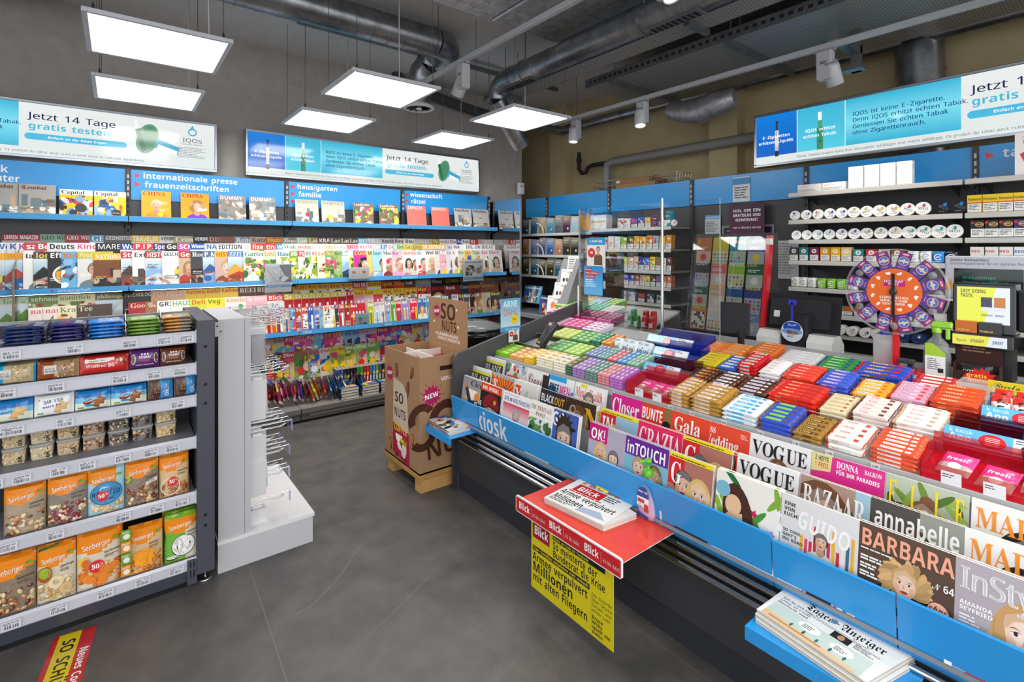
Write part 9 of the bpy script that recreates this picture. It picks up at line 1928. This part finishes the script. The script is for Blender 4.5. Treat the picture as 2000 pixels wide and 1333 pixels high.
def cashdesk():
 b = MB(); b.box(3.16, -.6, 0, 3.62, 2.2, .925, '#58585a'); b.box(3.15, -.6, .925, 3.63, 2.2, .94, '#8f8f8e'); tag(b.build('back_counter', None, (3.4, .8, 0)), 'grey cash desk behind the sweets deck', 'counter')
 # lottery ticket stand
 o = (3.32, 1.83, .94); t = thing('lottery_stand', 'red framed lottery ticket stand with sloping clear front', 'display', o); add = adder(t, o); y0, y1 = 1.56, 2.1; sl = .16
 xs = lambda z: 3.24+sl*(z-.94)
 b = MB(); b.prism([(3.22, .94), (3.5, .94), (3.5, 1.7), (xs(1.7)+.03, 1.7), (xs(.99)+.03, .99), (3.22, .99)], 'y', y0, y1, '#2c2c30'); b.box(3.205, y0-.02, .94, 3.25, y1, 1.0, '#c8262e', 'gloss'); A = Art(b, (3.205, y1, .94), (0,-1,0), (0,0,1), 'gloss'); A.text(.02, .016, .03, 'SWISSLOS', '#f4f4f4', 'bold', w=.2); add(b, 'cabinet')
 b = MB(); b.prism([(xs(1.0)-.02, 1.0), (xs(1.0)+.03, 1.0), (xs(1.68)+.03, 1.68), (xs(1.68)-.02, 1.68)], 'y', y0-.024, y0, '#c8262e', 'gloss'); b.box(xs(1.64)-.03, y0-.03, 1.62, xs(1.64)+.01, y0, 1.66, '#e4e4e2', 'gloss'); add(b, 'red_side')
 b = MB(); b.prism([(xs(1.0)-.004, 1.0), (xs(1.0), 1.0), (xs(1.69), 1.69), (xs(1.69)-.004, 1.69)], 'y', y0+.005, y1-.002, '#fff', 'glass'); add(b, 'clear_front')
 tn = [('#c8823a', 'KREUZ', 'x'), ('#e8e0d0', 'RAINBOW', 'dots'), ('#2f5aa8', 'LUCKY LINES', ''), ('#8aa8d8', 'PODIUM', ''), ('#1f5a3a', 'TRAUMLOS', ''), ('#e8b08a', 'DELUXE', ''), ('#2a5a9a', 'MOSAIC', 'dots'), ('#3a4a8a', 'MEGA', 'dots'), ('#2a2a30', 'CASH', 'dots'), ('#e8707a', 'LUCKY', ''), ('#a8c83a', 'EXPRESS', 'dots'), ('#1f6a44', 'LOS', ''), ('#d8783a', '7', ''), ('#e8d03a', 'WIN', 'dots'), ('#3aa0a8', 'BINGO', 'dots'), ('#4a3a8a', 'LOTTO', '')]
 for k, (c, s, m) in enumerate(tn):
  i, j = k % 4, k // 4; z = 1.02+.155*j; b = MB(); w, h = .118, .19; b.box(0, 0, 0, w, .003, h, c, 'print'); A = Art(b, (0, 0, 0), (1,0,0), (0,0,1)); r = random.Random(k); A.rect(.004, .004, w-.008, h*.45, mixc(c, '#f4f0e8', .55)); A.text(.008, h*.76, .024, s, r.choice(('#f8f4ec', '#f4d83a')), 'bold', maxw=w*.86)
  if m == 'dots': [A.ell(.018+.027*(q % 4), .02+.024*(q // 4), .009, .009, r.choice(('#e8507a', '#5ab0e0', '#8ac84a', '#f0c83a', '#8a5ac0')), 9) for q in range(12)]
  elif m == 'x': [A.rect(.01+.016*(q % 6), .012+.016*(q // 6), .014, .014, r.choice(('#f4f2ee', '#1c1c1e', '#f4f2ee'))) for q in range(42)]
  else: A.star(w*.5, h*.25, .035, .018, 9, r.choice(('#f4d83a', '#e8402a', '#f4f0e8'))); A.lines(.012, h*.62, w*.75, 2, .012, '#f2eee6', r)
  q = b.build('lottery_ticket'); q.location = (xs(z)+.012+.004*(3-j)*0, y1-.025-.127*i, z); q.rotation_euler = (-math.atan(sl)*1.0, 0, -pi/2); tag(q, f'{CN(c)} scratch ticket, {nth(i+1)} from clear screen, {("lowest", "second", "third", "top")[j]} lottery row', 'lottery ticket')
 # small customer display and cash register screen seen from behind
 t = thing('customer_display', 'small dark customer display on a stem beside the lottery stand', 'display', (2.95, 1.57, 1.016)); b = MB(); b.X = Matrix.Rotation(.25, 4, 'Z'); b.rbox(-.012, -.085, .06, .012, .085, .25, '#2b2b2e', 'matte', .004); b.build('screen_back', t); b = MB(); b.tube([(.0, -.04, 0), (.0, -.04, .08)], .02, 12, '#2a2022', 'gloss'); b.build('stem', t)
 o = (3.3, 1.33, .94); t = thing('cash_register', 'black cash register screen seen from behind with white side covers', 'cash register', o); add = adder(t, o)
 b = MB(); b.X = Matrix.Translation((3.3, 1.335, 1.2)) @ Matrix.Rotation(.2, 4, 'Y'); b.prism([(-.21, -.12), (.21, -.12), (.21, .11), (-.21, .11)], 'x', .0, .03, '#232326', 'matte'); b.prism([(-.17, -.09), (.17, -.09), (.17, .08), (-.17, .08)], 'x', -.03, .0, '#2a2a2d', 'matte'); b.box(-.031, .11, -.04, -.03, .145, .0, '#e8e6e2', 'print'); add(b, 'screen')
 b = MB(); b.rbox(3.18, 1.255, .94, 3.3, 1.4, 1.2, '#26262a', 'matte', .008); add(b, 'stand')
 for ya in (1.405, 1.115):
  b = MB(); b.prism([(3.16, .945), (3.34, .945), (3.34, 1.03), (3.28, 1.09), (3.2, 1.09), (3.16, 1.05)], 'y', ya, ya+.135, '#e6e5e4', 'gloss'); add(b, 'side_cover')
 q = Vector((3.165, 1.33, 1.1)); b = MB(); b.X = Matrix.Translation(q) @ Matrix.Rotation(pi/2, 4, 'Y'); b.lathe([(.062, 0), (.062, .002)], 32, '#dfe6ee', 'print', (0, 0, -.002)); b.X = None; A = Art(b, (q.x-.0025, q.y+.062, q.z-.062), (0,-1,0), (0,0,1), base=4e-4); A.ell(.062, .088, .05, .032, '#2a4ab0', 18); A.ell(.062, .062, .058, .018, '#6aa0dc', 18); A.text(.062, .096, .012, 'Lindt', '#f2f0e8', 'script', al='c'); A.ell(.048, .058, .016, .011, '#8a5230', 12); A.ell(.078, .056, .018, .01, '#a8683a', 12); A.lines(.035, .036, .055, 2, .008, '#5a5a6a', random.Random(1)); b.box(q.x-.001, q.y-.006, q.z+.055, q.x+.001, q.y+.006, q.z+.17, '#3a3ac8', 'gloss'); b.box(q.x-.001, q.y-.025, q.z+.16, q.x+.001, q.y+.02, q.z+.19, '#3a3ac8', 'gloss')
 tag(b.build('wobbler', None, tuple(q)), 'round blue and white sweets sign on a blue strip before the cash register', 'sign')
 # prize wheel
 o = (2.93, .765, 1.016); t = thing('prize_wheel', 'round clear prize wheel with purple cards and orange centre on a red stand', 'prize wheel', o); add = adder(t, o); c = Vector((2.925, .765, 1.39)); R = .205
 b = MB(); b.rbox(2.875, .66, 1.016, 2.985, .86, 1.03, '#d8242a', 'gloss', .003); add(b, 'base')
 b = MB(); b.rbox(2.94, .752, 1.03, 2.965, .778, 1.4, '#d8242a', 'gloss', .003); add(b, 'post')
 b = MB(); b.X = Matrix.Translation(c) @ Matrix.Rotation(-pi/2, 4, 'Y'); b.lathe([(R, -.014), (R, .006), (R-.006, .008), (R-.008, -.012)], 48, '#c9cdcf', 'clearpk', caps=False); b.lathe([(R-.006, -.003), (.001, -.0025)], 48, '#d8dcde', 'glass', caps=False)
 for k in range(12): a = k*pi/6; b.lathe([(.018, .001), (.014, .012), (.002, .014)], 12, '#d4d8da', 'clearpk', (.165*math.sin(a), .165*math.cos(a), 0), caps=False)
 add(b, 'clear_wheel')
 for k in range(12):
  a = k*pi/6+pi/12; u = Vector((0, -math.sin(a), math.cos(a))); s = Vector((0, -math.cos(a), -math.sin(a))); b = MB(); A = Art(b, c+Vector((-.010, 0, 0))+u*.105-s*.026, s, u, 'print', base=1e-4); A.rect(0, 0, .052, .088, '#5a3a92'); A.ring(.026, .046, .0195, .022, '#e8b05a', 18); A.ell(.026, .046, .0195, .0195, '#4a74c0', 18); A.text(.026, .036, .02, '1', '#e8dcc8', 'bold', al='c'); A.rect(.008, .041, .036, .008, '#d8c8b0'); A.rect(.004, .072, .044, .013, '#a82a5a'); A.text(.026, .074, .008, 'ADD', '#f6e8f0', 'bold', al='c'); A.lines(.01, .014, .032, 1, .006, '#f0a0c0', random.Random(k)); add(b, 'prize_card')
 b = MB(); A = Art(b, c+Vector((-.0125, .1, -.1)), (0,-1,0), (0,0,1), 'print', base=1e-4); A.ell(.1, .1, .11, .11, '#e86a24', 40); A.rect(.06, .125, .085, .03, '#b81f7a'); A.text(.1, .143, .012, 'HOLIDAY', '#f6e8f0', 'bold', al='c'); A.text(.1, .129, .012, 'PLAY', '#f6e8f0', 'bold', al='c')
 for k, s in enumerate(('STERNZEICHEN', 'WÄHLEN UND', 'GEWINNEN!')): A.text(.1, .066-k*.015, .011, s, '#f8f0e8', 'bold', al='c', maxw=.12)
 for k in range(12): a = k*pi/6+.26; A.ell(.1+.088*math.sin(a), .1+.088*math.cos(a), .011, .006, '#f6efe6', 8, a); A.ell(.1+.088*math.sin(a)+.006, .1+.088*math.cos(a)+.005, .005, .004, '#f6efe6', 7)
 add(b, 'orange_disc')
 b = MB(); b.box(c.x-.022, c.y-.006, c.z-.12, c.x-.018, c.y+.006, c.z+.085, '#1a1a1c', 'matte'); b.X = Matrix.Translation(c+Vector((-.016, 0, 0))) @ Matrix.Rotation(-pi/2, 4, 'Y'); b.lathe([(.016, 0), (.016, .01), (.01, .012)], 16, '#26262a', 'gloss'); add(b, 'pointer')
 # bottles and small things by the wheel
 def bot(nm_, y, X, lab, prof, c, mat, sx=.6):
  t = thing(nm_, lab, 'bottle', (X, y, 1.0165)); b = MB(); b.X = Matrix.Diagonal((sx, 1, 1, 1)); b.lathe(prof, 26, c, mat); b.build('bottle', t); return t
 t = bot('spray_bottle', .607, 2.93, 'grey spray bottle with lime green trigger head beside the prize wheel', [(.045, 0), (.05, .006), (.05, .1), (.04, .15), (.02, .175), (.016, .18), (.016, .2)], '#8f9496', 'tint')
 b = MB(); A = Art(b, (-.0325, .036, .01), (0,-1,0), (0,0,1), 'gloss', base=5e-4); A.rect(0, 0, .072, .085, '#e6e8e6'); A.poly([(0, .085), (.072, .085), (.072, .1), (.03, .14), (0, .14)], '#9ac81f'); A.lines(.008, .07, .05, 6, .009, '#6a6a6e', random.Random(1)); A.rect(.045, .012, .02, .02, '#2a2a2c'); b.build('label', t)
 b = MB(); G = '#8ac41f'; b.lathe([(.018, .198), (.019, .215), (.014, .222)], 18, G, 'gloss'); b.rbox(-.014, -.055, .22, .014, .022, .25, G, 'gloss', .006); b.rbox(-.008, -.046, .17, .008, -.03, .225, G, 'gloss', .004); b.build('trigger_head', t)
 t = thing('plastic_jug', 'milky plastic jug with blue cap behind the red stand', 'jug', (3.02, .83, 1.0165)); b = MB(); b.rbox(-.035, -.042, 0, .035, .042, .15, '#dcdcde', 'tint', .01, 2); b.rbox(-.031, -.038, .003, .031, .038, .07, '#c9cacd', 'tint', .008, 2); b.build('jug', t); b = MB(); b.lathe([(.02, .148), (.02, .175), (.017, .178)], 18, '#2a4ab8', 'gloss'); b.build('cap', t)
 b = MB(); b.rbox(-.02, -.04, 0, .02, .04, .012, '#8a8c8e', 'metal', .002); b.rbox(-.018, -.036, .03, .018, .03, .05, '#3a3a3c', 'matte', .004); b.rbox(-.014, -.03, .012, .014, -.01, .03, '#6a6c6e', 'metal', .002); q = b.build('hole_punch'); q.location = (2.895, .715, 1.0305); tag(q, 'small black and steel hole punch on the red base', 'hole punch')
 # lit tobacco dispenser
 o = (2.98, .46, 1.016); t = thing('tobacco_dispenser', 'black counter dispenser with lit yellow and white screen', 'dispenser', o); add = adder(t, o); ya, yb = .555, .37
 b = MB(); b.box(2.99, yb, 1.016, 3.12, ya, 1.16, '#1f1f22'); b.rbox(2.945, yb-.01, 1.165, 3.12, ya+.005, 1.225, '#232326', 'gloss', .004); b.rbox(2.985, yb-.012, 1.225, 3.12, ya+.008, 1.44, '#232326', 'gloss', .004); add(b, 'housing')
 b = MB(); A = Art(b, (2.9845, .548, 1.268), (0,-1,0), (0,0,1), 'emit', base=3e-4); A.rect(0, 0, .172, .158, '#e6eef6'); A.poly([(0, 0), (.09, 0), (.13, .158), (0, .158)], '#e8ee3a'); A.text(.012, .132, .016, 'EASY GOING', '#1c1c1c', w=.085); A.text(.012, .112, .016, 'TASTE.', '#1c1c1c', w=.045);
 for x, cc in ((.08, '#2a2a4a'), (.122, '#c8782a')): A.rect(x, .07, .036, .045, cc); A.rect(x+.002, .054, .032, .018, '#dfe6ec')
 A.text(.08, .032, .009, 'STRAIGHT', '#1c1c2c', w=.038); A.text(.125, .032, .009, 'SWEET', '#1c1c2c', w=.03); add(b, 'screen')
 b = MB(); A = Art(b, (2.9445, .556, 1.172), (0,-1,0), (0,0,1), 'emit', base=3e-4); A.rect(0, 0, .176, .044, '#dfe8f2'); A.poly([(0, 0), (.11, 0), (.125, .044), (0, .044)], '#e8e03a'); A.text(.012, .014, .014, 'Cigarillo', '#1c1c1c', 'script', w=.035); A.text(.06, .014, .014, 'STRAIGHT', '#1c1c1c', w=.045); A.text(.13, .014, .014, 'SWEET', '#1c1c3c', w=.035); add(b, 'front_label')
 for k, c in enumerate(('#c8662a', '#3a3a40')):
  q = pack(.072, .05, .03, c, 0, 'Original', '#e8c85a').build('cigarillo_box'); q.location = (2.952, .548-.077*k, 1.2255); q.rotation_euler = (0, 0, -pi/2); tag(q, ('orange' if k == 0 else 'dark')+' cigarillo box standing on the ledge of the lit dispenser', 'cigarillo box')
 t = thing('promotion_box', 'dark brown carton with tall back and red starburst by the lit dispenser', 'box', (2.89, .47, 1.0165)); b = MB()
 for q in ((-.0, -.075, .003, .075, .05), (.07, -.075, .073, .075, .15), (.003, -.075, .07, -.072, .08), (.003, .072, .07, .075, .08)): b.box(q[0], q[1], 0, q[2], q[3], q[4], '#3a2220', 'card')
 A = Art(b, (0, .075, 0), (0,-1,0), (0,0,1), 'card'); A.star(.095, .024, .05, .034, 12, '#d8282a'); A.ell(.08, .024, .045, .026, '#d8282a', 20); A.text(.045, .028, .016, 'gratis', '#f4d83a', 'bold'); A.text(.05, .01, .012, 'feuerzeug', '#f4d83a', 'bold'); A = Art(b, (.07, .075, .08), (0,-1,0), (0,0,1), 'card'); A.lines(.02, .06, .11, 2, .014, '#8a6a5a', random.Random(3)); b.build('carton', t)
 q = pouch(.11, .075, .012, lambda u, v: '#26262a', lambda A, w, h: [A.text(w*.12, h*.4, h*.24, 'GOTTON', '#e8e4dc', 'serif', w=w*.7), A.poly([(w*.8, h*.1), (w*.95, h*.1), (w*.9, h*.6)], '#f0f0ee')], '#26262a', pil=True).build('tobacco_pouch'); q.location = (2.915, .53, 1.02); q.rotation_euler = (-.2, 0, -pi/2); tag(q, 'black tobacco pouch standing in the dark brown carton', 'tobacco pouch')
 # text display of the till
 o = (3.25, .47, .94); t = thing('till_display', 'grey framed till display with green text lines and a gift voucher notice', 'display', o); add = adder(t, o)
 b = MB(); b.rbox(3.21, .28, 1.35, 3.24, .635, 1.56, '#b9bac4', 'satin', .004); A = Art(b, (3.21, .635, 1.35), (0,-1,0), (0,0,1), 'satin'); A.text(.02, .185, .012, 'Schöne Weihnachten!', '#2a2a2e', w=.14); A.text(.02, .168, .012, 'Geschenkgutscheine für ein stylishes Fest', '#2a2a2e', 'sans', w=.26); A.poly([(.0, .06), (.025, .1), (.03, .06), (.01, .03)], '#d8a02a'); A.text(.24, .01, .012, 'zalando', '#3a3a3c', 'sans'); add(b, 'frame')
 b = MB(); A = Art(b, (3.2095, .6, 1.385), (0,-1,0), (0,0,1), 'gloss'); A.rect(0, 0, .24, .115, '#17241f'); add(b, 'screen'); b = MB(); A = Art(b, (3.209, .6, 1.385), (0,-1,0), (0,0,1), 'emit'); A.text(.03, .065, .016, 'Willkommen', '#1f8a78', 'sans', w=.12); A.text(.03, .04, .016, 'Kasse geöffnet', '#1f8a78', 'sans', w=.16); add(b, 'display_text')
 b = MB(); b.tube([(3.235, .45, .94), (3.235, .45, 1.36)], .018, 12, '#1f1f22', 'matte'); add(b, 'pole')
 b = MB(); b.rbox(3.0, .22, 1.24, 3.06, .36, 1.42, '#1c1c1f', 'matte', .01); b.rbox(3.02, .25, 1.0165, 3.06, .33, 1.24, '#1c1c1f', 'matte', .006); tag(b.build('scanner', None, (3.03, .29, 1.0165)), 'black scanner body at the picture edge beside the lit dispenser', 'scanner')
 p = [atd(1985, 800, .02), atd(1993, 860, .02), atd(1986, 900, .03)]; b = MB(); b.tube([(2.72, .27, 1.1), (2.6, .275, 1.06), (2.45, .27, .97), (2.3, .26, .96), (2.2, .24, .93), (2.12, .2, .9)], .006, 8, '#1c1c1e', 'matte'); tag(b.build('cable', None, (2.5, .27, .95)), 'black cable hanging over the acrylic trays at the picture edge', 'cable')
cashdesk()
